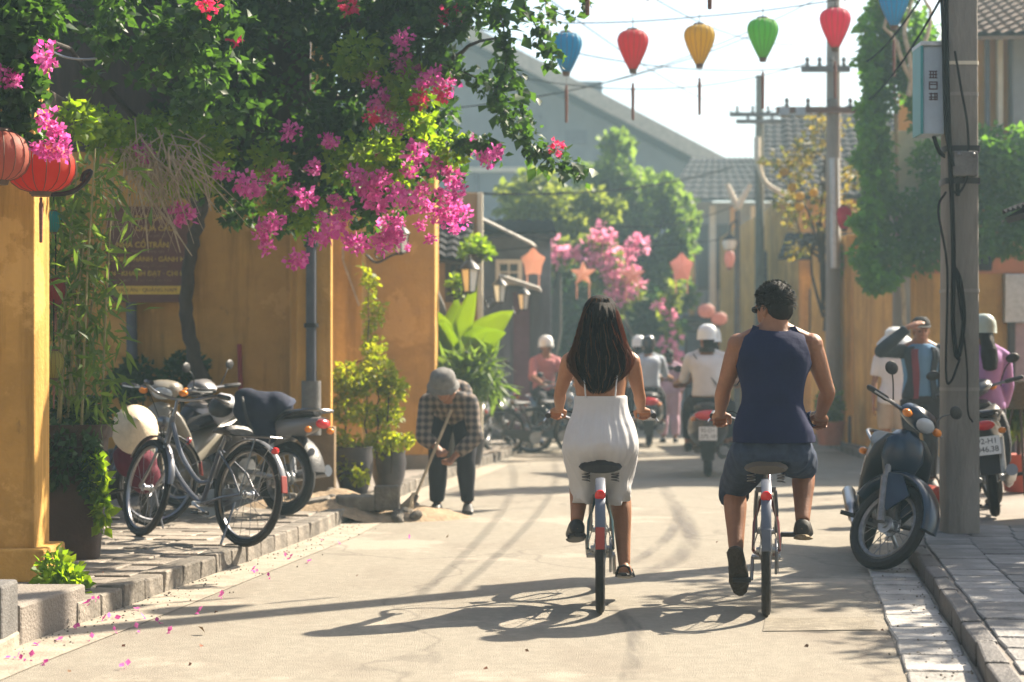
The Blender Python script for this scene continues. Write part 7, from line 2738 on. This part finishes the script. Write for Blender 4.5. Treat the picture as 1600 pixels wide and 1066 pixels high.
lantern('salmon lantern hanging over the far scooters', P(1104, 475, 33), .24, .30, silk('salmon_silk', (.58, .34, .30)), 'far salmon lanterns', 'round', False, .1, .2)
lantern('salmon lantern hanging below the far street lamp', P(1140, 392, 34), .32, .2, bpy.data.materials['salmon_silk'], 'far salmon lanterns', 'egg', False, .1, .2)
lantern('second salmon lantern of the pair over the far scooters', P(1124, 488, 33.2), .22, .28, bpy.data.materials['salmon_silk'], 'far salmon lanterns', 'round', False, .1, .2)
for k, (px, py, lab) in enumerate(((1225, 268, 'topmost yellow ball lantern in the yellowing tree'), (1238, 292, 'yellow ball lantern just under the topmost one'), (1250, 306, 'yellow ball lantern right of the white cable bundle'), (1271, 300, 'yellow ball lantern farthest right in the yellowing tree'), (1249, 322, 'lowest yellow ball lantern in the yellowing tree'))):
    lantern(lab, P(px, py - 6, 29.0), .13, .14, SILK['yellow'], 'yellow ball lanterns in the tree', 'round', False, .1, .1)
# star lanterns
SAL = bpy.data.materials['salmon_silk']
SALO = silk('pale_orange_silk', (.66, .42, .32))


def star(label, c, r_, m, pts=5, rot=0.0, inner=.42, stretch=1.0):
    t = tag(thing('star_lantern', c), label, 'lantern', 'star lanterns hanging in the far trees')
    b = MB()
    ring = []
    for k in range(pts * 2):
        a = math.pi / 2 + math.pi * k / pts + rot
        q = r_ if k % 2 == 0 else r_ * inner
        ring.append((q * math.cos(a), 0, q * math.sin(a) * stretch))
    n = len(ring)
    vs = ring + [(0, -r_ * .3, 0), (0, r_ * .3, 0)]
    fs = [(k, (k + 1) % n, n) for k in range(n)] + [((k + 1) % n, k, n + 1) for k in range(n)]
    b.add(vs, fs)
    b.build('shade', m, t, smooth=False)
    MB().tube([(0, 0, r_ * .9), (0, 0, r_ + .25)], .006, 4).build('hanging_cord', M['cable'], t)
    tl = MB()
    for s in (-1, 1):
        tl.tube([(s * r_ * .45, 0, -r_ * .8 * stretch), (s * r_ * .45, 0, -r_ * .8 * stretch - .22)], .008, 4)
    tl.build('tail', m, t)['kind'] = 'stuff'
    return t


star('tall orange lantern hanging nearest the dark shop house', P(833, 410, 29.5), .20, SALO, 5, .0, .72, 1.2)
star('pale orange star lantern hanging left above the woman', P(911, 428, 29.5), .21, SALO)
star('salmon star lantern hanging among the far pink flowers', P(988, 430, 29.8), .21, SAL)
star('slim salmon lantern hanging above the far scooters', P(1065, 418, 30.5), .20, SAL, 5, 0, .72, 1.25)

# ------------------------------------------------------------------ wires
WR = 'wires strung over the street'


def wire(label, pts, r_, s=.12):
    b = MB()
    path = []
    for a, c in zip(pts, pts[1:]):
        path += sag(a, c, s)[:-1]
    path.append(V(pts[-1]))
    b.tube(path, r_, 5)
    return tag(b.build('wire', M['cable']), label, 'wire', WR)


wire('thin wire that carries the row of silk lanterns', [P(560, 10, LY_), P(885, 36, LY_), P(1093, 26, LY_), P(1305, 0, LY_), P(1470, -45, LY_)], .006, .02)
wire('wire of the nearer lantern row just above the picture', [P(480, -180, 13.0), P(918, -220, 13.0), P(1470, -215, 13.05)], .006, .06)
wire('dark sagging cable from the tan house to the far pole', [P(640, 296, 25), P(1142, 262, 39.8)], .016, .25)
wire('thin dark cable rising to the right across the gable', [P(700, 170, 24), P(1210, 40, 30)], .008, .2)
wire('wire falling from the upper left to the far crossarm', [P(820, -30, 22), P(1145, 176, 39.8)], .007, .15)
wire('wire crossing the sky between the lanterns and the crossarm pole', [P(760, 110, 24), P(1258, 100, 28.2)], .007, .3)
wire('wire leaving the upper crossarm toward the left roofs', [P(700, 30, 21), P(1260, 104, 28.2)], .007, .25)
wire('wire rising steeply behind the red and yellow lanterns', [P(900, 140, 27), P(1330, -30, 24)], .006, .15)
wire('wire from the rusty crossarm to the far crossarm', [P(1216, 168, 28.2), P(1142, 174, 39.8)], .007, .1)
wire('second wire from the rusty crossarm to the far crossarm', [P(1335, 168, 28.2), P(1232, 174, 39.8)], .007, .1)
wire('wire from the near pole up to the rusty crossarm', [P(1480, -20, Yp), P(1322, 166, 28.2)], .010, .25)
wire('second wire from the near pole to the upper crossarm', [P(1474, -60, Yp), P(1318, 102, 28.2)], .010, .25)
wire('low wire running in front of the far green tree', [P(930, 350, 33), P(1150, 320, 37)], .010, .2)
wire('wire that carries the far star lanterns', [P(815, 370, 29.5), P(990, 385, 29.8), P(1140, 372, 31)], .006, .03)
wire('thin wire slanting down behind the green lantern', [P(1010, -10, 22), P(1240, 70, 28)], .006, .15)

# ------------------------------------------------------------------ small things
# conical hat and bag hanging on the black bicycle
hat = tag(thing('conical_hat', P(212, 668, 13.3)), 'cream conical straw hat hanging on the handlebar of the black bicycle', 'hat')
MH = Matrix.Rotation(math.radians(62), 3, 'X') @ Matrix.Rotation(math.radians(18), 3, 'Y')
MB().lathe([(0, .13), (.02, .118), (.19, -.03), (.192, -.036), (.185, -.034), (.015, .10), (0, .11)], 28, (0, 0, 0), MH, .85, 1).build('cone', mat('palm_straw', (.60, .50, .36), .8, var=.12, scale=20, bump=.3), hat)
MB().tube(smooth_path([MH @ V((.17, 0, -.03)), MH @ V((.05, .02, -.16)), MH @ V((-.17, 0, -.03))], 5), .005, 5).build('chin_strap', M['white'], hat)
bag = tag(fused(MB().ball((0, 0, 0), .15, .12, .12, 16, 10).ball((.06, .0, -.10), .12, .10, .12, 14, 8).ball((-.06, 0, .04), .10, .09, .08, 12, 8), 'bag', cloth('maroon_bag', (.10, .016, .03), var=.3), voxel=.012, noise_amp=.012, noise_scale=12), 'maroon cloth bag hung under the conical hat', 'bag')
bag.location = P(212, 722, 13.35)
MB().tube(smooth_path([(-.08, 0, .07), (-.05, -.02, .17), (.04, 0, .2), (.08, 0, .05)], 5), .010, 6).build('strap', M['vinyl'], bag)
nb = tag(fused(MB().ball((0, 0, 0), .19, .15, .15, 16, 10).ball((.13, .02, .02), .15, .13, .12, 14, 8).ball((.02, -.02, -.17), .16, .14, .13, 14, 8).ball((-.08, .0, .09), .11, .1, .08, 12, 8), 'travel_bag', cloth('navy_nylon', (.016, .02, .04), var=.3), voxel=.014, noise_amp=.02, noise_scale=9), 'bulky navy travel bag lying over the grey motorbike seat', 'bag')
nb.location = P(402, 640, 14.75)
bz = MB().loft([(V((.10, -.05, .10)), V((.12, .03, 0)), V((0, .05, .04))), (V((.22, -.03, .06)), V((.08, .03, 0)), V((0, .05, .04)))], 10).build('bag_flap', cloth('slate_nylon', (.06, .07, .11)), nb)
MB().tube(smooth_path([(-.1, -.12, .1), (-.06, -.17, -.05), (0, -.14, -.2)], 5), .014, 6, flat=.4).build('strap', M['vinyl'], nb)
hl = tag(thing('helmet', P(352, 640, 14.9)), 'pale helmet hanging on the motorbike behind the navy bag', 'helmet')
MB().lathe([(0, .13), (.06, .12), (.11, .06), (.125, -.03), (.12, -.07), (.1, -.07), (0, .05)], 18, (0, 0, 0), Matrix.Rotation(-.7, 3, 'Y')).build('shell', mat('pale_grey_helmet', (.40, .41, .45), .35, var=.1, coat=.4), hl)
MB().lathe([(0, .10), (.05, .09), (.095, .05), (.1, .03), (0, .03)], 14, (-.02, -.06, -.0), Matrix.Rotation(.9, 3, 'X')).build('visor', M['vinyl'], hl)

# rubble heap at the corner pillar
dirt = mat('dry_dirt', (.26, .19, .12), .95, var=.3, scale=9, bump=.8, bscale=30)
heap = MB()
nx_, ny_ = 46, 26
vs, fs = [], []
c0 = V((P(560, 800, 15.8).x, 15.85, 0))
for j in range(ny_ + 1):
    for i in range(nx_ + 1):
        u, w = i / nx_ * 2 - 1, j / ny_ * 2 - 1
        x, yy = c0.x + u * .95 + w * .1, c0.y + w * .62
        q = max(0, 1 - u * u - w * w)
        onp = PZ if x < kx(KL, yy) + .0 else 0
        hgt = q ** .7 * (.11 + .05 * mnoise.noise(V((x * 4, yy * 4, 0))) + .03 * mnoise.noise(V((x * 14, yy * 14, 2)))) + max(0, .5 - abs(u)) * 0
        base = PZ * min(1, max(0, (kx(KL, yy) + .22 - x) / .34))
        vs.append((x, yy, base + hgt - .012))
for j in range(ny_):
    for i in range(nx_):
        a = j * (nx_ + 1) + i
        fs.append((a, a + 1, a + nx_ + 2, a + nx_ + 1))
heap.add(vs, fs)
hp = heap.build('dirt_heap', dirt)
tag(hp, kind='stuff')
stm = [fuse(MB().ball((0, 0, 0), .5, .4, .32, 10, 7).ball((.2 * k - .2, .1, .05), .35, .3, .3, 10, 7), .09, 1, .07, 3 + k) for k in range(4)]
for m_ in stm:
    m_.materials.append(M['kerb'])
for k in range(24):
    px, py = R.uniform(452, 650), R.gauss(802, 9)
    Y = R.uniform(15.35, 16.1)
    x = P(px, py, Y).x
    base = PZ * min(1, max(0, (kx(KL, Y) + .22 - x) / .34)) + .05
    o = inst('rubble_stone', R.choice(stm), None, (x, Y, base), (R.uniform(0, 6), R.uniform(0, 6), R.uniform(0, 6)), R.uniform(.07, .2))
    tag(o, 'broken grey stone lying in the dirt heap by the corner pillar', 'stone', 'broken stones in the dirt heap')
for k, (px, py, w_, d_, h_) in enumerate(((556, 800, .30, .2, .12), (606, 795, .2, .16, .2), (470, 818, .5, .2, .08))):
    c = P(px, py, 15.6)
    o = MB().box((0, 0, 0), (w_, d_, h_)).build('stone_slab', M['kerb'], None, (c.x, 15.5, PZ + h_ / 2 - .02), (R.uniform(-.1, .1), R.uniform(-.15, .15), R.uniform(-.4, .4)), smooth=False, bev=.015)
    tag(o, ('broad broken slab lying below the dark plant pots', 'upright broken block next to the right plant pot', 'flat broken slab at the tip of the left kerb')[k], 'slab')

# fallen petals and dry leaves
pt = [leaves_mesh('petal', rng.normal(0, .012, (3, 3)) * np.array([1, 1, .3]) + np.array([0, 0, .006]), .045, BR, shape=FLOWER_V, flat=1.5) for _ in range(4)]
spots = [(150, 940), (140, 945), (175, 970), (160, 972), (215, 955), (225, 968), (250, 975), (180, 990), (95, 1003), (140, 1003), (20, 1030), (35, 1032), (45, 1034), (195, 1045), (400, 897), (395, 893), (447, 875), (455, 872), (505, 845), (530, 850), (60, 1010), (120, 985), (215, 988), (265, 990), (70, 1040), (310, 960), (345, 935), (420, 905), (480, 880), (640, 842)]
for px, py in spots:
    g_ = G(px, py, .0)
    z = .007
    if g_.x < kx(KL, g_.y) + .01:
        g_ = G(px, py, PZ)
        z = PZ + .008
    o = inst('petal', R.choice(pt), None, (g_.x, g_.y, z), (R.uniform(-.3, .3), R.uniform(-.3, .3), R.uniform(0, 6)), R.uniform(.4, .8))
    tag(o, 'fallen magenta bougainvillea bract lying along the left kerb', 'petal', 'fallen bracts along the left kerb')
dl = [leaves_mesh('dry_leaf', [(0, 0, .008)], .07, mat('dry_leaf_%d' % k, c, .8, var=.3), flat=1.0) for k, c in enumerate(((.16, .08, .035), (.30, .19, .08), (.22, .07, .03)))]
for px, py in ((312, 1010), (820, 1018), (160, 925), (320, 993), (340, 958), (195, 1010), (1122, 848), (700, 842), (105, 1050), (1380, 985), (560, 900), (760, 1045), (1260, 1010), (300, 1040)):
    g_ = G(px, py, 0)
    z = .006 if g_.x > kx(KL, g_.y) else PZ + .01
    o = inst('dry_leaf', R.choice(dl), None, (g_.x, g_.y, z), (R.uniform(-.4, .4), R.uniform(-.4, .4), R.uniform(0, 6)), R.uniform(.35, .7))
    tag(o, 'small curled dry brown leaf fallen on the ground', 'leaf', 'dry leaves on the ground')

# right edge
bs_ = tag(thing('basket', V((P(1592, 605, 17.2).x, 17.2, PZ))), 'dark round woven basket on a stand at the right edge', 'basket')
zc = P(0, 612, 17.2).z - PZ
MB().lathe([(0, -.16), (.16, -.15), (.24, -.03), (.25, .09), (.24, .10), (.22, 0), (0, -.10)], 20, (0, 0, zc)).build('bowl', mat('dark_weave', (.06, .05, .035), .8, var=.4, scale=40, bump=.6), bs_)
for a in (.5, 2.6, 4.7):
    MB().tube([(.05 * math.cos(a), .05 * math.sin(a), zc - .12), (.22 * math.cos(a), .22 * math.sin(a), 0)], .014, 6).build('leg', M['bark'], bs_)
rb = tag(fused(MB().ball((0, 0, .08), .16, .12, .09, 14, 8).ball((.12, .03, .06), .1, .09, .07, 12, 8), 'red_bag', cloth('red_bag_cloth', (.34, .045, .025), var=.3), voxel=.014, noise_amp=.012, noise_scale=10), 'small red bag on the pavement left of the concrete pole', 'bag')
rb.location = G(1455, 790, PZ)
MB().tube(smooth_path([(-.06, 0, .14), (-.02, 0, .23), (.05, 0, .22), (.08, 0, .13)], 4), .010, 6).build('handle', M['vinyl'], rb)
pk = tag(thing('planter', V((P(1280, 700, 27.6).x + .15, 27.6, PZ))), 'squat terracotta planter behind the man in navy', 'planter')
MB().lathe([(0, 0), (.16, 0), (.22, .3), (.24, .34), (.2, .34), (0, .3)], 18).build('pot', mat('terracotta', (.34, .14, .09), .8, var=.2), pk)
pos, d = clump_points([((0, 0, .55), (.18, .18, .22))], 240, .3)
foliage('foliage', pk, pos, .12, LF, out=d)
# ------------------------------------------------------------------ air
hz = MB().box((0, 20, 9.0), (262, 290, 21.0)).build('haze', [], None, smooth=False)
hz['kind'] = 'stuff'
hm = bpy.data.materials.new('haze_air')
hm.use_nodes = True
ht = hm.node_tree
ht.nodes.remove(ht.nodes['Principled BSDF'])
pv = ht.nodes.new('ShaderNodeVolumePrincipled')
pv.inputs['Color'].default_value = (0.55, 0.80, 0.92, 1)
pv.inputs['Density'].default_value = HAZE
pv.inputs['Anisotropy'].default_value = 0.35
ht.links.new(pv.outputs[0], ht.nodes['Material Output'].inputs['Volume'])
hz.data.materials.append(hm)
hm.cycles.homogeneous_volume = True if hasattr(hm, 'cycles') and hasattr(hm.cycles, 'homogeneous_volume') else False
bpy.data.scenes.remove(WS)
